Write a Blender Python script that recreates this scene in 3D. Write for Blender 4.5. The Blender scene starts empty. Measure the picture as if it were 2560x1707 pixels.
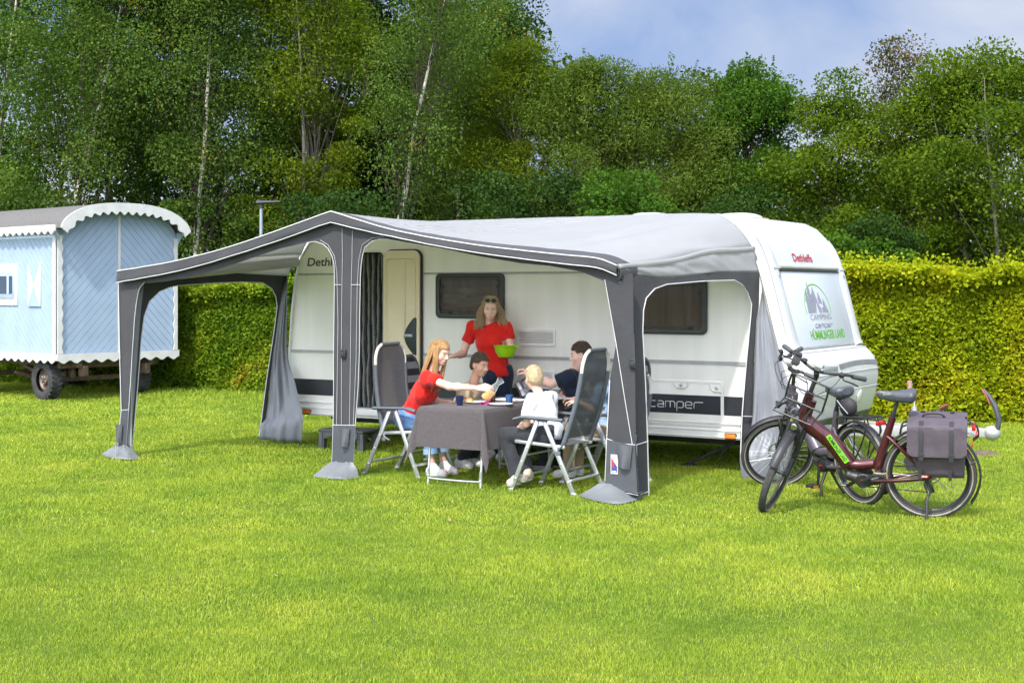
import bpy, bmesh, math, random
import numpy as np
from mathutils import Vector, Matrix, Euler, Quaternion
random.seed(7); RS = np.random.RandomState(11)
SC = bpy.context.scene; COL = SC.collection
PI = math.pi; R = math.radians

# ---------------------------------------------------------------- camera
YAW = 31.5
cam = bpy.data.cameras.new('camera'); camo = bpy.data.objects.new('camera', cam); COL.objects.link(camo)
cam.sensor_width = 36; cam.lens = 3555.0/2560*36; cam.shift_y = -129.5/2560
cam.clip_start = .1; cam.clip_end = 2000
camo.location = (8.2, -13.36, 1.85); camo.rotation_euler = (R(90), 0, R(YAW))
SC.camera = camo
# ---------------------------------------------------------------- sky and sun
SUN_AZ_X, SUN_AZ_Y, SUN_EL = 0.18, -1.0, 50.0      # horizontal direction towards the sun (world), elevation
W = bpy.data.worlds.new('World'); SC.world = W; W.use_nodes = True
nt = W.node_tree; N = nt.nodes; L = nt.links; N.clear()
out = N.new('ShaderNodeOutputWorld'); bg = N.new('ShaderNodeBackground'); L.new(bg.outputs[0], out.inputs[0])
sky = N.new('ShaderNodeTexSky'); sky.sky_type = 'NISHITA'; sky.sun_disc = False
# deep blue between the clouds: look the sky up higher than the horizon
tc0 = N.new('ShaderNodeTexCoord'); vm = N.new('ShaderNodeVectorMath'); vm.operation = 'MULTIPLY_ADD'; L.new(tc0.outputs['Generated'], vm.inputs[0]); vm.inputs[1].default_value = (.8, .8, .8); vm.inputs[2].default_value = (0, 0, .45)
vn = N.new('ShaderNodeVectorMath'); vn.operation = 'NORMALIZE'; L.new(vm.outputs[0], vn.inputs[0]); L.new(vn.outputs[0], sky.inputs[0])
sky.sun_elevation = R(SUN_EL); sky.sun_rotation = math.atan2(SUN_AZ_X, SUN_AZ_Y); sky.air_density = 1.0; sky.dust_density = 1.2; sky.ozone_density = 3.0
tc = N.new('ShaderNodeTexCoord'); mp = N.new('ShaderNodeMapping'); L.new(tc.outputs['Generated'], mp.inputs[0])
mp.inputs['Scale'].default_value = (1.6, 1.6, 4.2); mp.inputs['Rotation'].default_value = (0, R(12), R(25)); mp.inputs['Location'].default_value = (.35, .1, .2)
nz = N.new('ShaderNodeTexNoise'); nz.inputs['Scale'].default_value = 1.5; nz.inputs['Detail'].default_value = 7; nz.inputs['Roughness'].default_value = .52; nz.inputs['Distortion'].default_value = .5
L.new(mp.outputs[0], nz.inputs['Vector'])
cr = N.new('ShaderNodeValToRGB'); L.new(nz.outputs['Fac'], cr.inputs[0])
cr.color_ramp.elements[0].position = .36; cr.color_ramp.elements[0].color = (.05, .05, .05, 1)
cr.color_ramp.elements[1].position = .64; cr.color_ramp.elements[1].color = (.92, .92, .92, 1)
sep = N.new('ShaderNodeSeparateXYZ'); L.new(tc.outputs['Generated'], sep.inputs[0])
low = N.new('ShaderNodeMapRange'); L.new(sep.outputs['Z'], low.inputs['Value'])
low.inputs['From Min'].default_value = .02; low.inputs['From Max'].default_value = .22; low.inputs['To Min'].default_value = .6; low.inputs['To Max'].default_value = 0
mx0 = N.new('ShaderNodeMath'); mx0.operation = 'MAXIMUM'; L.new(cr.outputs[0], mx0.inputs[0]); L.new(low.outputs[0], mx0.inputs[1])
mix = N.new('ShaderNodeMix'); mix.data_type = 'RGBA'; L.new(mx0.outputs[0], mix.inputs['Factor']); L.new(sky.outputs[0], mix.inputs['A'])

# cloud brightened towards the sun, added to fill the shade under the awning
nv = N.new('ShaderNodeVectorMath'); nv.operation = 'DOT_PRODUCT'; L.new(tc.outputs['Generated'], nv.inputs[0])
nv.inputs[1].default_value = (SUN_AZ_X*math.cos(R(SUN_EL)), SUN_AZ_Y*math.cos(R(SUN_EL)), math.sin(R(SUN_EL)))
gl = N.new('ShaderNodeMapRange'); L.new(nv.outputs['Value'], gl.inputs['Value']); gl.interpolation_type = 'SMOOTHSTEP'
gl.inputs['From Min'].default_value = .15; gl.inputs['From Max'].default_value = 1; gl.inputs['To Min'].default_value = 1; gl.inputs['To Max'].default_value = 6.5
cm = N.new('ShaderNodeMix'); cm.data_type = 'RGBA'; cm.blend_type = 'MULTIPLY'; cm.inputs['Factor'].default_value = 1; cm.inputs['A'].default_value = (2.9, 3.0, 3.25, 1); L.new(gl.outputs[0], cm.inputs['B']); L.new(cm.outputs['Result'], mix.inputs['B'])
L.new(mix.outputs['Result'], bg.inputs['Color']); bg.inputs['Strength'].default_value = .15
sd = bpy.data.lights.new('sun', 'SUN'); sd.energy = 2.3; sd.angle = R(2); sd.color = (1, .95, .86)
so = bpy.data.objects.new('sun', sd); COL.objects.link(so)
dv = Vector((SUN_AZ_X, SUN_AZ_Y, 0)).normalized()*math.cos(R(SUN_EL)) + Vector((0, 0, math.sin(R(SUN_EL))))
so.rotation_euler = dv.to_track_quat('Z', 'Y').to_euler(); so.location = (0, -10, 20)
SC.view_settings.view_transform = 'Standard'; SC.view_settings.look = 'None'; SC.view_settings.exposure = 0.93; SC.view_settings.gamma = 1
SC.render.engine = 'CYCLES'; SC.cycles.max_bounces = 8; SC.cycles.transparent_max_bounces = 24
SC.cycles.diffuse_bounces = 3; SC.cycles.glossy_bounces = 3; SC.cycles.transmission_bounces = 6
SC.cycles.use_adaptive_sampling = True; SC.cycles.adaptive_threshold = .02; SC.cycles.use_denoising = True
SC.cycles.sample_clamp_indirect = 6

# ---------------------------------------------------------------- helpers
F_, H_ = 3555., 1.85; S_, C_ = math.sin(R(YAW)), math.cos(R(YAW))
def c2w(X, Y): return Vector((X*C_-Y*S_+8.2, X*S_+Y*C_-13.36, 0))
def at(px, Y, z=0):                      # a photo column at a camera distance
    v = c2w((px-1280)/F_*Y, Y); v.z = z; return v
def hz(py, Y): return H_-(py-724)*Y/F_   # height of a photo row at a distance
def onwall(px, py, y=0):                 # point of the plane y = const
    a = (px-1280)/F_; Y = (y+13.36)/(S_*a+C_); v = c2w(a*Y, Y); v.z = hz(py, Y); return v
def onplane(px, py, p0, p1):             # point of the vertical plane over the ground line p0-p1
    d = at(px, 1.0) - Vector((8.2, -13.36, 0)); n = Vector((p1[1]-p0[1], p0[0]-p1[0], 0))
    Y = n.dot(Vector((p0[0], p0[1], 0))-Vector((8.2, -13.36, 0)))/n.dot(d)
    return Vector((8.2+d.x*Y, -13.36+d.y*Y, hz(py, Y)))
def srgb(h):
    v = [int(h[i:i+2], 16)/255 for i in (0, 2, 4)]
    return tuple(c/12.92 if c <= .04045 else ((c+.055)/1.055)**2.4 for c in v)

MATS = {}
def mat(name, col, rough=.6, metal=0, var=.12, vscale=6, bump=0, bscale=60, spec=.5, trans=0, sheen=0, coat=0, alpha=1, stretch=None, col2=None, detail=4, coord='Object', island=0, hue=None):
    """procedural material: base colour broken up by noise, optional bump"""
    if name in MATS: return MATS[name]
    m = bpy.data.materials.new(name); m.use_nodes = True; MATS[name] = m
    nt = m.node_tree; n = nt.nodes; l = nt.links; b = n['Principled BSDF']
    b.inputs['Roughness'].default_value = rough; b.inputs['Metallic'].default_value = metal
    b.inputs['Specular IOR Level'].default_value = spec
    if coat: b.inputs['Coat Weight'].default_value = coat; b.inputs['Coat Roughness'].default_value = .08
    if sheen: b.inputs['Sheen Weight'].default_value = sheen
    if trans: b.inputs['Transmission Weight'].default_value = trans
    if alpha < 1: b.inputs['Alpha'].default_value = alpha
    t = n.new('ShaderNodeTexCoord'); src = t.outputs[coord]
    if stretch:
        mpn = n.new('ShaderNodeMapping'); l.new(src, mpn.inputs[0]); mpn.inputs['Scale'].default_value = stretch; src = mpn.outputs[0]
    z = n.new('ShaderNodeTexNoise'); z.inputs['Scale'].default_value = vscale; z.inputs['Detail'].default_value = detail; l.new(src, z.inputs['Vector'])
    mr = n.new('ShaderNodeMapRange'); l.new(z.outputs['Fac'], mr.inputs['Value']); mr.inputs['From Min'].default_value = .3; mr.inputs['From Max'].default_value = .7
    mx = n.new('ShaderNodeMix'); mx.data_type = 'RGBA'; l.new(mr.outputs[0], mx.inputs['Factor'])
    c2 = col2 or tuple(min(1, c*(1+var)) for c in col); c1 = col if col2 else tuple(c*(1-var) for c in col)
    mx.inputs['A'].default_value = (*c1, 1); mx.inputs['B'].default_value = (*c2, 1)
    o = mx.outputs['Result']
    l.new(o, b.inputs['Base Color'])
    if bump:
        z2 = n.new('ShaderNodeTexNoise'); z2.inputs['Scale'].default_value = bscale; z2.inputs['Detail'].default_value = 3; l.new(src, z2.inputs['Vector'])
        bp = n.new('ShaderNodeBump'); bp.inputs['Strength'].default_value = bump; bp.inputs['Distance'].default_value = .01; l.new(z2.outputs['Fac'], bp.inputs['Height']); l.new(bp.outputs[0], b.inputs['Normal'])
    return m
def leafmat(name, cols, transl=.35, rough=.6, spec=.08):
    """leaf: diffuse and translucent, hue varies from leaf to leaf"""
    m = bpy.data.materials.new(name); m.use_nodes = True; nt = m.node_tree; n = nt.nodes; l = nt.links; b = n['Principled BSDF']
    g = n.new('ShaderNodeNewGeometry'); r = n.new('ShaderNodeValToRGB'); tcn = n.new('ShaderNodeTexCoord'); nzn = n.new('ShaderNodeTexNoise'); nzn.inputs['Scale'].default_value = 1.25; nzn.inputs['Detail'].default_value = 3; l.new(tcn.outputs['Object'], nzn.inputs['Vector'])
    m1 = n.new('ShaderNodeMath'); m1.operation = 'MULTIPLY_ADD'; l.new(nzn.outputs['Fac'], m1.inputs[0]); m1.inputs[1].default_value = 1.5; m1.inputs[2].default_value = -.52      # leaves of one clump share a tone
    m2 = n.new('ShaderNodeMath'); m2.operation = 'MULTIPLY_ADD'; l.new(g.outputs['Random Per Island'], m2.inputs[0]); m2.inputs[1].default_value = .54; l.new(m1.outputs[0], m2.inputs[2]); m2.use_clamp = True; l.new(m2.outputs[0], r.inputs[0])
    while len(r.color_ramp.elements) < len(cols): r.color_ramp.elements.new(.5)
    for i, (p, c) in enumerate(cols): r.color_ramp.elements[i].position = p; r.color_ramp.elements[i].color = (*c, 1)
    l.new(r.outputs[0], b.inputs['Base Color']); b.inputs['Roughness'].default_value = rough; b.inputs['Specular IOR Level'].default_value = spec
    tr = n.new('ShaderNodeBsdfTranslucent'); br = n.new('ShaderNodeMix'); br.data_type = 'RGBA'; br.blend_type = 'MULTIPLY'; br.inputs['Factor'].default_value = 1
    l.new(r.outputs[0], br.inputs['A']); br.inputs['B'].default_value = (1.5, 1.35, .55, 1); l.new(br.outputs['Result'], tr.inputs['Color'])
    ms = n.new('ShaderNodeMixShader'); ms.inputs[0].default_value = transl; l.new(b.outputs[0], ms.inputs[1]); l.new(tr.outputs[0], ms.inputs[2])
    l.new(ms.outputs[0], n['Material Output'].inputs['Surface']); return m

OFF = {}
def thing(name, label, cat, loc=(0, 0, 0), rz=0, group=None, world=False):
    o = bpy.data.objects.new(name, None); COL.objects.link(o); o.location = loc; o.rotation_euler = (0, 0, rz)
    o.empty_display_size = .2; o['label'] = label; o['category'] = cat
    if group: o['group'] = group
    if world: OFF[o.name] = Vector(loc)
    return o
def tag(o, label, cat, group=None, kind=None):
    if label: o['label'] = label
    if cat: o['category'] = cat
    if group: o['group'] = group
    if kind: o['kind'] = kind
    return o
def rootoff(p):
    while p is not None:
        if p.name in OFF: return OFF[p.name]
        p = p.parent
    return None
def mkobj(name, me, mats, parent=None, smooth=None):
    for m in (mats if isinstance(mats, (list, tuple)) else [mats]):
        if len(me.materials) < (len(mats) if isinstance(mats, (list, tuple)) else 1): me.materials.append(m)
    o = bpy.data.objects.new(name, me); COL.objects.link(o)
    if parent is not None: o.parent = parent
    return o
def dup(root, loc, rz=None, label=None):
    def cp(o, par):
        c = o.copy(); COL.objects.link(c); c.parent = par
        for ch in list(o.children): cp(ch, c)
        return c
    r = cp(root, root.parent); r.location = loc
    if rz is not None: r.rotation_euler = (0, 0, rz)
    if label: r['label'] = label
    return r

class MB:
    def __init__(s): s.v = []; s.f = []; s.m = []; s.mi = 0
    def add(s, vs, fs):
        b = len(s.v); s.v += [tuple(v) for v in vs]
        for f in fs: s.f.append(tuple(i+b for i in f)); s.m.append(s.mi)
        return s
    def box(s, c, d, M=None, taper=1):
        x, y, z = d[0]/2, d[1]/2, d[2]/2; c = Vector(c); vs = []
        for k in (-1, 1):
            t = 1 if k < 0 else taper
            for i, j in ((-1, -1), (1, -1), (1, 1), (-1, 1)):
                p = Vector((i*x*t, j*y*t, k*z)); vs.append((M @ p if M else p)+c)
        return s.add(vs, [(3, 2, 1, 0), (4, 5, 6, 7), (0, 1, 5, 4), (1, 2, 6, 5), (2, 3, 7, 6), (3, 0, 4, 7)])
    def bar(s, p0, p1, w, h, up=(0, 0, 1)):           # rectangular bar, w across, h along 'up'
        p0, p1 = Vector(p0), Vector(p1); d = (p1-p0).normalized(); u = Vector(up)
        if abs(d.dot(u)) > .98: u = Vector((1, 0, 0))
        a = d.cross(u).normalized(); u = a.cross(d).normalized(); vs = []
        for p in (p0, p1):
            for i, j in ((-1, -1), (1, -1), (1, 1), (-1, 1)): vs.append(p+a*i*w/2+u*j*h/2)
        return s.add(vs, [(0, 1, 2, 3), (7, 6, 5, 4), (0, 4, 5, 1), (1, 5, 6, 2), (2, 6, 7, 3), (3, 7, 4, 0)])
    def tube(s, pts, r, n=8, closed=False, cap=True, flat=None):
        pts = [Vector(p) for p in pts]; k = len(pts); rr = r if isinstance(r, (list, tuple)) else [r]*k
        base = len(s.v); prev = None; fs = []; vs = []
        for i, p in enumerate(pts):
            if closed: d = (pts[(i+1) % k]-pts[i-1])
            else: d = (pts[min(i+1, k-1)]-pts[max(i-1, 0)])
            d = d.normalized() if d.length > 1e-9 else Vector((0, 0, 1))
            if prev is None:
                u = Vector((0, 0, 1)) if abs(d.z) < .9 else Vector((1, 0, 0)); a = d.cross(u).normalized()
            else:
                a = (prev - d*prev.dot(d)); a = a.normalized() if a.length > 1e-6 else d.orthogonal().normalized()
            prev = a; b = d.cross(a)
            fl = flat or 1
            for j in range(n):
                t = 2*PI*j/n; vs.append(p+(a*math.cos(t)+b*math.sin(t)*fl)*rr[i])
        for i in range(k if closed else k-1):
            i2 = (i+1) % k
            for j in range(n): fs.append((i*n+j, i*n+(j+1) % n, i2*n+(j+1) % n, i2*n+j))
        if cap and not closed: fs.append(tuple(range(n-1, -1, -1))); fs.append(tuple((k-1)*n+j for j in range(n)))
        return s.add(vs, fs)
    def lathe(s, prof, n=24, M=None, cap=True):       # prof: (radius, height) about local z
        vs = []; fs = []; k = len(prof)
        for r, h in prof:
            for j in range(n):
                p = Vector((r*math.cos(2*PI*j/n), r*math.sin(2*PI*j/n), h)); vs.append(M @ p if M else p)
        for i in range(k-1):
            for j in range(n): fs.append((i*n+j, i*n+(j+1) % n, (i+1)*n+(j+1) % n, (i+1)*n+j))
        if cap: fs.append(tuple(range(n-1, -1, -1))); fs.append(tuple((k-1)*n+j for j in range(n)))
        return s.add(vs, fs)
    def ball(s, c, r, n=12, m=8, M=None):
        r = r if isinstance(r, (tuple, list)) else (r, r, r); vs = []; fs = []; c = Vector(c)
        for i in range(m+1):
            a = PI*i/m
            for j in range(n):
                p = Vector((r[0]*math.sin(a)*math.cos(2*PI*j/n), r[1]*math.sin(a)*math.sin(2*PI*j/n), r[2]*math.cos(a))); vs.append((M @ p if M else p)+c)
        for i in range(m):
            for j in range(n): fs.append((i*n+j, (i+1)*n+j, (i+1)*n+(j+1) % n, i*n+(j+1) % n))
        return s.add(vs, fs)
    def prism(s, poly, o, u, v, th):                  # polygon in the frame o,u,v, thickness th along u x v
        o, u, v = Vector(o), Vector(u), Vector(v); w = u.cross(v).normalized(); k = len(poly)
        vs = [o+u*a+v*b for a, b in poly]+[o+u*a+v*b+w*th for a, b in poly]
        return s.add(vs, [tuple(range(k-1, -1, -1)), tuple(range(k, 2*k))]+[(i, (i+1) % k, k+(i+1) % k, k+i) for i in range(k)])
    def grid(s, P, th=0, flip=False):                 # P[i][j] points; th: shell thickness along the normal
        ni, nj = len(P), len(P[0]); A = np.array([[tuple(p) for p in r] for r in P], float)
        du = np.gradient(A, axis=0); dv = np.gradient(A, axis=1); nn = np.cross(du, dv); nn /= np.linalg.norm(nn, axis=2, keepdims=True)+1e-9
        vs = A.reshape(-1, 3); fs = [(i*nj+j, (i+1)*nj+j, (i+1)*nj+j+1, i*nj+j+1) for i in range(ni-1) for j in range(nj-1)]
        if th:
            B = (A-nn*th).reshape(-1, 3); q = ni*nj; vs = np.vstack([vs, B])
            f2 = [(c+q, b+q, a+q, d+q) if 0 else (d+q, c+q, b+q, a+q) for a, b, c, d in fs]
            e = [j for j in range(nj)]+[i*nj+nj-1 for i in range(1, ni)]+[(ni-1)*nj+j for j in range(nj-2, -1, -1)]+[i*nj for i in range(ni-2, 0, -1)]
            fs = fs+f2+[(e[i], e[(i+1) % len(e)], e[(i+1) % len(e)]+q, e[i]+q) for i in range(len(e))]
        return s.add(vs, fs)
    def build(s, name, mats, parent=None, smooth=35, bevel=0, local=False):
        me = bpy.data.meshes.new(name); V = np.array(s.v, float).reshape(-1, 3)
        off = None if local else rootoff(parent)
        if off is not None: V = V-np.array(off)
        me.from_pydata(V.tolist(), [], s.f); ml = mats if isinstance(mats, (list, tuple)) else [mats]
        for m in ml: me.materials.append(m)
        if len(ml) > 1: me.polygons.foreach_set('material_index', np.array(s.m, np.int32))
        bm = bmesh.new(); bm.from_mesh(me); bmesh.ops.recalc_face_normals(bm, faces=bm.faces)
        if bevel:
            es = [e for e in bm.edges if len(e.link_faces) == 2 and e.calc_face_angle(0) > R(40)]
            bmesh.ops.bevel(bm, geom=es, offset=bevel, segments=2, affect='EDGES', profile=.5, clamp_overlap=True)
        bm.to_mesh(me); bm.free()
        if smooth: me.shade_smooth(); me.set_sharp_from_angle(angle=R(smooth))
        me.update()
        o = bpy.data.objects.new(name, me); COL.objects.link(o)
        if parent is not None: o.parent = parent
        return o
def rawmesh(name, V, Fq, mats, parent=None, smooth=False):
    """numpy verts and equal-sized faces straight into a mesh object"""
    V = np.asarray(V, np.float32); Fq = np.asarray(Fq, np.int32); me = bpy.data.meshes.new(name)
    me.vertices.add(len(V)); me.vertices.foreach_set('co', V.ravel()); k = Fq.shape[1]
    me.loops.add(Fq.size); me.loops.foreach_set('vertex_index', Fq.ravel())
    me.polygons.add(len(Fq)); me.polygons.foreach_set('loop_start', np.arange(len(Fq), dtype=np.int32)*k)
    me.polygons.foreach_set('use_smooth', np.full(len(Fq), smooth))
    for m in (mats if isinstance(mats, (list, tuple)) else [mats]): me.materials.append(m)
    me.update(calc_edges=True); o = bpy.data.objects.new(name, me); COL.objects.link(o)
    if parent is not None: o.parent = parent
    return o
def spline(pts, n=8, closed=False):      # Catmull-Rom through points
    P = [Vector(p) for p in pts]; k = len(P); o = []
    rng = range(k) if closed else range(k-1)
    for i in rng:
        p0 = P[i-1] if closed or i > 0 else P[0]*2-P[1]; p1 = P[i]; p2 = P[(i+1) % k]
        p3 = P[(i+2) % k] if closed or i+2 < k else P[-1]*2-P[-2]
        for j in range(n):
            t = j/n; o.append(.5*((2*p1)+(p2-p0)*t+(2*p0-5*p1+4*p2-p3)*t*t+(3*p1-p0-3*p2+p3)*t**3))
    if not closed: o.append(P[-1])
    return o
def resample(pts, n):
    P = [Vector(p) for p in pts]; d = [0]
    for a, b in zip(P, P[1:]): d.append(d[-1]+(b-a).length)
    o = []; k = 0
    for i in range(n):
        t = d[-1]*i/(n-1)
        while k < len(d)-2 and d[k+1] < t: k += 1
        u = (t-d[k])/max(d[k+1]-d[k], 1e-9); o.append(P[k].lerp(P[k+1], min(1, max(0, u))))
    return o
_P = np.random.RandomState(5).rand(64, 64, 64).astype(np.float32)
def vnoise(p, sc=1.0):                   # trilinear value noise, -1..1
    q = np.asarray(p, float)*sc; i = np.floor(q).astype(int); f = q-i; f = f*f*(3-2*f); r = 0
    for a in (0, 1):
        for b in (0, 1):
            for c in (0, 1):
                w = (f[..., 0] if a else 1-f[..., 0])*(f[..., 1] if b else 1-f[..., 1])*(f[..., 2] if c else 1-f[..., 2])
                r = r+w*_P[(i[..., 0]+a) % 64, (i[..., 1]+b) % 64, (i[..., 2]+c) % 64]
    return r*2-1
def textmesh(txt, size, th=.0012, bold=0, shear=0, space=1.0, xs=1.0):
    cu = bpy.data.curves.new('lettering', 'FONT'); cu.body = txt; cu.size = size; cu.extrude = th; cu.offset = bold; cu.shear = shear; cu.space_character = space
    cu.align_x = 'LEFT'; o = bpy.data.objects.new('lettering', cu); COL.objects.link(o); bpy.context.view_layer.update()
    me = bpy.data.meshes.new_from_object(o.evaluated_get(bpy.context.evaluated_depsgraph_get()))
    bpy.data.objects.remove(o); bpy.data.curves.remove(cu)
    if xs != 1: me.transform(Matrix.Diagonal((xs, 1, 1, 1)))
    return me
def putmesh(name, me, M, m, parent):
    off = rootoff(parent)
    if off is not None: M = Matrix.Translation(-off) @ M
    me.transform(M); me.materials.clear(); me.materials.append(m)
    o = bpy.data.objects.new(name, me); COL.objects.link(o); o.parent = parent; return o
def frame(o, u, v):                      # matrix with x along u, y along v
    u = Vector(u).normalized(); v = Vector(v); w = u.cross(v).normalized(); v = w.cross(u); o = Vector(o)
    return Matrix(((u.x, v.x, w.x, o.x), (u.y, v.y, w.y, o.y), (u.z, v.z, w.z, o.z), (0, 0, 0, 1)))
# ================================================================ setting: ground, grass, hedges, trees
def ground_mat():
    m = bpy.data.materials.new('lawn_soil'); m.use_nodes = True; nt = m.node_tree; n = nt.nodes; l = nt.links; b = n['Principled BSDF']
    t = n.new('ShaderNodeTexCoord'); z = n.new('ShaderNodeTexNoise'); z.inputs['Scale'].default_value = .55; z.inputs['Detail'].default_value = 6; z.inputs['Roughness'].default_value = .6; l.new(t.outputs['Object'], z.inputs['Vector'])
    r = n.new('ShaderNodeValToRGB'); l.new(z.outputs['Fac'], r.inputs[0])
    for i, (p, c) in enumerate([(.3, (.055, .105, .012)), (.7, (.13, .16, .03))]): r.color_ramp.elements[i].position = p; r.color_ramp.elements[i].color = (*c, 1)
    l.new(r.outputs[0], b.inputs['Base Color']); b.inputs['Roughness'].default_value = .9; b.inputs['Specular IOR Level'].default_value = .1
    z2 = n.new('ShaderNodeTexNoise'); z2.inputs['Scale'].default_value = 60; l.new(t.outputs['Object'], z2.inputs['Vector'])
    bp = n.new('ShaderNodeBump'); bp.inputs['Strength'].default_value = .8; bp.inputs['Distance'].default_value = .02; l.new(z2.outputs['Fac'], bp.inputs['Height']); l.new(bp.outputs[0], b.inputs['Normal'])
    return m
gb = MB(); gb.add([(-400, -400, 0), (400, -400, 0), (400, 400, 0), (-400, 400, 0)], [(0, 1, 2, 3)])
tag(gb.build('lawn', ground_mat(), smooth=0), 'flat lawn ground under the short grass of the campsite', None, kind='structure')

def grass_mat():
    m = bpy.data.materials.new('grass_blade'); m.use_nodes = True; nt = m.node_tree; n = nt.nodes; l = nt.links; b = n['Principled BSDF']
    g = n.new('ShaderNodeNewGeometry'); t = n.new('ShaderNodeTexCoord')
    z = n.new('ShaderNodeTexNoise'); z.inputs['Scale'].default_value = .75; z.inputs['Detail'].default_value = 6; z.inputs['Roughness'].default_value = .72; l.new(t.outputs['Object'], z.inputs['Vector'])
    r = n.new('ShaderNodeValToRGB'); l.new(z.outputs['Fac'], r.inputs[0])
    while len(r.color_ramp.elements) < 4: r.color_ramp.elements.new(.5)
    for i, (p, c) in enumerate([(.27, (.135, .245, .022)), (.42, (.245, .362, .032)), (.57, (.355, .450, .042)), (.72, (.49, .53, .065))]): r.color_ramp.elements[i].position = p; r.color_ramp.elements[i].color = (*c, 1)
    r2 = n.new('ShaderNodeValToRGB'); l.new(g.outputs['Random Per Island'], r2.inputs[0])
    while len(r2.color_ramp.elements) < 4: r2.color_ramp.elements.new(.5)
    for i, (p, c) in enumerate([(0, (.72, .78, .72)), (.55, (1.0, 1.0, 1.0)), (.93, (1.22, 1.15, 1.15)), (1, (1.9, 1.5, 2.4))]): r2.color_ramp.elements[i].position = p; r2.color_ramp.elements[i].color = (*c, 1)
    mx = n.new('ShaderNodeMix'); mx.data_type = 'RGBA'; mx.blend_type = 'MULTIPLY'; mx.inputs['Factor'].default_value = 1; l.new(r.outputs[0], mx.inputs['A']); l.new(r2.outputs[0], mx.inputs['B'])
    l.new(mx.outputs['Result'], b.inputs['Base Color']); b.inputs['Roughness'].default_value = .45; b.inputs['Specular IOR Level'].default_value = .3
    tr = n.new('ShaderNodeBsdfTranslucent'); l.new(mx.outputs['Result'], tr.inputs['Color'])
    ms = n.new('ShaderNodeMixShader'); ms.inputs[0].default_value = .35; l.new(b.outputs[0], ms.inputs[1]); l.new(tr.outputs[0], ms.inputs[2]); l.new(ms.outputs[0], n['Material Output'].inputs['Surface'])
    return m
def make_grass():
    rs = np.random.RandomState(3); Vs = []; Fs = []; base = 0
    bands = [(5.9, 8, 13000, .0030, .028), (8, 11, 7800, .0040, .031), (11, 15, 4600, .0055, .034), (15, 20, 2700, .008, .04), (20, 30, 1400, .012, .05)]
    for (ya, yb, dens, wd, ht) in bands:
        area = (yb*yb-ya*ya)*.40; k = int(area*dens)
        Y = np.sqrt(rs.rand(k)*(yb*yb-ya*ya)+ya*ya); X = (rs.rand(k)-.5)*.80*Y
        x = X*C_-Y*S_+8.2; y = X*S_+Y*C_-13.36
        p = np.stack([x, y, np.zeros(k)], 1)
        tuft = .75+.45*vnoise(p, 1.3)*.6+.3*vnoise(p, 5.0)*.8
        keep = y < 6.6
        # taller rough grass under the hedge and the wagon
        near_h = np.clip((y-(5.0+(x+9.7)*.085)+1.2)/1.2, 0, 1)
        h = ht*np.clip(tuft, .35, 1.5)*(.6+.7*rs.rand(k))*(1+1.3*near_h)
        w = wd*(.6+.8*rs.rand(k)); a = rs.rand(k)*2*PI; lean = (.15+.75*rs.rand(k))*h; la = rs.rand(k)*2*PI
        m = keep; p, h, w, a, lean, la = p[m], h[m], w[m], a[m], lean[m], la[m]; k = len(p)
        d = np.stack([np.cos(a), np.sin(a), 0*a], 1)*w[:, None]/2; ln = np.stack([np.cos(la)*lean, np.sin(la)*lean, 0*la], 1)
        up = np.array([0, 0, 1.])
        mid = p+ln*.35+up*(h*.6)[:, None]; tip = p+ln+up*(h*.95)[:, None]
        V = np.stack([p-d, p+d, mid+d*.75, mid-d*.75, tip], 1).reshape(-1, 3)
        i = np.arange(k)[:, None]*5+base
        Fs.append(np.concatenate([i+np.array([[0, 1, 2]]), i+np.array([[0, 2, 3]]), i+np.array([[3, 2, 4]])], 0)); Vs.append(V); base += len(V)
    o = rawmesh('grass', np.concatenate(Vs), np.concatenate(Fs), grass_mat())
    tag(o, 'short bright green lawn grass with yellowish patches', 'grass', kind='stuff')
make_grass()

# ---- leaves
def leafquads(P, D, ln, wd, rs, droop=0.0):
    """P centres, D outward unit directions; returns kite-shaped folded leaf faces"""
    k = len(P); A = rs.normal(size=(k, 3)); A = A+D*.9; A[:, 2] -= droop; A /= np.linalg.norm(A, axis=1, keepdims=True)
    B = np.cross(A, rs.normal(size=(k, 3))+np.array([0, 0, 1.2])); B /= np.linalg.norm(B, axis=1, keepdims=True)+1e-9
    s = (.65+.7*rs.rand(k))[:, None]; A = A*ln*s; B = B*wd*s
    V = np.stack([P-A*.5, P+B*.5-A*.05, P+A*.5, P-B*.5-A*.05], 1).reshape(-1, 3)
    return V
def quadf(n, base=0): return (np.arange(n)[:, None]*4+np.arange(4)[None, :]+base)

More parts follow.
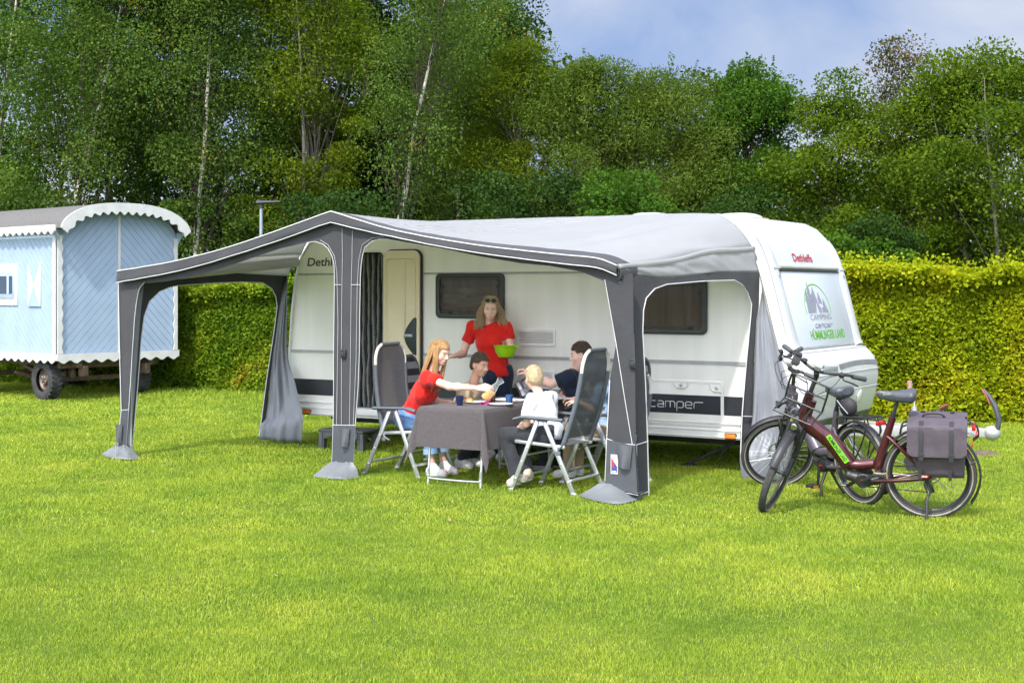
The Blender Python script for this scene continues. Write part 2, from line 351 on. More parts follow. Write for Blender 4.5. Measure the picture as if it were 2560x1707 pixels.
def hedge(name, label, p0, p1, h, th, mats, seed, dens=5600, hfun=None):
    rs = np.random.RandomState(seed); p0, p1 = np.array(p0, float), np.array(p1, float); Ln = np.linalg.norm(p1-p0); u = (p1-p0)/Ln; nrm = np.array([u[1], -u[0]])
    root = thing(name, label, 'hedge', (*((p0+p1)/2), 0), 0, world=True)
    k = int(Ln*(h+th)*dens); s = rs.rand(k)*Ln; q = rs.rand(k)
    zz = rs.rand(k)**.9; top = q < th/(h+th)*1.15
    hh = h*(1+.03*np.sin(s*1.3+seed)) + (hfun(s/Ln) if hfun else 0)
    z = np.where(top, hh, hh*zz)
    depth = np.where(top, (rs.rand(k)-.2)*th, 0)
    lump = np.stack([s, z, s*0], 1); bl = vnoise(lump, 2.2)*.10+vnoise(lump, .7)*.08
    inn = np.abs(rs.normal(size=k))*.10
    dd = np.where(top, depth, inn-bl); z = np.where(top, z-np.abs(rs.normal(size=k))*.09+bl*.9+(rs.rand(k) < .04)*rs.rand(k)*.22, z)
    P = np.stack([p0[0]+u[0]*s-nrm[0]*dd, p0[1]+u[1]*s-nrm[1]*dd, np.maximum(z, .02)], 1)
    D = np.where(top[:, None], np.array([[nrm[0]*.3, nrm[1]*.3, .9]]), np.array([[nrm[0], nrm[1], .25]]))
    V = leafquads(P, D, .056, .042, rs, droop=.35)-np.array([*((p0+p1)/2), 0])
    lf = rawmesh('foliage', V, quadf(k), mats[0], root)
    b = MB()
    c = np.array([*((p0+p1)/2)])
    for i in range(int(Ln*5)):      # stems and twigs inside
        s0 = rs.rand()*Ln; d0 = .12+rs.rand()*.3; x, y = p0+u*s0-nrm*d0; x2, y2 = x+rs.normal()*.15, y+rs.normal()*.1
        b.tube([(x, y, -.02), ((x+x2)/2+rs.normal()*.04, (y+y2)/2, h*.45), (x2, y2, h*.93)], [.016, .011, .005], 5)
    b.build('stems', BARK_DARK, root)
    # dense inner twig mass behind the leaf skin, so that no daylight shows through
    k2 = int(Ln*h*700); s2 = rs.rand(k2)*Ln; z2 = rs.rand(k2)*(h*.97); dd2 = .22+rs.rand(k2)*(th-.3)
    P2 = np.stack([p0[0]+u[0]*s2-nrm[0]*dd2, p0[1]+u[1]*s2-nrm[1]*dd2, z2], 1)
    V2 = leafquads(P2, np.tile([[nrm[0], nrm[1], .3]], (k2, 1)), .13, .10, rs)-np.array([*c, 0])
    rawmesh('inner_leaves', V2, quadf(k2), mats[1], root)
    return root
BARK_DARK = mat('bark_dark', (.055, .042, .03), .9, var=.4, vscale=14, bump=.6, bscale=40, stretch=(1, 1, .25))
BARK_GREY = mat('bark_grey', (.17, .15, .12), .9, var=.35, vscale=10, bump=.5, bscale=40, stretch=(1, 1, .3))
BARK_BIRCH = mat('bark_birch', (.62, .58, .5), .8, vscale=9, col2=(.10, .09, .075), bump=.3, bscale=30, stretch=(.6, .6, 1.8), detail=6)
# birch: keep the black marks sparse
_mr = [n for n in BARK_BIRCH.node_tree.nodes if n.type == 'MAP_RANGE'][0]; _mr.inputs['From Min'].default_value = .56; _mr.inputs['From Max'].default_value = .68
HEDGE_G = leafmat('hedge_leaf_green', [(0, (.060, .130, .010)), (.45, (.135, .235, .014)), (.8, (.245, .320, .020)), (.98, (.38, .39, .030)), (1, (.40, .26, .04))], .36)
HEDGE_Y = leafmat('hedge_leaf_yellow', [(0, (.150, .235, .010)), (.35, (.270, .345, .012)), (.75, (.38, .43, .013)), (.97, (.52, .50, .025)), (1, (.50, .40, .04))], .42)
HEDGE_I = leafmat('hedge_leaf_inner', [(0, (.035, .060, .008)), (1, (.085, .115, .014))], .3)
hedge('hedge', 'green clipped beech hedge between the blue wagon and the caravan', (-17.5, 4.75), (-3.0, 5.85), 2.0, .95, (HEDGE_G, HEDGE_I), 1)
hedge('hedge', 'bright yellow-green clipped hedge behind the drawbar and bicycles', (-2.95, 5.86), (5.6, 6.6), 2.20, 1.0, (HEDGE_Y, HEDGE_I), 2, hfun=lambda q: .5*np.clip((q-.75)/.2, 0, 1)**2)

# ---- trees
LEAF = {
 'mid':  leafmat('leaf_mid', [(0, (0.026, 0.072, 0.009)), (.5, (0.054, 0.128, 0.013)), (.97, (0.095, 0.180, 0.018)), (1, (0.137, 0.198, 0.025))], .35),
 'dark': leafmat('leaf_dark', [(0, (0.014, 0.037, 0.008)), (.6, (0.029, 0.067, 0.011)), (1, (0.059, 0.109, 0.018))], .25),
 'olive': leafmat('leaf_olive', [(0, (0.042, 0.083, 0.007)), (.5, (0.095, 0.152, 0.009)), (1, (0.174, 0.212, 0.015))], .4),
 'birch': leafmat('leaf_birch', [(0, (0.037, 0.080, 0.013)), (.5, (0.075, 0.140, 0.022)), (.93, (0.137, 0.206, 0.035)), (.985, (0.200, 0.229, 0.035)), (1, (0.409, 0.275, 0.034))], .35),
 'light': leafmat('leaf_light', [(0, (0.054, 0.115, 0.013)), (.6, (0.120, 0.199, 0.022)), (1, (0.229, 0.278, 0.039))], .38),
 'willow': leafmat('leaf_willow', [(0, (0.038, 0.080, 0.011)), (.5, (0.087, 0.143, 0.018)), (1, (0.156, 0.205, 0.034))], .35),
 'rust': leafmat('leaf_rust', [(0, (0.043, 0.067, 0.025)), (.5, (0.073, 0.081, 0.028)), (.8, (0.155, 0.104, 0.030)), (1, (0.241, 0.142, 0.040))], .3),
 'horn': leafmat('leaf_hornbeam', [(0, (0.030, 0.071, 0.007)), (.5, (0.083, 0.145, 0.009)), (.9, (0.145, 0.203, 0.012)), (1, (0.182, 0.211, 0.017))], .38),
}
def tree(name, label, px, Y, ytop, wpx, leaf, bark, n, ln=.10, wd=.07, form='oval', base=.12, tr=.09, lean=0, droop=.2, clumps=70, seed=0, cat='tree', stems=1, group=None, spike=0, gap=.0, path=None):
    """px: photo column of the trunk, Y distance, ytop: photo row of its tip, wpx: crown width in photo pixels"""
    n = int(n*2.3); ln *= .69; wd *= .69
    rs = np.random.RandomState(seed+100); c = at(px, Y); h = hz(ytop, Y); w = wpx*Y/F_/2
    root = thing(name, label, cat, c, 0, group)
    b = MB(); tips = []
    lx, ly = lean*C_, lean*S_
    def axis(t): return np.array([lx*t**1.3+.10*math.sin(t*5+seed), ly*t**1.3+.10*math.cos(t*4+seed), h*t])
    if path:
        pz = [0]+[hz(py, Y) for _, py in path]+[h]; pX = [(path[0][0]-px)/F_*Y*1.15]+[(q-px)/F_*Y for q, _ in path]; pX.append(pX[-1]+(pX[-1]-pX[-2])/(pz[-2]-pz[-3])*(h-pz[-2]))
        def axis(t):
            X = float(np.interp(h*t, pz, pX)); return np.array([X*C_, X*S_, h*t])
    nseg = 11 if not path else 26
    for s in range(stems):
        a = 2*PI*s/max(1, stems)+seed; o = (0 if stems == 1 else .25)*np.array([math.cos(a), math.sin(a), 0]); sp = (0 if stems == 1 else .5*w)*np.array([math.cos(a), math.sin(a), 0])
        pts = [axis(t*.90)+o+sp*t for t in np.linspace(0, 1, nseg)]; pts[0][2] = -.05
        b.tube(pts, [tr*(1-t*.93)/(1 if stems == 1 else 1.5) for t in np.linspace(0, 1, nseg)], 8)
    b.build('trunk', bark, root); b = MB()
    # clump centres in the crown
    C = []; 
    for i in range(clumps):
        t = base+(1-base)*((i+rs.rand())/clumps)
        f = (t-base)/(1-base)
        if form == 'oval': rad = w*(math.sin(PI*min(1, .10+f*.86))**.6)
        elif form == 'cone': rad = w*(1-f)**.7*(.5+.5*min(1, f*5))
        elif form == 'column': rad = w*min(1, f*6+.35)*(1-f**4)**.5
        elif form == 'fan': rad = w*(.35+.65*math.sin(PI*min(1, f*.80+.1)))
        else: rad = w
        a = rs.rand()*2*PI; rr = rad*rs.rand()**.45
        p = axis(t)+np.array([math.cos(a)*rr, math.sin(a)*rr, rs.normal()*.12])
        C.append((p, f, rad))
        t0 = max(base*.5, t-.12-.18*rs.rand()); p0 = axis(t0); m = (p0+p)/2+np.array([0, 0, .10*rr])
        b.tube([p0, m, p], [tr*(1-t0*.85)*.30, tr*.13*(1-t*.6), .005], 5)
    b.build('limbs', BARK_DARK if bark is BARK_BIRCH else bark, root)
    kk = rs.multinomial(n, [1/len(C)]*len(C)); Ps = []; Ds = []
    size = (.30*w+.22)
    for (p, f, rad), k in zip(C, kk):
        sz = size*(.55+.75*rs.rand())
        if gap and rs.rand() < gap: k = int(k*.25)
        q = rs.normal(size=(k, 3)); q /= np.linalg.norm(q, axis=1, keepdims=True)+1e-9; rad_ = rs.rand(k)**.42
        P = p+q*rad_[:, None]*np.array([sz, sz, sz*(.62 if droop < .6 else .95)]); P[:, 2] -= droop*.5*rad_*sz
        Ps.append(P); Ds.append(q)
    if spike:                                          # upright leafy shoots along the top
        for i in range(spike):
            f = .55+.45*rs.rand(); a = rs.rand()*2*PI; rr = w*.95*rs.rand()**.5; p = axis(base+(1-base)*(.93-.22*(rr/w)**2))+np.array([math.cos(a)*rr, math.sin(a)*rr, 0]); L_ = .35+.55*rs.rand(); k = 60
            t = rs.rand(k); P = p+np.stack([rs.normal(size=k)*.085*(1.15-t), rs.normal(size=k)*.085*(1.15-t), t*L_], 1); Ps.append(P); Ds.append(np.stack([rs.normal(size=k)*.5, rs.normal(size=k)*.5, np.ones(k)], 1))
    P = np.concatenate(Ps); D = np.concatenate(Ds); D = D/(np.linalg.norm(D, axis=1, keepdims=True)+1e-9)
    V = leafquads(P, D, ln, wd, rs, droop=droop)
    rawmesh('crown', V, quadf(len(P)), LEAF[leaf], root)
    return root
T = tree
BB, BG, BD = BARK_BIRCH, BARK_GREY, BARK_DARK
# name, label, px, Y, top row, crown width px, ...
T('birch_tree', 'birch with its white trunk leaning right behind the blue wagon roof', 192, 29.6, -330, 520, 'birch', BB, 26000, .085, .06, 'fan', .44, .105, .9, .9, 85, 1, path=[(190, 505), (205, 440), (225, 360), (250, 262), (275, 150)])
T('birch_tree', 'birch with a slanting trunk at the edge left of the wagon', -20, 31, -320, 440, 'mid', BB, 20000, .09, .065, 'fan', .34, .11, .8, .7, 70, 2)
T('birch_tree', 'birch with a straight white trunk between the blue wagon and the street lamp', 492, 29.4, -300, 430, 'birch', BB, 24000, .085, .06, 'fan', .42, .088, .25, .9, 80, 3, path=[(490, 600), (497, 530), (506, 430), (512, 360), (520, 200)])
T('multi_stem_tree', 'thin grey multi-stemmed tree above the arched wagon roof', 345, 31.5, -240, 460, 'mid', BG, 24000, .10, .07, 'oval', .18, .09, .2, .4, 80, 4, stems=3)
T('hornbeam_tree', 'tall olive-leaved tree with a forked trunk behind the awning peak', 770, 29.5, -260, 330, 'olive', BG, 26000, .10, .055, 'column', .26, .10, .1, .4, 90, 5, stems=2)
T('broadleaf_tree', 'mid-green tree hanging over the street lamp', 655, 33, -200, 420, 'mid', BD, 24000, .10, .07, 'oval', .12, .10, 0, .5, 80, 6)
T('birch_tree', 'birch with a tall bare white trunk curving up behind the caravan roof', 1003, 27.2, -190, 330, 'birch', BB, 13000, .08, .05, 'fan', .50, .088, 1.05, .9, 70, 7, gap=.3, path=[(1000, 545), (1013, 490), (1022, 420), (1030, 350), (1040, 300), (1058, 230), (1080, 130), (1105, 30)])
T('birch_tree', 'slender birch with drooping twigs right of the bare white trunk', 1145, 30.5, -60, 300, 'birch', BB, 18000, .08, .05, 'fan', .22, .07, .35, .9, 70, 8)
T('broadleaf_tree', 'tall dark tree rising out of the frame beside the clouds', 1080, 35, -170, 430, 'dark', BD, 26000, .12, .085, 'oval', .15, .14, .6, .3, 85, 9)
T('broadleaf_tree', 'dark leafy tree whose branch tips reach into the cloudy sky', 1215, 34, 20, 250, 'dark', BD, 15000, .11, .08, 'oval', .15, .11, .3, .2, 60, 10)
T('conifer_tree', 'narrow dark tree between the two slim birches', 900, 33, -150, 330, 'dark', BD, 24000, .11, .07, 'column', .1, .11, .1, .4, 80, 11)
T('willow_tree', 'dense rounded willow just right of the slim birches', 1290, 28.5, 135, 380, 'olive', BG, 34000, .10, .035, 'oval', .12, .10, .1, .2, 90, 12, spike=26)
T('willow_tree', 'broad grey-green willow above the middle of the caravan roof', 1480, 28, 172, 430, 'willow', BG, 40000, .10, .035, 'oval', .10, .11, .1, .1, 100, 13, spike=34, stems=2)
T('willow_tree', 'willow with short upright shoots above the roof hatch', 1675, 28.5, 190, 400, 'willow', BG, 38000, .10, .038, 'oval', .10, .10, 0, .1, 90, 14, spike=34)
T('alder_tree', 'spiky-topped tree with upright shoots above the caravan front', 1865, 29, 182, 330, 'mid', BD, 30000, .10, .06, 'oval', .14, .10, 0, .1, 80, 15, spike=44)
T('hornbeam_tree', 'low hornbeam in the dip of the tree line behind the caravan front', 2075, 27, 222, 350, 'horn', BD, 22000, .10, .06, 'oval', .14, .09, .1, .3, 80, 16, gap=.25)
T('birch_tree', 'thin-topped birch with rusty autumn leaves standing above the hornbeams', 2235, 30, 85, 200, 'rust', BB, 4200, .085, .06, 'oval', .45, .08, .1, .5, 60, 17)
T('hornbeam_tree', 'hornbeam with a pale trunk in front of the rusty birch', 2330, 26.5, 200, 360, 'horn', BG, 23000, .10, .06, 'oval', .17, .09, 0, .3, 85, 18, gap=.25)
T('hornbeam_tree', 'large hornbeam with several pale stems at the right end of the tree line', 2490, 25.5, 128, 440, 'horn', BG, 30000, .10, .06, 'oval', .22, .10, 0, .3, 90, 19, stems=4, gap=.2)
T('rowan_tree', 'small rowan with dark foliage above the yellow hedge', 2215, 24.5, 545, 200, 'dark', BD, 7000, .09, .05, 'oval', .1, .05, 0, .2, 40, 20)
T('shrub', 'fresh green shrub just behind the caravan front roof', 2130, 24, 590, 280, 'mid', BD, 8000, .10, .075, 'dome', .02, .04, 0, .2, 40, 21, 'shrub')
T('hazel_shrub', 'hazel with light arching sprays behind the awning roof', 1520, 24.5, 440, 300, 'mid', BD, 9000, .10, .075, 'fan', .05, .04, .2, .3, 45, 22, 'shrub')
T('shrub', 'low green shrub between the bare birch and the hazel', 1300, 25.5, 440, 330, 'dark', BD, 10000, .10, .07, 'dome', .03, .04, 0, .3, 45, 23, 'shrub')
T('shrub', 'yellow-flecked shrub left of the street lamp', 540, 29.5, 500, 240, 'birch', BD, 7000, .09, .07, 'dome', .03, .04, .1, .3, 40, 24, 'shrub')
T('shrub', 'yellow-flecked shrub looking over the grey wagon roof', 70, 29, 410, 330, 'birch', BD, 9000, .10, .075, 'dome', .05, .05, 0, .3, 45, 25, 'shrub')
T('shrub', 'dark shrub between the awning peak and the bare birch', 905, 25.5, 500, 330, 'dark', BD, 10000, .095, .07, 'dome', .03, .04, 0, .3, 45, 26, 'shrub')
T('shrub', 'dark green shrub below the willows at the roof hatch', 1790, 25, 500, 330, 'dark', BD, 10000, .095, .07, 'dome', .03, .04, 0, .3, 45, 27, 'shrub')
T('shrub', 'dark shrub under the large multi-stemmed hornbeam', 2450, 29, 560, 330, 'dark', BD, 8000, .10, .07, 'dome', .03, .04, 0, .3, 45, 28, 'shrub')
def backwood():
    """far wood behind the countable trees: trunks and a deep leaf mass, one object"""
    rs = np.random.RandomState(77); Ps = []
    for i in range(520):
        px = -420+rs.rand()*3450; Y = 34+rs.rand()*16; q = np.clip((px-1050)/350, 0, 1)
        top = (-200*(1-q)+ (255+50*math.sin(px*.013))*q); hmax = hz(top, Y)
        if px > 1900: hmax *= .72
        z = (.02+.98*rs.rand())*max(hmax, 1.5); c = np.array(at(px, Y, z)); k = int(330 if px < 1900 else 200); sz = .75+.6*rs.rand()
        v = rs.normal(size=(k, 3)); v /= np.linalg.norm(v, axis=1, keepdims=True); Ps.append(c+v*(rs.rand(k)**.4)[:, None]*np.array([sz, sz, sz*.75]))
    P = np.concatenate(Ps); V = leafquads(P, rs.normal(size=P.shape), .15, .11, rs, .3)
    b = MB(); 
    for i in range(70):
        px = -300+rs.rand()*3200; Y = 34+rs.rand()*14; c = at(px, Y); hh = (4+rs.rand()*5)*(1 if px < 1150 else .45); b.tube([c, c+Vector((rs.normal()*.3, rs.normal()*.3, hh*.5)), c+Vector((rs.normal()*.6, rs.normal()*.6, hh))], [.1, .07, .02], 6)
    nv = len(V); tv = np.array(b.v); tf = [f for f in b.f if len(f) == 4]
    o = rawmesh('background_wood', np.concatenate([V, tv]), np.concatenate([quadf(len(P)), np.array(tf)+nv]), [LEAF['dark'], BARK_DARK])
    o.data.polygons.foreach_set('material_index', np.concatenate([np.zeros(len(P), np.int32), np.ones(len(tf), np.int32)]))
    tag(o, 'dark wood closing the view behind the front row of trees', 'wood', kind='stuff')
backwood()

# ---- small things on the lawn
b = MB(); rs_ = np.random.RandomState(31)
for i in range(16):
    px = rs_.rand()*2560; Y = 6.6+rs_.rand()**1.4*11; c = at(px, Y, .028+.012*rs_.rand()); a = rs_.rand()*6.3; l = .012+.014*rs_.rand(); u = Vector((math.cos(a), math.sin(a), .3*rs_.normal()))*l; v = Vector((-math.sin(a), math.cos(a), .4*rs_.normal()))*l*.55
    b.add([c-u, c+v, c+u, c-v], [(0, 1, 2, 3)])
tag(b.build('fallen_leaves', mat('dry_leaf', (.22, .12, .05), .8, col2=(.48, .36, .20), vscale=3), None, smooth=0), 'scattered dry leaves lying in the lawn', 'leaves', kind='stuff')
sp_ = at(2462, F_*H_/(1137-724)); b = MB()
P = [[sp_+Vector((.22*r*math.cos(a), .22*r*math.sin(a), .055*(1-r**1.6)+.016*float(vnoise(np.array([[r*6*math.cos(a), r*6*math.sin(a), 2.]]))[0])*(1-r))) for a in np.linspace(0, 2*PI, 33)] for r in np.linspace(0, 1, 12)]
b.grid(P); tag(b.build('soil_mound', mat('bare_soil', (.12, .095, .055), .95, var=.35, vscale=30, bump=1, bscale=60), None, smooth=180), 'small mound of bare brown soil on the lawn right of the pannier', 'soil mound')
# ================================================================ caravan
WHITE_P = mat('caravan_white', (.58, .59, .60), .30, var=.05, vscale=1.6, stretch=(3, 3, .35), bump=.03, bscale=90, coat=.25)
WHITE_W = mat('caravan_wall_white', (.80, .79, .74), .42, var=.045, vscale=1.6, stretch=(4, 1, .3), bump=.10, bscale=160)
WHITE_T = mat('trim_white', (.74, .74, .72), .45, var=.06, vscale=5)
FILM = mat('window_film', (.55, .59, .64), .30, var=.04, vscale=2, spec=.3)
GREY_TRIM = mat('grey_trim', (.36, .37, .37), .5, var=.1, vscale=20)
BLACK_BAND = mat('black_band', (.022, .024, .030), .4, var=.25, vscale=60)
FRAME_D = mat('window_frame_dark', (.030, .034, .034), .45, var=.2, vscale=12)
RUBBER = mat('rubber', (.022, .022, .023), .75, var=.3, vscale=18, bump=.25, bscale=70)
UNDER = mat('chassis_black', (.03, .03, .03), .7, var=.3, vscale=8)
CREAM = mat('door_cream', (.72, .64, .44), .5, var=.04, vscale=3)
AMBER = mat('amber_lens', (.75, .22, .02), .2, var=.1, vscale=40, coat=.5)
STEEL = mat('galvanised_steel', (.55, .56, .57), .42, metal=.6, var=.12, vscale=25)
PLAST_G = mat('grey_plastic', (.06, .065, .072), .5, var=.15, vscale=25)
RED_L = mat('red_lettering', (.42, .02, .04), .45, var=.05)
DARK_L = mat('dark_lettering', (.04, .04, .045), .45, var=.05)
GREEN_L = mat('green_lettering', (.12, .42, .02), .45, var=.05)
GREY_L = mat('grey_lettering', (.26, .27, .33), .45, var=.05)
SILVER_L = mat('silver_lettering', (.62, .63, .65), .4, var=.05)
def glassmat(name, col, rough=.03, tint=.6, tcol=None):
    m = bpy.data.materials.new(name); m.use_nodes = True; nt = m.node_tree; n = nt.nodes; l = nt.links; b = n['Principled BSDF']
    b.inputs['Base Color'].default_value = (*col, 1); b.inputs['Roughness'].default_value = rough
    tr = n.new('ShaderNodeBsdfTransparent'); tr.inputs[0].default_value = (*(tcol or [.4+.6*c for c in col]), 1); lw = n.new('ShaderNodeLayerWeight'); lw.inputs[0].default_value = .5
    fr = n.new('ShaderNodeMath'); fr.operation = 'POWER'; l.new(lw.outputs['Facing'], fr.inputs[0]); fr.inputs[1].default_value = 4
    ad = n.new('ShaderNodeMath'); ad.inputs[1].default_value = 1-tint; ad.use_clamp = True; l.new(fr.outputs[0], ad.inputs[0])
    ms = n.new('ShaderNodeMixShader'); l.new(ad.outputs[0], ms.inputs[0]); l.new(tr.outputs[0], ms.inputs[1]); l.new(b.outputs[0], ms.inputs[2]); l.new(ms.outputs[0], n['Material Output'].inputs['Surface'])
    return m
ACRYL = glassmat('tinted_acrylic', (.05, .05, .05), .05, .86, (.74, .72, .70))
CW = 2.30
PROF = [(3.08, .34), (3.26, .40), (3.345, .55), (3.40, .74), (3.425, .92), (3.41, 1.03), (3.375, 1.12), (3.30, 1.20), (3.215, 1.245),
        (3.15, 1.48), (3.08, 1.76), (3.005, 2.04), (2.965, 2.16), (2.91, 2.29), (2.83, 2.42), (2.72, 2.53), (2.58, 2.60), (2.40, 2.625), (1.2, 2.63), (0, 2.63), (-1.3, 2.63),
        (-2.45, 2.625), (-2.72, 2.58), (-2.92, 2.46), (-3.06, 2.28), (-3.14, 2.0), (-3.20, 1.6), (-3.24, 1.1), (-3.24, .7), (-3.18, .42), (-3.08, .34)]
def cara_pt(i, t, inset):
    k = len(PROF); x, z = PROF[i]; a = PROF[max(i-1, 0)]; b = PROF[min(i+1, k-1)]; d = Vector((b[0]-a[0], b[1]-a[1])).normalized(); nx, nz = -d.y, d.x   # inward for this winding
    x += nx*inset; z += nz*inset*(0 if z < .36 else 1)
    return Vector((x, t, z))
def front_x(z):
    pr = [p for p in PROF[:17]][::-1]
    for a, b in zip(PROF, PROF[1:17]):
        if a[1] <= z <= b[1]: return a[0]+(b[0]-a[0])*(z-a[1])/(b[1]-a[1])
    return 3.0
cv = thing('caravan', 'white caravan with a black side stripe parked behind the grey awning', 'caravan', (0, 1.15, 0), world=True)
b = MB(); st = []
rr = .10
for q in (0, .012, .03, .055, .085, .12): st.append((q, rr-math.sqrt(max(0, rr*rr-(rr-min(q, rr))**2))))
ST = [(t, e) for t, e in st]+[(CW*.35, 0), (CW*.65, 0)]+[(CW-t, e) for t, e in st[::-1]]
k = len(PROF); vs = [cara_pt(i, t, e) for t, e in ST for i in range(k)]; fs = []
for a in range(len(ST)-1):
    for i in range(k-1): fs.append((a*k+i, a*k+i+1, (a+1)*k+i+1, (a+1)*k+i))
    fs.append((a*k+k-1, a*k, (a+1)*k, (a+1)*k+k-1))
fs.append(tuple((len(ST)-1)*k+i for i in range(k)))
b.add(vs, fs); b.build('body', WHITE_P, cv, smooth=50)
# side wall with the doorway cut out (x -2.34..-1.72, z .47..2.29)
DX0, DX1, DZ0, DZ1 = -2.34, -1.72, .46, 2.29
outl = [(cara_pt(i, 0, rr).x, cara_pt(i, 0, rr).z) for i in range(k)]
b = MB()
def clip(poly, ax, val, keep_less):
    o = []
    for p, q in zip(poly, poly[1:]+poly[:1]):
        ip = (p[ax] <= val) == keep_less; iq = (q[ax] <= val) == keep_less
        if ip: o.append(p)
        if ip != iq:
            t = (val-p[ax])/(q[ax]-p[ax]); o.append((p[0]+(q[0]-p[0])*t, p[1]+(q[1]-p[1])*t))
    return o
midp = clip(clip(outl, 0, DX0, False), 0, DX1, True)
for poly in (clip(outl, 0, DX0, True), clip(outl, 0, DX1, False), clip(midp, 1, DZ1, False), clip(midp, 1, DZ0, True)):
    b.add([(x, 0, z) for x, z in poly], [tuple(range(len(poly)))])
b.build('side_wall', WHITE_W, cv, smooth=0)
def rrect(x0, x1, z0, z1, r, n=5):
    o = []
    for cx, cz, a0 in ((x1-r, z1-r, 0), (x0+r, z1-r, 90), (x0+r, z0+r, 180), (x1-r, z0+r, 270)):
        for i in range(n+1):
            a = R(a0+90*i/n); o.append((cx+r*math.cos(a), cz+r*math.sin(a)))
    return o
UX, VZ = Vector((1, 0, 0)), Vector((0, 0, 1))           # prism frame whose thickness grows towards -y (outwards)
def plate(mb, poly, y, th): return mb.prism(poly, (0, y, 0), UX, VZ, th)
def ringplate(mb, outer, inner, y, th):                  # frame between two outlines with equal point counts
    n = len(outer); vs = []
    for yy in (y, y-th):
        vs += [(x, yy, z) for x, z in outer]+[(x, yy, z) for x, z in inner]
    fs = []
    for i in range(n):
        j = (i+1) % n
        fs += [(i, j, n+j, n+i), (2*n+i, 3*n+i, 3*n+j, 2*n+j), (i, 2*n+i, 2*n+j, j), (n+i, n+j, 3*n+j, 3*n+i)]
    return mb.add(vs, fs)
# strips
b = MB(); 
for x0, x1 in ((-3.05, -2.36), (-1.17, 2.80)): b.box(((x0+x1)/2, -.004, 2.036), (x1-x0, .012, .022))
b.build('upper_strip', GREY_TRIM, cv, bevel=.003)
b = MB()
for x0, x1 in ((-3.13, -2.36), (-1.70, 3.07)):
    b.box(((x0+x1)/2, -.006, 1.108), (x1-x0, .016, .030)); b.box(((x0+x1)/2, -.013, 1.122), (x1-x0, .008, .006)); b.box(((x0+x1)/2, -.013, 1.095), (x1-x0, .008, .006))
b.build('rubbing_strip', GREY_TRIM, cv)
b = MB()
for x0, x1 in ((-3.12, -2.36), (-1.70, 1.652), (2.526, 3.19)): b.box(((x0+x1)/2, -.001, .678), (x1-x0, .008, .19))
b.build('black_stripe', BLACK_BAND, cv)
b = MB()
for x0, x1 in ((-3.14, -2.36), (-1.70, 3.18)):
    b.box(((x0+x1)/2, -.010, .50), (x1-x0, .022, .020)); b.box(((x0+x1)/2, -.016, .395), (x1-x0, .034, .10)); b.box(((x0+x1)/2, -.036, .43), (x1-x0, .014, .014)); b.box(((x0+x1)/2, -.036, .365), (x1-x0, .014, .014))
b.box((-2.03, -.03, .415), (.66, .06, .075)); b.build('skirt_rail', WHITE_T, cv, bevel=.004)
b = MB(); b.box((-2.03, .06, .455), (.62, .16, .02)); b.build('door_sill', GREY_TRIM, cv)
for x in (-2.866, 2.61):
    b = MB(); plate(b, rrect(x-.058, x+.058, .355, .402, .012), -.034, .022); o = b.build('side_lamp', AMBER, cv, bevel=.005)
    b = MB(); plate(b, rrect(x-.066, x+.066, .347, .410, .016), -.033, .008); b.build('lamp_base', FRAME_D, o)
# doorway: dark interior, frame, striped fly curtain
b = MB(); b.box((-2.03, .46, 1.37), (.62, .008, 1.84)); b.box((-2.345, .23, 1.37), (.01, .46, 1.84)); b.box((-1.715, .23, 1.37), (.01, .46, 1.84)); b.box((-2.03, .23, 2.295), (.62, .46, .01)); b.build('doorway', UNDER, cv)
b = MB(); ringplate(b, rrect(DX0-.035, DX1+.03, DZ0-.03, DZ1+.035, .09), rrect(DX0+.005, DX1-.005, DZ0+.005, DZ1-.005, .07), .004, .022); b.build('door_frame', WHITE_T, cv, bevel=.004)
FLY_B = mat('curtain_black', (.010, .010, .011), .95, var=.5, vscale=60, bump=1, bscale=150, sheen=.2)
FLY_G = mat('curtain_grey', (.17, .18, .18), .95, var=.35, vscale=60, bump=1, bscale=150, sheen=.4)
for mname, mm, ph in (('fly_curtain', FLY_B, 0), ('fly_curtain', FLY_G, 1)):
    b = MB()
    for i in range(ph, 17, 2):
        x = DX0+.03+i*.0355; pts = []
        for q in range(22):
            z = DZ1-.02-(DZ1-DZ0-.03)*q/21; pts.append((x+.006*math.sin(q*.9+i)+.008*math.sin(q*.3+i*2), .04+.006*math.cos(q*1.1+i), z))
        b.tube(pts, [.0165+.0035*math.sin(q*2.3+i*1.7) for q in range(22)], 7)
    b.build(mname, mm, cv, smooth=180)
# open door leaf folded flat against the wall
b = MB(); plate(b, rrect(-1.715, -1.175, .50, 2.315, .10), -.012, .016); dl = b.build('door', RUBBER, cv, bevel=.004)
b = MB(); plate(b, rrect(-1.71, -1.195, .51, 2.30, .09), -.028, .034); b.build('door_inner', CREAM, dl, bevel=.012)
def wallring(x0, x1, z0, z1, r, w, y, th, mb): return ringplate(mb, rrect(x0, x1, z0, z1, r), rrect(x0+w, x1-w, z0+w, z1-w, max(.005, r-w)), y, th)
b = MB(); wallring(-1.665, -1.24, .60, 2.22, .05, .018, -.060, .010, b); b.box((-1.40, -.066, 1.72), (.028, .012, .93)); b.build('door_moulding', CREAM, dl, bevel=.004)
b = MB(); arc = [(-1.245+.015, 1.10), (-1.245+.015, 1.53)]+[(-1.245-.13*math.sin(PI*i/10)-.02, 1.525-.42*i/10) for i in range(11)]
plate(b, arc, -.062, .016); h = b.build('door_handle', mat('handle_dark', (.022, .035, .036), .5, var=.2), dl, bevel=.005)
b = MB(); b.tube([(-1.39, -.095, 1.32), (-1.33, -.10, 1.325), (-1.26, -.09, 1.32)], [.014, .02, .02], 8); b.build('lever', STEEL, h)
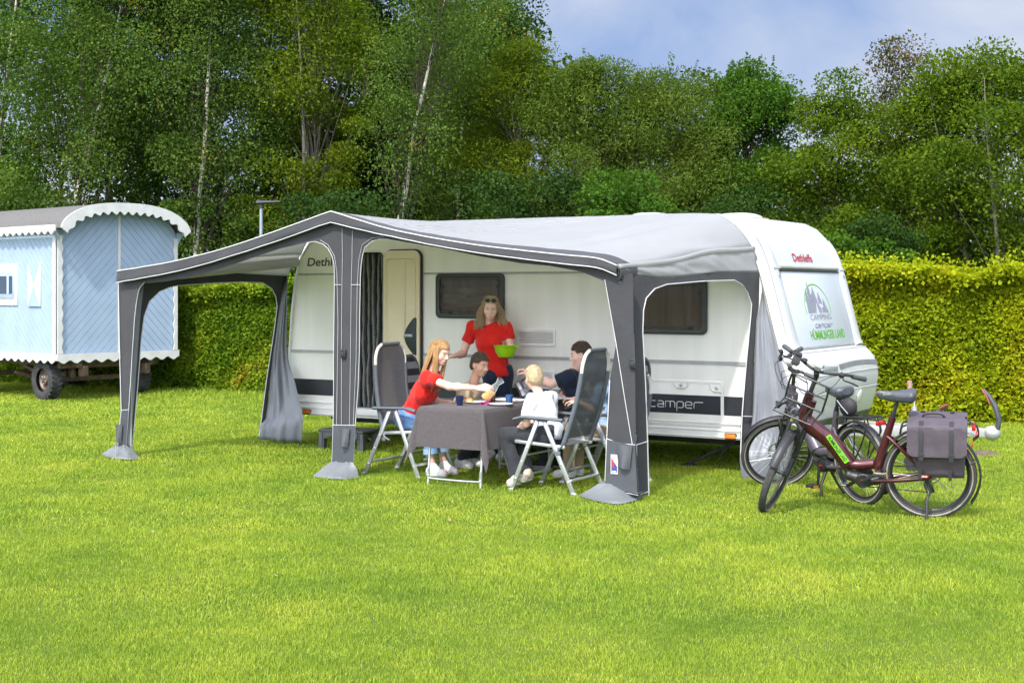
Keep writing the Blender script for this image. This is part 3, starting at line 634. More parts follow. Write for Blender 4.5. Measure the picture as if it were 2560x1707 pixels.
# windows
CURT = mat('curtain_fabric', (.42, .35, .31), .8, col2=(.62, .57, .52), vscale=3, stretch=(5, 1, .3))
INNER = mat('cabin_dark', (.05, .045, .04), .8)
def window(x0, x1, z0, z1, drape):
    b = MB(); ringplate(b, rrect(x0, x1, z0, z1, .06), rrect(x0+.055, x1-.055, z0+.05, z1-.05, .05), -.002, .036); fr = b.build('window', FRAME_D, cv, bevel=.006)
    b = MB(); plate(b, rrect(x0+.04, x1-.04, z0+.035, z1-.035, .05), -.022, .005); b.build('pane', ACRYL, fr)
    b = MB(); ringplate(b, rrect(x0+.075, x1-.075, z0+.075, z1-.07, .05), rrect(x0+.082, x1-.082, z0+.082, z1-.077, .045), -.028, .003)
    for sx in (x0+.09, x1-.09): b.box((sx, -.018, z1-.15), (.02, .012, .03)); b.box((sx+(.1 if sx < (x0+x1)/2 else -.1), -.018, z0+.07), (.05, .012, .035))
    b.build('window_catch', FRAME_D, fr)
    b = MB(); P = []
    for i in range(60):
        u = i/59; x = x0+.05+(x1-x0-.1)*u; row = []
        for j in range(14):
            z = z0+.05+(z1-z0-.1)*j/13
            y = -.012+.006*math.sin(u*62+.6*math.sin(j*.5)) if drape else -.012+.008*math.sin(j*1.3+2.2*math.sin(u*3.4))
            row.append((x, y, z))
        P.append(row)
    b.grid(P); b.build('curtain', CURT, fr, smooth=180)
    if not drape:
        b = MB(); P = []
        for i in range(50):
            u = i/49; P.append([(x0+.10+(x1-x0-.30)*u, -.016-.004*math.sin(v*9+2.5*math.sin(u*5))*math.sin(PI*u), z0+.10+(.16+.05*math.sin(PI*u))*v+.03*math.sin(PI*u)) for v in np.linspace(0, 1, 24)])
        b.grid(P); b.build('blind_fold', mat('blind_silver', (.52, .49, .48), .4, col2=(.74, .73, .72), vscale=6, stretch=(1, 1, 5)), fr, smooth=180)
window(-.986, -.076, 1.527, 2.035, False)
window(1.43, 2.348, 1.391, 1.965, True)
# vents
for x0, x1, z0, z1 in ((.085, .571, 1.231, 1.418), (.074, .56, .80, .972)):
    b = MB(); wallring(x0, x1, z0, z1, .02, .030, -.002, .018, b); v = b.build('vent', WHITE_T, cv, bevel=.005)
    b = MB(); b.box(((x0+x1)/2, -.003, (z0+z1)/2), (x1-x0-.04, .004, z1-z0-.04)); b.build('vent_back', UNDER, v)
    b = MB()
    for i in range(6):
        z = z0+.038+(z1-z0-.076)*i/5; b.box(((x0+x1)/2, -.010, z), (x1-x0-.05, .016, .0135), Matrix.Rotation(R(28), 3, 'X'))
    b.build('louvre', WHITE_T, v)
# locker hatch with the lettered stripe
b = MB(); plate(b, rrect(1.655, 2.523, .457, .925, .045), .001, .012); ht = b.build('hatch', WHITE_W, cv, bevel=.004)
b = MB(); wallring(1.665, 2.513, .467, .915, .04, .018, -.011, .007, b)
b.tube([(1.98, -.02, .90), (1.99, -.02, .865), (2.02, -.02, .845), (2.10, -.02, .845), (2.13, -.02, .865), (2.14, -.02, .90)], .008, 6); b.tube([(2.38, -.02, .90), (2.39, -.02, .84), (2.42, -.02, .82), (2.50, -.02, .815)], .008, 6)
b.build('hatch_rim', WHITE_T, ht)
b = MB(); b.lathe([(.018, 0), (.018, .012), (.006, .014)], 12, Matrix.Translation((2.06, -.012, .872)) @ Matrix.Rotation(R(90), 4, 'X')); b.lathe([(.018, 0), (.018, .012), (.006, .014)], 12, Matrix.Translation((2.45, -.012, .855)) @ Matrix.Rotation(R(90), 4, 'X')); b.build('hatch_lock', STEEL, ht)
b = MB(); b.box((2.089, -.0125, .678), (.82, .006, .19)); b.build('hatch_stripe', BLACK_BAND, ht)
GL = {'c': [[(1, 1), (.2, 1), (0, .8), (0, .2), (.2, 0), (1, 0)]], 'a': [[(.1, 1), (.85, 1), (1.05, .8), (1.05, 0), (.2, 0), (0, .2), (.1, .48), (1.05, .5)]], 'm': [[(0, 0), (0, 1), (1.4, 1), (1.6, .8), (1.6, 0)], [(.8, 1), (.8, 0)]],
      'p': [[(0, -.6), (0, .8), (.2, 1), (.9, 1), (1.1, .8), (1.1, .2), (.9, 0), (.18, 0)]], 'e': [[(1.1, 0), (.2, 0), (0, .2), (0, .8), (.2, 1), (.9, 1), (1.1, .8), (1.1, .5), (.15, .5)]], 'r': [[(0, 0), (0, .8), (.2, 1), (1.5, 1)]]}
def stroked(name, M, h, wtot, rad, m, parent):
    ws = {'c': 1.0, 'a': 1.05, 'm': 1.6, 'p': 1.1, 'e': 1.1, 'r': 1.5}; tot = sum(ws[c] for c in 'camper')+5*.35; sx = wtot/tot; b = MB(); x = 0
    for ch in 'camper':
        for pl in GL[ch]: b.tube([M @ Vector(((x+p[0])*sx, p[1]*h, 0)) for p in pl], rad, 6)
        x += ws[ch]+.35
    return b.build(name, m, parent, smooth=180)
stroked('lettering', frame((1.70, -.016, .640), (1, 0, 0), (0, 0, 1)), .062, .60, .0052, SILVER_L, ht)
def script_brand(name, o, u, v, hgt, width, m, bold=.004, shear=.12):
    me = textmesh('Dethleffs', 1, .0, .016, shear); vv = np.array([q.co[:] for q in me.vertices]); x0, x1 = vv[:, 0].min(), vv[:, 0].max(); y1 = vv[:, 1].max()
    M = frame(o, u, v) @ Matrix.Diagonal((width/(x1-x0), hgt/y1, 1, 1)) @ Matrix.Translation((-x0, 0, .0))
    return putmesh(name, me, M, m, cv)
script_brand('brand_lettering', (-2.885, -.003, 2.135), (1, 0, 0), (0, 0, 1), .098, .62, DARK_L)
# front: window film, gutter, cowls, lettering, bumper features
def fp(y, z, out=0):                                      # point on the front at height z
    x = front_x(z); x2 = front_x(z+.02); n = Vector((.02, 0, x-x2)).normalized(); return Vector((x, y, z))+n*out
FU = Vector((0, 1, 0)); FVv = (fp(0, 1.95)-fp(0, 1.35)).normalized(); FN = FU.cross(FVv)
b = MB(); o0 = fp(1.15, 1.265, .002); Lw = (fp(1.15, 2.035)-fp(1.15, 1.265)).length
b.prism([(-.90, 0), (.90, 0), (.885, Lw*.5), (.87, Lw), (-.87, Lw), (-.885, Lw*.5)], o0, FU, FVv, .010); wf = b.build('front_window', FILM, cv, bevel=.003)
b = MB(); b.prism([(-.905, 0), (.905, 0), (.905, .02), (-.905, .02)], o0-FVv*.02, FU, FVv, .014); b.build('window_seal', GREY_TRIM, wf)
b = MB(); b.tube([fp(.25, 2.075, .016), fp(2.05, 2.075, .016)], .022, 8); b.build('gutter', mat('gutter_grey', (.42, .42, .40), .5, var=.1), cv)
b = MB(); b.tube([fp(.26, 2.038, .016), fp(2.04, 2.038, .016)], .010, 8); b.build('gutter_seal', FRAME_D, cv)
for s in (0, 1):
    b = MB(); P = []
    zs = np.linspace(1.235, 2.40, 22)
    for z in zs:
        row = []; f = (z-1.235)/1.165; wid = .27-.10*f
        for q in range(9):
            u = q/8; yy = (.035+wid*u) if s == 0 else CW-.035-wid*(1-u); e = 4*u*(1-u); row.append(fp(yy, z, .002+.030*e**.4*(min(1, (1-f)*6)**.5)))
        P.append(row)
    b.grid(P); o = b.build('front_cowl', WHITE_P, cv, smooth=60)
    yq = .16 if s == 0 else CW-.16
    b = MB(); b.lathe([(.022, 0), (.022, .006), (.010, .007)], 14, frame(fp(yq, 1.99, .033), FU, FVv)); b.build('screw_cap', GREY_TRIM, o)
    b = MB(); b.tube([fp(.04 if s == 0 else CW-.26, 2.055, .034), fp(.26 if s == 0 else CW-.04, 2.055, .034)], .004, 5); b.build('cowl_joint', GREY_TRIM, o)
fv2 = (fp(0, 2.24)-fp(0, 2.14)).normalized()
script_brand('brand_lettering', fp(.78, 2.145, .006), FU, fv2, .088, .58, RED_L)
# awning-rail edge strip down the front edge and along the roof edge
b = MB(); edge = [cara_pt(i, .0, rr*.92)+Vector((0, -.006, 0)) for i in range(7, len(PROF)-3)]; b.tube(edge, .013, 6); b.build('roof_rail', mat('rail_cream', (.70, .68, .60), .6, var=.12, vscale=30, bump=.5, bscale=25), cv, smooth=60)
# emblem: arc, firs, tent, tree
EM = frame(fp(1.10, 1.625, .014), FU, FVv) @ Matrix.Diagonal((1.62, 1.04, 1, 1))                 # x across, y up the pane
def em(pts): return [EM @ Vector((x, y, 0)) for x, y in pts]
b = MB(); b.tube(em([(.235*math.cos(R(a)), .02+.255*math.sin(R(a))) for a in range(-12, 193, 6)]), .0075, 6, flat=.35); b.build('emblem_arc', GREEN_L, wf)
b = MB(); w3 = EM.to_3x3(); 
def empoly(poly, mb): mb.prism(poly, EM.translation, w3 @ Vector((1, 0, 0)), w3 @ Vector((0, 1, 0)), .003)
for i, poly in enumerate(([(-.20, -.02), (-.19, .10), (-.205, .10), (-.178, .17), (-.188, .17), (-.16, .23), (-.13, .12), (-.118, -.02)], [(-.112, -.02), (-.13, .11), (-.12, .11), (-.14, .20), (-.13, .20), (-.108, .305), (-.08, .20), (-.088, .20), (-.062, .10), (-.07, -.02)],
     [(-.065, .08), (-.075, .16), (-.048, .20), (-.03, .255), (0, .18), (-.008, .18), (.02, .10), (.012, .10), (.02, .06), (-.02, .10), (-.045, .08)], [(.022, .06), (.04, .12), (.03, .12), (.06, .20), (.095, .10), (.088, .10), (.105, .07), (.06, .085)], [(.11, .0), (.108, .06), (.125, .13), (.155, .07), (.148, .07), (.19, -.02), (.13, -.02)], [(-.066, -.02), (-.058, .07), (-.03, .095), (-.012, .09), (-.052, -.02)], [(.012, -.02), (-.008, .06), (.0, .085), (.03, .05), (.045, .04), (.058, .03), (.058, -.02)], [(.075, -.02), (.075, .03), (.108, .04), (.108, -.02)])):
    empoly(poly, b)
b.build('emblem_firs', GREY_L, wf)
def textfit(name, txt, o, u, v, width, hgt, m, parent, bold=0, cap=True):
    me = textmesh(txt, 1, 0, bold); vv = np.array([q.co[:] for q in me.vertices]); x0, x1 = vv[:, 0].min(), vv[:, 0].max()
    putmesh(name, me, frame(o, u, v) @ Matrix.Diagonal((width/(x1-x0), hgt/.7, 1, 1)) @ Matrix.Translation((-x0, 0, 0)), m, parent)
def onpane(y, s): return o0+FU*(y-1.15)+FVv*s+FN*.013
textfit('lettering', 'CAMPING', onpane(.80, .275), FU, FVv, .64, .060, GREY_L, wf)
stroked('lettering', frame(onpane(.88, .195), FU, FVv), .034, .55, .0040, GREY_L, wf)
textfit('lettering', 'HÜMMLINGER LAND', onpane(.68, .070), FU, FVv, 1.06, .092, GREEN_L, wf, bold=.02)
# bumper: grey stripe, ledge line, grip recess, marker lamp, dark lower strip
b = MB(); P = []
for i in range(30):
    y = .95+1.28*i/29; P.append([fp(y, 1.045+.02*math.sin(PI*i/29)-.02+.006*j, .005) for j in range(9)])
b.grid(P); b.build('bumper_stripe', mat('bumper_grey', (.17, .175, .18), .5), cv, smooth=60)
b = MB(); b.tube([fp(.05+2.2*i/20, 1.215, .004) for i in range(21)], .006, 5); b.tube([fp(.05+2.2*i/20, .985, .004) for i in range(21)], .005, 5); b.tube([fp(.05+2.2*i/20, .80, .004) for i in range(21)], .004, 5); b.build('bumper_joint', mat('joint_grey', (.5, .5, .5), .6, var=.1), cv)
b = MB(); b.bar(fp(.42, 1.055, .006), fp(.86, 1.035, .006), .05, .012, (1, 0, 0)); b.build('grip_recess', GREY_TRIM, cv, bevel=.004)
b = MB(); fn = (fp(1, .70, 1)-fp(1, .70)); b.lathe([(.075, 0), (.075, .012), (.055, .02), (.02, .024)], 20, frame(fp(1.62, .71, .002), FU, fn.cross(FU)*1)); ml = b.build('marker_lamp', mat('lamp_white', (.72, .72, .68), .2, var=.05, coat=.6), cv, smooth=40)
b = MB(); P = []
for i in range(24):
    y = .08+2.14*i/23; P.append([fp(y, .36+.17*j/6+.0*i, .006) for j in range(7)])
b.grid(P); b.build('lower_strip', mat('strip_dark_olive', (.05, .06, .035), .35, var=.2), cv, smooth=60)  # strip of dark greenish colour along the foot of the front
# roof hatches
ROOFH = mat('hatch_beige', (.55, .51, .44), .35, var=.06)
for x, y, w, m_ in ((1.25, .95, .42, GREY_TRIM), (2.05, 1.55, .46, ROOFH)):
    b = MB(); P = []
    for i in range(13):
        P.append([(x+w*(i/12-.5), y+w*(j/12-.5), 2.63+.075*((1-(2*i/12-1)**4)*(1-(2*j/12-1)**4))**.5) for j in range(13)])
    b.grid(P); b.box((x, y, 2.635), (w+.04, w+.04, .03)); b.build('roof_hatch', m_, cv, smooth=50)
# running gear, steadies, drawbar
b = MB(); b.box((0, .45, .30), (5.6, .06, .12)); b.box((0, 1.85, .30), (5.6, .06, .12)); b.box((0, 1.15, .29), (.10, 2.0, .08)); b.box((0, 1.15, .36), (6.1, 2.2, .03)); b.build('chassis', UNDER, cv)
for y in (.22, 2.08):
    b = MB(); b.lathe([(.20, -.09), (.30, -.09), (.325, -.06), (.325, .06), (.30, .09), (.20, .09)], 28, Matrix.Translation((-.15, y, .325)) @ Matrix.Rotation(R(90), 4, 'X')); wh = b.build('wheel', RUBBER, cv)
    b = MB(); b.lathe([(.02, -.05), (.19, -.05), (.20, .05), (.05, .04)], 20, Matrix.Translation((-.15, y, .325)) @ Matrix.Rotation(R(90), 4, 'X')); b.build('rim', STEEL, wh)
for x, d in ((-2.75, .55), (2.55, -.55)):
    for y in (.30, 2.0):
        b = MB(); b.bar((x, y, .30), (x+d, y, .03), .05, .03); b.box((x+d, y, .015), (.14, .12, .03)); b.bar((x+.1*d, y-.02, .31), (x+.35*d, y-.02, .12), .02, .02); b.build('corner_steady', UNDER, cv, bevel=.004)
DB = 4.86
b = MB(); b.bar((3.0, .75, .40), (DB-.55, 1.13, .42), .07, .11); b.bar((3.0, 1.55, .40), (DB-.55, 1.17, .42), .07, .11); b.bar((DB-.75, 1.15, .43), (DB-.02, 1.15, .43), .075, .085); db = b.build('drawbar', mat('drawbar_white', (.36, .36, .355), .5, var=.08, vscale=10), cv, bevel=.006)
b = MB(); b.tube([(DB-.30, 1.15, .43), (DB-.20, 1.15, .43)], [.045, .035], 12); b.build('gaiter', RUBBER, db)
b = MB(); b.ball((DB+.03, 1.15, .43), (.085, .07, .075)); b.build('coupling', STEEL, db)
b = MB(); b.tube([(DB+.08, 1.15, .46), (DB+.10, 1.15, .56), (DB+.06, 1.15, .70), (DB+.0, 1.15, .80), (DB-.05, 1.15, .86)], [.035, .042, .038, .028, .018], 8, flat=.7); hd = b.build('coupling_handle', PLAST_G, db)
b = MB(); b.tube([(DB-.055, 1.10, .86), (DB-.01, 1.09, .80), (DB+.02, 1.09, .72)], .010, 6); b.build('red_insert', mat('red_plastic', (.24, .05, .03), .4), hd)
b = MB(); b.tube([(DB-.62, 1.12, .48), (DB-.52, 1.12, .60), (DB-.40, 1.12, .68)], [.022, .024, .018], 8); hb = b.build('handbrake', PLAST_G, db)
b = MB(); b.tube([(DB-.47, 1.10, .655), (DB-.385, 1.10, .70)], .014, 6); b.build('grip_end', MATS['red_plastic'], hb)
b = MB(); b.tube([(DB-.72, 1.08, .14), (DB-.72, 1.08, .66)], .030, 12); b.tube([(DB-.72, 1.08, .66), (DB-.72, 1.08, .75)], .010, 6); b.tube([(DB-.72, 1.08, .75), (DB-.74, 1.0, .80)], .009, 6); jw = b.build('jockey_post', STEEL, db)
b = MB(); b.lathe([(.02, -.025), (.10, -.03), (.10, .03), (.02, .025)], 18, Matrix.Translation((DB-.72, 1.08, .10)) @ Matrix.Rotation(R(90), 4, 'X')); b.build('jockey_wheel', RUBBER, jw)
b = MB(); b.tube([(DB-.74, 1.0, .79), (DB-.745, 1.0, .93)], [.020, .026], 10); b.build('crank_knob', mat('knob_red', (.40, .22, .19), .6, var=.2, vscale=30), jw)
b = MB(); b.tube(spline([(DB-.32, 1.06, .46), (DB-.20, 1.0, .56), (DB-.08, 1.0, .50), (DB-.12, 1.0, .33), (DB-.2, 1.02, .24)], 6), .007, 5); b.build('breakaway_cable', mat('cable_red', (.65, .06, .03), .5), db)
# ================================================================ awning
AW_D = mat('awning_dark', (.040, .040, .046), .8, var=.10, vscale=5, bump=.35, bscale=14, sheen=.1)
AW_B = mat('awning_pvc', (.065, .070, .082), .45, var=.10, vscale=4, bump=.5, bscale=9)
AW_L = mat('awning_light', (.42, .43, .46), .6, var=.03, vscale=3, bump=.5, bscale=7)
AW_G = mat('awning_grey', (.21, .222, .25), .42, var=.06, vscale=4, bump=.6, bscale=8)
AW_S = mat('awning_skirt', (.15, .16, .17), .5, var=.10, vscale=5, bump=.6, bscale=10)
SHOE_C = mat('patch_cream', (.62, .60, .55), .7)
PIPE = mat('white_piping', (.60, .60, .60), .6, var=.03)
# roof and inner cloth let some daylight through
for m_, t_ in ((AW_L, .46), (AW_G, .05)):
    nt = m_.node_tree; p_ = nt.nodes['Principled BSDF']; tr = nt.nodes.new('ShaderNodeBsdfTranslucent'); tr.inputs[0].default_value = (.80, .79, .72, 1)
    ms = nt.nodes.new('ShaderNodeMixShader'); ms.inputs[0].default_value = t_; nt.links.new(p_.outputs[0], ms.inputs[1]); nt.links.new(tr.outputs[0], ms.inputs[2]); nt.links.new(ms.outputs[0], nt.nodes['Material Output'].inputs['Surface'])
aw = thing('awning', 'grey full-width awning with a pointed roof attached to the caravan', 'awning', (-.56, -1.15, 0), world=True)
YF = -2.30
FL = spline([(-3.66, YF, 2.05), (-2.77, YF, 2.155), (-1.89, YF, 2.318), (-.67, YF, 2.622)], 10)
FR = spline([(-.67, YF, 2.622), (.10, YF, 2.42), (1.0, YF, 2.268), (1.9, YF, 2.165), (2.30, YF, 2.125), (2.50, YF, 2.06)], 10)
RL = spline([(-2.97, -.012, 2.27), (-2.88, -.012, 2.42), (-2.70, -.012, 2.555), (-2.42, -.012, 2.622), (-1.5, -.012, 2.628), (-.5, -.012, 2.628)], 8)
RRr = spline([(-.5, -.012, 2.628), (1.0, -.012, 2.628), (2.30, -.012, 2.624), (2.55, -.012, 2.565), (2.71, -.012, 2.44), (2.835, -.012, 2.27)], 8)
NU, NV = 46, 56
fr_ = resample(FL, NU)+resample(FR, NU)[1:]; re_ = resample(RL, NU)+resample(RRr, NU)[1:]
def roofpt(i, v):
    a, c = re_[i], fr_[i]; u = i/(2*NU-2); p = a.lerp(c, v); sag = math.sin(PI*v)
    p.z -= .045*sag*(.4+.6*math.sin(PI*u))
    # rear part keeps close to the caravan's rounded roof edge towards both ends
    e = max(0, (abs(u-.5)-.25)*4); p.z += .05*e*math.sin(PI*v)*(1-v)
    wr = np.array([[u*44+v*3, v*1.5, 1.0]]); amp = .008+.045*max(0, (u-.70)/.30)*(1-v)*min(1, v*6)+.008*max(0, (.25-u)/.25)
    p.z += amp*float(vnoise(wr)[0])*(.2+.8*math.sin(PI*min(1, max(0, v))))
    return p
VB = .905
P = [[roofpt(i, v) for v in np.linspace(0, VB, NV)] for i in range(2*NU-1)]
b = MB(); b.grid(P, .003); b.build('roof', AW_L, aw, smooth=180)
P = [[roofpt(i, v)+Vector((0, 0, .001)) for v in np.linspace(VB, 1, 8)] for i in range(2*NU-1)]
b = MB(); b.grid(P, .003); b.build('roof_border', AW_D, aw, smooth=180)
# thin seam lines across the roof
b = MB()
for i0, i1 in ((64, 50), (68, 55), (52, 40)): b.tube([roofpt(int(round(i0+(i1-i0)*t)), VB*t)+Vector((0, 0, .003)) for t in np.linspace(0, .97, 40)], .0040, 4)
b.build('seam', mat('seam_grey', (.30, .30, .33), .7), aw)
def vh(x):
    xs = [-3.7, -1.9, -.67, .1, 1.0, 2.6]; hs = [.125, .10, .108, .062, .068, .085]; return float(np.interp(x, xs, hs))
ed = [roofpt(i, 1) for i in range(2*NU-1)]
vb = []
b = MB(); P = []
for i, p in enumerate(ed):
    h_ = vh(p.x); row = []
    for j in range(6):
        t = j/5; w_ = .010*float(vnoise(np.array([[i*.35, t*2, 3]]))[0])*t; row.append(p+Vector((0, -.012*math.sin(t*PI*.5)-.006+w_, -h_*t)))
    P.append(row); vb.append(row[-1].copy())
b.grid(P, .003); b.build('valance', AW_D, aw, smooth=180)
b = MB(); b.tube([p+Vector((0, -.012, .002)) for p in ed], .0062, 6); b.build('piping', PIPE, aw); b = MB(); b.tube([p+Vector((0, -.002, 0)) for p in vb], .0048, 6); b.build('piping', PIPE, aw)
# front wall cloth: header and three legs, cut as one run of panels
def fw(pts, y=YF+.05): return [(v.x, v.z) for v in (onwall(px, py, y) for px, py in pts)]
def cloth(name, poly, m, o, u, v, th=.004, sub=True):
    """flat cut cloth with a light ripple"""
    b = MB(); b.add([(x, z, 0) for x, z in poly], [tuple(range(len(poly)))])
    bm = bmesh.new(); vs = [bm.verts.new(q) for q in b.v]; f = bm.faces.new(vs); f.normal_update(); bmesh.ops.triangulate(bm, faces=[f])
    for _ in range(5):
        es = [e for e in bm.edges if e.calc_length() > .09]
        if not es: break
        bmesh.ops.subdivide_edges(bm, edges=es, cuts=1, use_grid_fill=False); bmesh.ops.triangulate(bm, faces=bm.faces)
    w = Vector(u).cross(Vector(v)).normalized(); bm.verts.ensure_lookup_table()
    co = np.array([q.co[:] for q in bm.verts]); nzv = vnoise(co*np.array([1, .45, 1])+7.3, 4.5)*.010+vnoise(co*np.array([1, .5, 1])+2.1, 11)*.003
    vv = [Vector(o)+Vector(u)*c[0]+Vector(v)*c[1]+w*n_ for c, n_ in zip(co, nzv)]
    bm.faces.ensure_lookup_table(); fs = [tuple(q.index for q in f.verts) for f in bm.faces]
    bed = [e for e in bm.edges if len(e.link_faces) == 1]; be = [(e.verts[0].index, e.verts[1].index) for e in bed]; bm.free()
    n = len(vv); r = MB(); r.add(vv+[q-w*th for q in vv], fs+[tuple(i+n for i in f[::-1]) for f in fs]+[(a, c, c+n, a+n) for a, c in be])
    return r.build(name, m, aw, smooth=40)
O2, UX2 = (0, YF+.05, 0), (1, 0, 0)
ML = [(767, 607), (788, 604), (807, 610), (820.5, 622), (830, 640), (835, 663), (836, 691), (835, 800), (834, 877.6), (834, 972), (832.6, 1062), (829.7, 1168)]
MR = [(973.5, 598.5), (948.7, 597.6), (929.5, 604), (912, 618.6), (906.6, 637.7), (903, 662.6), (901, 691), (899, 800), (898.6, 877), (895, 972), (888, 1062), (883, 1168)]
cloth('centre_leg', fw([(767, 575)]+ML+MR[::-1]+[(973.5, 580), (900, 562), (824, 541)]), AW_D, O2, UX2, VZ)
LE = [(362, 706), (352, 716), (346, 729), (340, 762), (336, 798), (329, 910), (322, 1021.6), (315, 1122)]
cloth('corner_leg', fw([(296, 690)]+[(296, 760), (299, 880), (303, 1025), (294, 1122)]+LE[::-1]+[(364, 690)]), AW_D, O2, UX2, VZ)
cloth('header', fw([(364, 690), (364, 706), (372, 708), (420, 703), (500, 687), (600, 655), (700, 621), (767, 607), (767, 575), (700, 598), (600, 634), (450, 676)]), AW_D, O2, UX2, VZ)
cloth('header', fw([(973.5, 580), (973.5, 598.5), (1100, 620), (1200, 641), (1300, 658), (1376, 665), (1453, 679), (1509, 702), (1545, 702), (1545, 665), (1400, 645), (1200, 612)]), AW_D, O2, UX2, VZ)
RE_ = [(1509, 698), (1528, 790), (1540, 857), (1524.5, 949), (1517, 1094), (1512, 1215)]
cloth('corner_leg', fw([(1509, 690)]+RE_+[(1597, 1240), (1591, 1112), (1586, 908), (1582, 684)]), AW_D, O2, UX2, VZ)
def pipe(pts, y=YF+.04, r=.0035): b = MB(); b.tube([onwall(px, py, y) for px, py in pts], r, 6); b.build('piping', PIPE, aw, smooth=60)
pipe(ML); pipe(MR); pipe(LE); pipe([(1512, 699), (1528, 790), (1540, 857), (1560, 985), (1580.6, 1110)]); pipe([(1524.5, 949), (1517, 1094), (1512, 1215)], r=.004); pipe([(296, 705), (299, 880), (303, 1025), (294, 1122)], r=.005)
pipe([(832.5, 1062), (888, 1063)]); pipe([(303, 1025), (322, 1024)]); pipe([(1517, 1096), (1545, 1107), (1588, 1112)])
pipe([(1510, 1207), (1550, 1228), (1596, 1238)]); pipe([(829, 1160), (884, 1161)], r=.004); pipe([(294, 1116), (316, 1116)])
# double stitched seams on the centre leg
for pts in ([(855, 571), (856, 640), (855, 705), (854, 800), (853, 1160)], [(881, 576), (880, 640), (878, 712), (876, 900), (872, 1160)], [(800, 600), (820, 612), (836, 640), (842, 680), (845, 800), (840, 1160)], [(960, 592), (930, 595), (905, 612), (897, 650), (893, 711), (890, 900), (879, 1160)]): pipe(pts, r=.0018)
pipe([(836, 712), (853, 712)], r=.003); pipe([(878, 712), (900, 712)], r=.003)
for poly_ in ([(832.6, 1064), (888, 1064), (883, 1162), (829.7, 1162)], [(1518, 1098), (1587, 1114), (1594, 1237), (1513, 1210)], [(303.5, 1027), (321, 1025), (315, 1116), (295, 1116)]):
    b = MB(); b.add([onwall(px, py, YF+.033) for px, py in poly_]+[onwall(px, py, YF+.036) for px, py in poly_], [(0, 1, 2, 3), (7, 6, 5, 4), (0, 4, 5, 1), (1, 5, 6, 2), (2, 6, 7, 3), (3, 7, 4, 0)]); b.build('leg_bottom', AW_B, aw, smooth=0)
# zip flap, buckles, tied-up pocket flaps
for px, py in ((858, 884), (1581, 908)):
    b = MB(); p = onwall(px, py, YF+.03); b.box(p, (.058, .022, .085)); b.box(p+Vector((0, -.012, -.005)), (.038, .014, .05)); b.box(p+Vector((0, -.016, .03)), (.03, .012, .02)); b.build('buckle', FRAME_D, aw, bevel=.006)
for px, py, w_, h_ in ((864, 1092, .12, .17), (1562, 1140, .16, .20), (300, 1082, .10, .19)):
    b = MB(); p = onwall(px, py, YF+.03); P = []
    for i in range(9):
        u = i/8-.5; P.append([p+Vector((u*w_*(1-.35*t), -.012-.035*math.cos(u*PI)*(.3+t), h_*(.5-t)-.03*u*t)) for t in np.linspace(0, 1, 8)])
    b.grid(P, .003); b.build('flap', AW_B, aw, smooth=60)
# light grey mud flaps spreading over the grass
def skirt(pxs_top, pxs_bot, n=16, m=9):
    top = resample([onwall(px, py, YF+.035) for px, py in pxs_top], n); bot = resample([at(px, F_*H_/(py-724), .012) for px, py in pxs_bot], n); P = []
    for i in range(n):
        row = []
        for j in range(m):
            t = j/(m-1); p = top[i].lerp(bot[i], t**.8); p.z = top[i].z*(1-t)**1.5+bot[i].z; p.y -= .02*math.sin(PI*t); w_ = .034*float(vnoise(np.array([[i*.7, t*2.5, 1.7]]))[0]); p.y += w_; p.z += abs(w_)*.6; row.append(p)
        P.append(row)
    b = MB(); b.grid(P, .003); b.build('mud_flap', AW_S, aw, smooth=60)
skirt([(829, 1158), (856, 1160), (884, 1159)], [(783, 1196), (815, 1199), (860, 1203), (902, 1197)])
skirt([(1511, 1206), (1550, 1228), (1597, 1236)], [(1448, 1243), (1490, 1256), (1540, 1265), (1590, 1258), (1634, 1226)])
skirt([(292, 1116), (304, 1118), (316, 1115)], [(252, 1142), (285, 1150), (330, 1153), (355, 1146)])
b = MB(); p = at(285, F_*H_/(1150-724)); b.tube([p+Vector((0, 0, -.02)), p+Vector((0, 0, .17)), p+Vector((.012, 0, .19)), p+Vector((.024, 0, .17)), p+Vector((.024, 0, .02))], .004, 5); b.build('peg', STEEL, aw)
# right gable: light upper cloth, dark frame with rounded opening, rear curtain
G0, G1 = (2.53, -2.25), (2.90, -.03); gd = Vector((G1[0]-G0[0], G1[1]-G0[1], 0)); GLn = gd.length; gd.normalize()
def gp(pts, a=G0, c=G1):
    d = Vector((c[0]-a[0], c[1]-a[1], 0)).normalized(); return [((v-Vector((a[0], a[1], 0))).dot(d), v.z) for v in (onplane(px, py, a, c) for px, py in pts)]
OPN = [(1622, 1240), (1619, 1102), (1614, 959), (1607, 832), (1609, 775.5), (1616, 745), (1637, 722), (1667, 711), (1759, 703), (1836, 700.5), (1856, 712), (1869, 732), (1879, 760), (1876.5, 796), (1866, 908), (1858.7, 990), (1855, 1041), (1851, 1143)]
cloth('side_wall', gp([(1582, 684), (1588, 960), (1596, 1238)]+OPN+[(1874, 1145), (1881.6, 1041), (1887, 898), (1892, 806), (1907, 719), (1897, 680), (1800, 680), (1680, 692), (1640, 692)]), AW_D, (*G0, 0), gd, VZ)
for off_, r_, pts in ((.012, .0052, OPN), (.01, .005, ((1590, 1112), (1620, 1103))), (.01, .005, ((1596, 1237), (1623, 1228))), (.01, .005, ((1857, 1040), (1882, 1041)))):
    b = MB(); b.tube([onplane(px, py, (G0[0]+off_, G0[1]), (G1[0]+off_, G1[1])) for px, py in pts], r_, 6); b.build('piping', PIPE, aw, smooth=60)
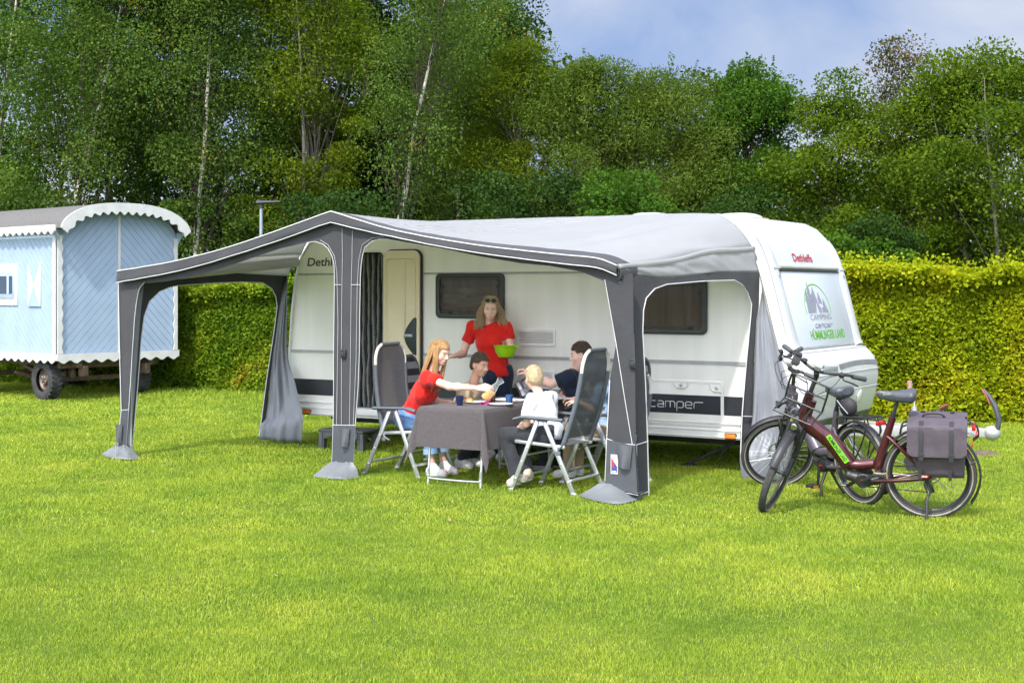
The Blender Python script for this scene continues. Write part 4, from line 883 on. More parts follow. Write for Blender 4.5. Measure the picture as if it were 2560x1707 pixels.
# woven maker's patch on the pocket of the right leg
pc = onwall(1536, 1160, YF+.028); b = MB(); b.prism([(-.035, -.085), (.035, -.085), (.035, .085), (-.035, .085)], pc, (1, 0, 0), (0, 0, 1), .003); pt_ = b.build('patch', SHOE_C, aw)
b = MB(); b.prism([(-.028, -.072), (.028, -.072), (.028, -.02), (0, .02), (-.028, -.02)], pc-Vector((0, .003, 0)), (1, 0, 0), (0, 0, 1), .0015); b.build('patch_field', mat('patch_blue', (.05, .06, .25), .7), pt_)
b = MB(); b.prism([(-.028, -.015), (.0, -.03), (-.004, .025), (-.028, .055)], pc-Vector((0, .0045, 0)), (1, 0, 0), (0, 0, 1), .0015); b.build('patch_mark', mat('patch_red', (.5, .03, .06), .7), pt_)
b = MB(); b.prism([(-.02, -.068), (.02, -.068), (.02, -.058), (-.02, -.058)], pc-Vector((0, .0045, 0)), (1, 0, 0), (0, 0, 1), .0015); b.build('patch_line', SHOE_C, pt_)
sd_ = [roofpt(2*NU-2, v) for v in np.linspace(0, 1, 40)]
lowb = resample([onplane(px, py, G0, G1) for px, py in ((1899, 679), (1800, 680), (1680, 691), (1640, 692), (1583, 683))], 40)
b = MB(); P = []
for i in range(40):
    P.append([])
    for j in range(12):
        t = j/11; p = sd_[i].lerp(lowb[i], t); e = math.sin(PI*t); w_ = .034*float(vnoise(np.array([[i*.55+t*2.6, t*1.2, .3]]))[0])*e; P[-1].append(p+Vector((.012*e+w_, 0, 0)))
b.grid(P, .003); b.build('gable', AW_L, aw, smooth=180)
b = MB(); b.tube([p+Vector((.012, 0, -.008)) for p in sd_], .022, 8); b.build('rod_pocket', AW_L, aw, smooth=180)
# dark corner cap
b = MB(); P = []
for i in range(9):
    v = 1-.115*i/8; p = roofpt(2*NU-2, v); P.append([p+Vector((.020*math.sin(PI*min(1, t*1.0))+.010, -.006, .006-.14*t)) for t in np.linspace(0, 1, 7)])
b.grid(P, .003); b.build('corner_cap', AW_D, aw, smooth=180)
def curtain(name, left, right, m, ripple=.03, freq=3.2, n=26, seed=0, ydir=(1, 0, 0)):
    k = len(left)*4; l_ = resample(left, k); r_ = resample(right, k); b = MB(); P = []
    for i in range(n):
        u = i/(n-1); row = []
        for j in range(k):
            t = j/(k-1); p = l_[j].lerp(r_[j], u); e = math.sin(PI*u)**.6*min(1, t*3); w_ = ripple*(float(vnoise(np.array([[u*freq*2+seed, t*2.2+u*1.3, seed]]))[0])+.5*float(vnoise(np.array([[u*freq*4, t*5+u*3, seed+3]]))[0]))*e*(.5+t)
            row.append(p+Vector(ydir)*w_)
        P.append(row)
    b.grid(P, .003); return b.build(name, m, aw, smooth=180)
def pl(pts, a, c): return [onplane(px, py, a, c) for px, py in pts]
curtain('rear_curtain', pl([(1897, 680), (1907, 719), (1892, 806), (1887, 898), (1881.6, 1041), (1874, 1100), (1848, 1140), (1855, 1206)], (2.53, -2.25), (2.92, -.06)),
        pl([(1899, 680), (1909, 730), (1920, 780), (1948, 877), (1972, 960), (1985, 1060), (1980, 1140), (1972, 1204)], (2.80, -.05), (3.24, -.12)), AW_G, .045, seed=2, ydir=(.6, -.8, 0))
# left gable, seen from inside
L0, L1 = (-3.60, -2.25), (-3.19, -.03); ld = Vector((L1[0]-L0[0], L1[1]-L0[1], 0)).normalized()
OPL = [(330, 1124), (332, 1104), (344, 970), (353, 849), (360, 791), (373.6, 753), (398, 729), (422, 718.5), (442.5, 714), (535.5, 707.5), (604, 705), (656, 706.5), (680, 722), (690, 742.6), (693, 766.7), (687, 815), (676.7, 884), (666, 952.7), (659.5, 1004), (652.6, 1059), (648, 1090)]
cloth('side_wall', gp([(352, 700), (340, 800), (326, 1000), (318, 1124)]+OPL+[(658, 1090), (663, 1059), (671.5, 1004), (675, 953), (682, 884), (697, 780), (704, 739), (718, 690), (590.6, 683), (466.6, 696)], L0, L1), AW_D, (*L0, 0), ld, VZ)
b = MB(); b.tube([onplane(px, py, (L0[0]+.012, L0[1]), (L1[0]+.012, L1[1])) for px, py in OPL], .0055, 6); b.build('piping', PIPE, aw, smooth=60)
sl_ = [roofpt(0, v) for v in np.linspace(0, 1, 30)]; lowl = resample(pl([(719, 690), (590.6, 683), (466.6, 696), (352, 700)], L0, L1), 30)
b = MB(); b.grid([[sl_[i].lerp(lowl[i], t)+Vector((-.03*math.sin(PI*t), 0, 0)) for t in np.linspace(0, 1, 8)] for i in range(30)], .003); b.build('gable', AW_L, aw, smooth=180)
# light lining strip on the inside of the front left leg
b = MB(); q = pl([(360, 708), (350, 800), (338, 970), (325, 1124)], (L0[0]+.03, L0[1]), (L1[0]+.03, L1[1])); q2 = pl([(346, 727), (337, 800), (324, 1010), (316, 1124)], (L0[0]+.02, L0[1]), (L1[0]+.02, L1[1]))
b.grid([[p.lerp(r_, t) for t in np.linspace(0, 1, 5)] for p, r_ in zip(resample(q, 20), resample(q2, 20))], .003); b.build('leg_lining', AW_G, aw, smooth=180)
curtain('rear_curtain', pl([(718, 690), (704, 739), (697, 780), (682, 884), (675, 953), (671.5, 1004), (663, 1050), (648, 1062), (647, 1098)], L0, L1),
        pl([(720, 690), (719, 712), (717, 800), (716, 866), (722, 908), (737, 953), (749, 1004), (758, 1046), (754, 1106)], (-3.22, -.05), (-2.9, -.22)), AW_G, .05, seed=5, ydir=(.5, -.85, 0))
# frame poles inside
POLE = mat('pole_alu', (.55, .55, .55), .35, metal=.7, var=.08)
b = MB(); b.tube([(-.67, YF+.10, 0), (-.67, YF+.10, 2.58)], .014, 8); b.tube([(2.46, YF+.10, 0), (2.46, YF+.10, 2.03)], .014, 8); b.tube([(-3.56, YF+.10, 0), (-3.56, YF+.10, 2.02)], .014, 8); b.tube([(-.67, YF+.10, 2.57), (-.6, -.03, 2.56)], .013, 8); b.tube([(-3.56, YF+.10, 1.98), (-3.06, -.05, 2.18)], .013, 8); b.tube([(-3.56, YF+.10, 1.98), (-1.9, YF+.10, 2.24), (-.67, YF+.10, 2.55)], .013, 8); b.tube([(-.67, YF+.10, 2.55), (.2, YF+.10, 2.34), (2.46, YF+.10, 2.02)], .013, 8); b.build('pole', POLE, aw)
b = MB(); P = []
for i in range(24):
    t = i/23; p0 = Vector((-3.50, -2.1, 2.0)).lerp(Vector((-3.02, -.06, 2.20)), t); P.append([p0+Vector((.07*math.cos(a), 0, .06*math.sin(a)-.02)) for a in np.linspace(0, 2*PI, 11)])
b.grid(P); b.build('rolled_blind', AW_L, aw, smooth=180)
# ================================================================ blue wagon, lamp post, stool
BLUE = mat('blue_boards', (.315, .405, .54), .65, var=.06, vscale=3, bump=.15, bscale=20)
BLUE_L = mat('board_gap_light', (.62, .72, .84), .6, var=.05)
WHT = mat('painted_white', (.60, .60, .59), .5, var=.08, vscale=6)
FELT = mat('roofing_felt', (.125, .12, .115), .9, var=.25, vscale=40, bump=.5, bscale=120, detail=6)
RUST = mat('rusty_steel', (.13, .085, .06), .85, var=.4, vscale=12, bump=.4)
WA = R(48+YAW)
cn = c2w(-7.43, 23.23)
wg = thing('shepherd_wagon', 'pale blue wooden wagon with arched roof and white scalloped trim', 'wagon', (cn.x, cn.y, 0), WA, None)
# local frame: x along the end wall (away to the right), y along the long side (away to the left); corner at origin
WW, WLn, ZB, ZE = 2.30, 4.2, .74, 2.78
RAD = 0.46                                               # crown height of the arched roof
def arch(u): return ZE+RAD*(1-abs(2*u-1)**2.6)**.62      # end-wall top over u = 0..1
pts = [(WW*i/40, arch(i/40)) for i in range(41)]
b = MB(); poly = [(0, ZB)]+[(x, z) for x, z in pts]+[(WW, ZB)]
b.add([(x, y, z) for y in (0, WLn) for x, z in poly], [tuple(range(len(poly)))[::-1], tuple(len(poly)+i for i in range(len(poly)))]+[(i, (i+1) % len(poly), len(poly)+(i+1) % len(poly), len(poly)+i) for i in range(len(poly))])
wb = b.build('body', BLUE, wg, smooth=30)
# diagonal boards as thin raised strips with gaps
def boards(end, side_sign, u0, u1, zfun, name):
    mb = MB(); sp = .150; gapw = .011
    for i in range(-40, 60):
        c0 = i*sp
        # stripe between lines z - s*u = c0+gap and c0+sp
        segs = []
        poly_ = []
        for (ca, rev) in ((c0+gapw, False), (c0+sp, True)):
            run = []
            for q in range(61):
                u = u0+(u1-u0)*q/60; z = ca+side_sign*1.05*(u-u0); run.append((u, z))
            segs.append(run)
        q0 = None
        for q in range(60):
            ua, ub = segs[0][q][0], segs[0][q+1][0]; za, zb = segs[0][q][1], segs[0][q+1][1]; zc, zd = segs[1][q+1][1], segs[1][q][1]
            ta, tb = zfun(ua), zfun(ub)
            A = [(ua, max(ZB, min(ta, za))), (ub, max(ZB, min(tb, zb))), (ub, max(ZB, min(tb, zc))), (ua, max(ZB, min(ta, zd)))]
            if A[3][1]-A[0][1] < 1e-4 and A[2][1]-A[1][1] < 1e-4: continue
            def pt(u, z, o): return (u, -o, z) if end else (-o, u, z)
            vs = [pt(u, z, .009) for u, z in A]
            mb.add(vs, [(0, 1, 2, 3)])
            if za == A[0][1]: mb.add([pt(*A[0], 0), pt(*A[1], 0), pt(*A[1], .009), pt(*A[0], .009)], [(0, 1, 2, 3)])
            if zd == A[3][1]: mb.add([pt(*A[3], 0), pt(*A[2], 0), pt(*A[2], .009), pt(*A[3], .009)], [(0, 1, 2, 3)])
    return mb.build(name, BLUE, wg, smooth=0)
boards(True, 1, .03, WW/2-.03, lambda u: arch(u/WW)-.02, 'end_boards')
boards(True, -1, WW/2+.03, WW-.03, lambda u: arch(u/WW)-.02, 'end_boards')
boards(False, -1*-1, .03, 1.7, lambda u: ZE-.02, 'side_boards'); boards(False, 1, 1.7, WLn-.03, lambda u: ZE-.02, 'side_boards')
b = MB(); b.box((WW/2, -.008, (ZB+arch(.5))/2-.05), (.045, .030, arch(.5)-ZB-.15)); b.build('centre_batten', WHT, wg)
def scal(n, ln, h, amp, ph=0):                            # scalloped board outline: straight top, wavy bottom
    o = [(0, h), (0, 0)]
    for i in range(n*8+1): o.append((ln*i/(n*8), amp*(abs(math.sin(PI*i/8+ph)))-amp))
    return o+[(ln, h)]
def wavy_strip(mb, o, u, v, ln, h, n, amp, th):           # quads; wavy lower edge
    o, u, v = Vector(o), Vector(u), Vector(v); w = u.cross(v).normalized()*th; k = n*8+1; vs = []
    for i in range(k):
        t = i/(k-1); lo = -amp*(.5-.5*math.cos(2*PI*n*t)); p = o+u*ln*t; vs += [p+v*lo, p+v*h, p+v*h+w, p+v*lo+w]
    fs = []
    for i in range(k-1):
        for j in range(4): fs.append((i*4+j, i*4+(j+1) % 4, (i+1)*4+(j+1) % 4, (i+1)*4+j))
    fs += [(0, 1, 2, 3), tuple((k-1)*4+j for j in (3, 2, 1, 0))]
    mb.add(vs, fs)
b = MB(); wavy_strip(b, (-.03, -.028, ZB-.05), (1, 0, 0), (0, 0, 1), WW+.06, .105, 10, .052, .024); b.build('bottom_trim', WHT, wg)
b = MB(); wavy_strip(b, (-.028, WLn, ZB-.05), (0, -1, 0), (0, 0, 1), WLn+.03, .105, 18, .052, .024); b.build('bottom_trim', WHT, wg)
b = MB(); wavy_strip(b, (.085, -.026, ZB+.06), (0, 0, 1), (-1, 0, 0), ZE-ZB-.10, .10, 9, -.026, .022); b.build('corner_trim', WHT, wg)
b = MB(); wavy_strip(b, (-.026, .085, ZE-.04), (0, 0, -1), (0, -1, 0), ZE-ZB-.10, .10, 9, -.026, .022); b.build('corner_trim', WHT, wg)
b = MB(); wavy_strip(b, (WW-.085, -.026, ZE-.04), (0, 0, -1), (1, 0, 0), ZE-ZB-.10, .085, 9, -.026, .022); b.build('corner_trim', WHT, wg)
OV = .27                                                  # roof overhang past the end wall
b = MB(); wavy_strip(b, (-.16, WLn, ZE+.02), (0, -1, 0), (0, 0, 1), WLn+OV-.03, .10, 22, .055, .03); b.build('eave_trim', WHT, wg)
def archo(u, e): 
    x = -.09+(WW+.18)*u; z = ZE+.07+(RAD-.02)*(1-abs(2*u-1)**2.6)**.62; return x, z
b = MB(); P = []
NQ = 72
for i in range(NQ+1):
    u = i/NQ; x, z = archo(u, 0); P.append([(x, y, z) for y in np.linspace(-OV, WLn+.2, 8)])
b.grid(P, .05); b.build('roof', FELT, wg, smooth=60)
b = MB(); vs = []; fs = []
for i in range(NQ*2+1):
    u = i/(NQ*2); x, z = archo(u, 0); cx, cz = WW/2, ZE-.9; d = Vector((x-cx, z-cz)).normalized()
    s_ = u*14; lo = .135+.055*(.5-.5*math.cos(2*PI*s_)); 
    for y in (-OV-.03, -OV): vs += [(x+d.x*.012, y, z+d.y*.012), (x-d.x*lo, y, z-d.y*lo)]
for i in range(NQ*2):
    a = i*4; c = a+4; fs += [(a, a+1, c+1, c), (a+2, c+2, c+3, a+3), (a, c, c+2, a+2), (a+1, a+3, c+3, c+1)]
fs += [(0, 2, 3, 1), (NQ*8, NQ*8+1, NQ*8+3, NQ*8+2)]
b.add(vs, fs); b.build('arch_trim', WHT, wg, smooth=40)
for u in (.1, .22, .78, .9): b = MB(); x, z = archo(u, 0); b.box((x, -OV/2, z-.08), (.05, OV, .06)); b.build('rafter', BLUE, wg)
b = MB(); b.prism([(0, 0), (.0, -.20), (.10, -.05), (.16, 0)], (WW, -.01, ZE+.06), (1, 0, 0), (0, 0, 1), .05); b.build('bracket', BLUE, wg); b = MB(); b.prism([(0, 0), (.0, -.20), (-.10, -.05), (-.16, 0)][::-1], (0, -.01, ZE+.06), (1, 0, 0), (0, 0, 1), .05); b.build('bracket', BLUE, wg)
# window with hour-glass shutters on the long side
wy0 = .98; b = MB(); b.box((-.018, wy0+.75, 1.93), (.03, 1.0, .70)); wn = b.build('window', WHT, wg, bevel=.006)
b = MB(); b.box((-.036, wy0+.70, 1.93), (.02, .70, .46)); b.build('sash', BLUE, wn, bevel=.005)
b = MB(); b.box((-.048, wy0+.66, 1.93), (.006, .56, .30)); b.build('pane', glassmat('old_glass', (.06, .09, .13), .04, .3), wn)
b = MB(); b.box((-.050, wy0+.52, 1.93), (.012, .05, .30)); b.build('glazing_bar', BLUE_L, wn)
for y_ in (.46, 1.93+.30): 
    b = MB(); b.box((-.020, y_+.22, 1.93), (.03, .40, .72)); sh = b.build('shutter', WHT, wg, bevel=.005)
    b = MB(); b.add([(-.037, y_+.02, 2.29), (-.037, y_+.42, 2.29), (-.037, y_+.22, 1.93), (-.037, y_+.02, 1.57), (-.037, y_+.42, 1.57)], [(0, 1, 2), (2, 4, 3)]); b.build('hourglass', BLUE, sh, smooth=0)
# chassis, axles, wheels
b = MB(); 
for x in (.45, WW-.45): b.box((x, WLn/2, .62), (.09, WLn-.1, .13))
b.box((WW/2, .30, .60), (WW-.4, .10, .12)); b.box((WW/2, .60, .345), (WW-.5, .08, .08)); b.box((.55, .12, .50), (.10, .16, .18)); b.box((WW-.55, .12, .50), (.10, .16, .18)); b.box((WW/2, 2.9, .36), (WW-.3, .08, .08)); b.box((.5, .38, .48), (.08, .10, .22)); b.box((WW-.5, .38, .48), (.08, .10, .22)); b.build('chassis', RUST, wg, bevel=.008)
b = MB(); b.bar((.6, 2.2, .55), (.75, 1.1, .18), .08, .06); b.bar((.3, 1.9, .42), (.95, 1.75, .20), .06, .06); b.build('tow_frame', RUST, wg)
def offroad(x, y):
    M = Matrix.Translation((x, y, .345)) @ Matrix.Rotation(R(90), 4, 'Y') @ Matrix.Scale(.80, 4)
    b = MB(); b.lathe([(.24, -.11), (.30, -.13), (.37, -.135), (.405, -.115), (.415, -.06), (.418, 0), (.415, .06), (.405, .115), (.37, .135), (.30, .13), (.24, .11)], 40, M, cap=False)
    for i in range(26):
        for s in (-1, 1):
            a = 2*PI*(i+.25*s)/26; c = M @ Vector((.415*math.cos(a), .415*math.sin(a), s*.075)); Rm = M.to_3x3() @ Matrix.Rotation(a, 3, 'Z') @ Matrix.Rotation(.5*s, 3, 'X'); b.box(c, (.036, .030, .10), Rm)
    t = b.build('wheel', mat('old_tyre', (.040, .040, .042), .85, var=.35, vscale=9, bump=.3, bscale=50), wg, smooth=40)
    s = -1 if x < 1 else 1
    b = MB(); b.lathe([(.245, -.10*1), (.245, .04), (.20, .05), (.17, .02), (.12, .02), (.10, .07), (.055, .075), (.05, .10), (.02, .105)], 28, M @ Matrix.Scale(s, 4, (0, 0, 1))); b.build('rim', mat('old_rim', (.12, .11, .11), .5, metal=.5, var=.5, vscale=10, col2=(.20, .13, .09)), t, smooth=40)
    b = MB()
    for i in range(5): b.ball(M @ Vector((.078*math.cos(2*PI*i/5), .078*math.sin(2*PI*i/5), s*.078)), .012, 6, 4)
    b.build('wheel_nut', STEEL, t)
for x in (.16, WW-.42):
    for y in (.60, 2.95): offroad(x, y)
# ---- street lamp
lc = at(653, 27.5)
lp = thing('street_lamp', 'flat-headed street lamp on a pale pole between the wagon and the awning', 'street lamp', lc)
zt = hz(508, 27.5); b = MB(); b.tube([(0, 0, -.05), (0, 0, 1.2), (0, 0, zt-.02)], [.052, .045, .032], 12); b.build('pole', mat('pole_galv', (.30, .36, .40), .5, metal=.3, var=.12), lp, local=True)
b = MB(); M = Matrix.Rotation(R(YAW), 3, 'Z'); hd_ = M @ Vector((.17, -.02, zt)); 
P = [[M @ Vector((-.08+.46*u, .12*(2*v-1)*(1-.35*u), zt+.055*math.sqrt(max(0, 1-(2*v-1)**2))*(1-.5*u)+.02*u)) for v in np.linspace(0, 1, 9)] for u in np.linspace(0, 1, 10)]
b.grid(P, .02); b.tube([(0, 0, zt-.10), (0, 0, zt+.01)], .045, 10); b.build('lamp_head', mat('lamp_grey', (.06, .065, .07), .5, var=.1), lp, local=True, smooth=60)
# ---- step stool under the doorway
ST_G = mat('stool_grey', (.085, .09, .098), .55, var=.12, vscale=15)
ss = thing('step_stool', 'dark grey plastic step stool on the grass in front of the caravan door', 'step stool', (-2.02, -.30, 0), R(4))
b = MB(); b.box((0, 0, .225), (.62, .36, .028)); b.build('tread', ST_G, ss, bevel=.01, local=True)
b = MB()
for i in range(10): b.box((-.26+.058*i, 0, .2405), (.03, .32, .004))
b.build('tread_grip', ST_G, ss, local=True)
for x in (-.27, .27):
    for y in (-.14, .14):
        b = MB(); b.box((x, y, .105), (.085, .075, .21), None, .75); b.box((x*.93, y, .10), (.012, .085, .20)); b.build('leg', ST_G, ss, bevel=.008, local=True)
for y in (-.165, .165):
    b = MB(); poly = [(-.24, .21), (-.22, .13), (-.15, .165), (0, .175), (.15, .165), (.22, .13), (.24, .21)]; b.prism(poly, (0, y, 0), (1, 0, 0), (0, 0, 1), .012); b.build('apron', ST_G, ss, local=True)
# ================================================================ people: signed-distance bodies meshed as one surface
class SDF:
    def __init__(s, lo, hi, vox):
        s.vox = vox; s.lo = np.array(lo, float); s.n = np.maximum(4, np.ceil((np.array(hi)-s.lo)/vox).astype(int)+1); s.d = np.full(s.n, .3, np.float32)
    def _sub(s, lo, hi, pad):
        a = np.clip(np.floor((np.minimum(lo, hi)-pad-s.lo)/s.vox).astype(int), 0, s.n-1); b = np.clip(np.ceil((np.maximum(lo, hi)+pad-s.lo)/s.vox).astype(int)+1, 1, s.n)
        if np.any(b <= a): return None, None
        g = np.stack(np.meshgrid(*[s.lo[i]+s.vox*np.arange(a[i], b[i]) for i in range(3)], indexing='ij'), -1); return tuple(slice(a[i], b[i]) for i in range(3)), g
    def _mix(s, sl, d, k, sub=False):
        o = s.d[sl]; d = d.astype(np.float32)
        if sub:
            h = np.clip(.5-.5*(o+d)/k, 0, 1); s.d[sl] = o*(1-h)+(-d)*h+k*h*(1-h)
        else:
            h = np.clip(.5+.5*(o-d)/k, 0, 1); s.d[sl] = o*(1-h)+d*h-k*h*(1-h)
    def cap(s, a, b, r0, r1, k=.015, sub=False):
        a, b = np.array(a, float), np.array(b, float); m = max(r0, r1)+k*2+.02; sl, g = s._sub(a, b, m)
        if sl is None: return s
        ab = b-a; t = np.clip(((g-a)@ab)/max(ab@ab, 1e-9), 0, 1); d = np.linalg.norm(g-a-t[..., None]*ab, axis=-1)-(r0+(r1-r0)*t); s._mix(sl, d, k, sub); return s
    def ell(s, c, r, k=.02, M=None, sub=False):
        c = np.array(c, float); r = np.array(r, float); m = r.max()+k*2+.02; sl, g = s._sub(c, c, m)
        if sl is None: return s
        q = g-c
        if M is not None: q = q@np.array(M)           # columns of M are the local axes
        k0 = np.linalg.norm(q/r, axis=-1); k1 = np.linalg.norm(q/(r*r), axis=-1)+1e-9; s._mix(sl, k0*(k0-1)/k1, k, sub); return s
    def plane(s, p, n, k=.006):                       # keep the side n points to
        g = np.stack(np.meshgrid(*[s.lo[i]+s.vox*np.arange(s.n[i]) for i in range(3)], indexing='ij'), -1); d = -((g-np.array(p))@np.array(n)); s.d = np.maximum(s.d, d.astype(np.float32)); return s
    def mesh(s):
        d = s.d; n = d.shape; ins = d < 0
        acc = np.zeros((n[0]-1, n[1]-1, n[2]-1, 3), np.float32); cnt = np.zeros(acc.shape[:3], np.float32)
        cs = lambda o: tuple(slice(o[i], n[i]-1+o[i]) for i in range(3))
        for ax in range(3):
            for o in ((0, 0), (0, 1), (1, 0), (1, 1)):
                oa = list(o); oa.insert(ax, 0); ob = list(o); ob.insert(ax, 1); da, db = d[cs(oa)], d[cs(ob)]; x = (da < 0) != (db < 0)
                t = np.where(x, da/np.where(da == db, 1, da-db), 0)
                for i in range(3): acc[..., i] += np.where(x, oa[i]+(t if i == ax else 0), 0)
                cnt += x
        act = cnt > 0; idx = np.full(act.shape, -1, np.int64); idx[act] = np.arange(act.sum())
        V = (np.argwhere(act)+acc[act]/cnt[act][:, None])*s.vox+s.lo; Fs = []
        for ax in range(3):
            u, v = (ax+1) % 3, (ax+2) % 3; a = [slice(1, n[i]-1) for i in range(3)]; a[ax] = slice(0, n[ax]-1); b = list(a); b[ax] = slice(1, n[ax])
            x = ins[tuple(a)] != ins[tuple(b)]; p = np.argwhere(x); p[:, u] += 1; p[:, v] += 1; fl = ins[tuple(a)][x]
            def I(du, dv): q = p.copy(); q[:, u] -= du; q[:, v] -= dv; return idx[tuple(q.T)]
            f = np.stack([I(1, 1), I(0, 1), I(0, 0), I(1, 0)], 1); f[~fl] = f[~fl][:, ::-1]; Fs.append(f)
        return V, np.concatenate(Fs)
def relax(V, Fq, it=2, lam=.5):
    e = np.concatenate([Fq[:, [0, 1]], Fq[:, [1, 2]], Fq[:, [2, 3]], Fq[:, [3, 0]]]); e = np.concatenate([e, e[:, ::-1]])
    c = np.bincount(e[:, 0], minlength=len(V)).astype(float)
    for _ in range(it):
        V = V+lam*(np.stack([np.bincount(e[:, 0], V[e[:, 1], i], minlength=len(V)) for i in range(3)], 1)/np.maximum(c, 1)[:, None]-V)
    return V
def vnormals(V, Fq):
    fn = np.cross(V[Fq[:, 2]]-V[Fq[:, 0]], V[Fq[:, 3]]-V[Fq[:, 1]]); N_ = np.zeros_like(V)
    for j in range(4):
        for i in range(3): N_[:, i] += np.bincount(Fq[:, j], fn[:, i], minlength=len(V))
    return N_/(np.linalg.norm(N_, axis=1, keepdims=True)+1e-12)
def sdfobj(name, s, m, parent, wrinkle=0, wsc=9, it=2, stretch=(1, 1, 1)):
    V, Fq = s.mesh(); V = relax(V, Fq, it)
    if wrinkle: N_ = vnormals(V, Fq); V = V+N_*((1-np.abs(vnoise(V*np.array(stretch)+3.7, wsc))-.55)*wrinkle+vnoise(V*np.array(stretch), wsc*2.7)*wrinkle*.35)[:, None]
    off = rootoff(parent)
    if off is not None: V = V-np.array(off)
    return rawmesh(name, V, Fq, m, parent, True)
def skinmat(name, col):
    m = mat(name, col, .5, var=.10, vscale=14, bump=.06, bscale=160, spec=.35); p = m.node_tree.nodes['Principled BSDF']
    p.inputs['Subsurface Weight'].default_value = .12; p.inputs['Subsurface Radius'].default_value = (.012, .005, .003); p.inputs['Subsurface Scale'].default_value = .6; return m
SKIN = skinmat('skin_fair', (.76, .49, .385)); SKIN_T = skinmat('skin_tan', (.70, .41, .29))
EYE_W = mat('eye_white', (.50, .46, .42), .35); IRIS = mat('iris', (.05, .04, .035), .2); LIPS = mat('lips', (.42, .11, .10), .45); TEETH = mat('teeth', (.75, .73, .68), .3)
def cloth_m(name, col, **k): return mat(name, col, .85, var=.10, vscale=18, bump=.75, bscale=26, spec=.2, sheen=.15, **k)
RED_T = cloth_m('red_tshirt', (.62, .018, .012)); WHITE_TS = cloth_m('white_tshirt', (.74, .76, .84)); BEIGE_T = cloth_m('beige_tshirt', (.60, .47, .32)); NAVY = cloth_m('navy_polo', (.012, .018, .035)); SKYB = cloth_m('sky_blue_shirt', (.36, .52, .74))
JEAN_B = cloth_m('blue_jeans', (.075, .17, .36), col2=(.16, .29, .50)); JEAN_D = cloth_m('dark_jeans', (.018, .028, .055)); CHARC = cloth_m('charcoal_trousers', (.035, .038, .045)); KHAKI = cloth_m('khaki_trousers', (.36, .27, .17))
SHOE_W = mat('shoe_white', (.72, .71, .69), .6, var=.08, vscale=25, bump=.2); SHOE_B = mat('shoe_beige', (.55, .47, .38), .7, var=.1, vscale=25, bump=.2); SHOE_K = mat('shoe_black', (.025, .025, .028), .6); SOLE = mat('sole_white', (.70, .69, .66), .7)
def hairmat(name, c1, c2):
    return mat(name, c1, .42, col2=c2, vscale=60, stretch=(2.5, 2.5, .12), bump=.6, bscale=190, spec=.45, sheen=.1)
HAIR_STRAW = hairmat('hair_strawberry', (.37, .19, .07), (.68, .43, .185)); HAIR_DBL = hairmat('hair_dark_blonde', (.34, .22, .10), (.70, .53, .29)); HAIR_BR = hairmat('hair_brown', (.055, .036, .02), (.12, .08, .045)); HAIR_DK = hairmat('hair_dark_brown', (.04, .024, .014), (.10, .06, .035)); HAIR_BL = hairmat('hair_blond', (.46, .34, .19), (.70, .57, .37))
def nrm(v): v = np.array(v, float); return v/(np.linalg.norm(v)+1e-12)
def hand(s, w, h, p, side, curl=(.5, .6, .4), sc=1.0, spread=.08, thumb=.6):
    """w wrist, h hand direction, p direction the palm faces, side +1: thumb on h x p side"""
    h = nrm(h); p = nrm(np.array(p)-h*np.dot(p, h)); t = np.cross(h, p)*side        # t: towards the thumb
    kn = []
    for i, (o, l0) in enumerate(((.026, .088), (.009, .092), (-.009, .088), (-.026, .080))):
        k0 = w+(h*l0+t*o*1.05)*sc; kn.append(k0); s.cap(w+t*o*.55*sc, k0, .017*sc, .0125*sc, .012)
    Ls = ((.042, .025, .020), (.047, .029, .021), (.043, .027, .020), (.033, .020, .018))
    for i in range(4):
        d = nrm(h+t*spread*(1.5-i)); a = 0; q = kn[i]
        for j in range(3):
            a += curl[j]*(1+.08*i); dd = d*math.cos(a)+p*math.sin(a); q2 = q+dd*Ls[i][j]*sc; s.cap(q, q2, (.0098-.0011*j)*sc, (.0090-.0011*j)*sc, .004); q = q2
    b0 = w+(h*.028+t*.030+p*.008)*sc; d1 = nrm(h*.62+t*.62+p*.35*thumb); b1 = b0+d1*.040*sc; d2 = nrm(h*.85+t*.1+p*thumb); b2 = b1+d2*.032*sc; d3 = nrm(h*.8-t*.1+p*thumb*1.3)
    s.cap(w+(h*.012+t*.014)*sc, b0, .018*sc, .015*sc, .012); s.cap(b0, b1, .0145*sc, .011*sc, .008); s.cap(b1, b2, .0105*sc, .0098*sc, .004); s.cap(b2, b2+d3*.024*sc, .0098*sc, .0075*sc, .004)
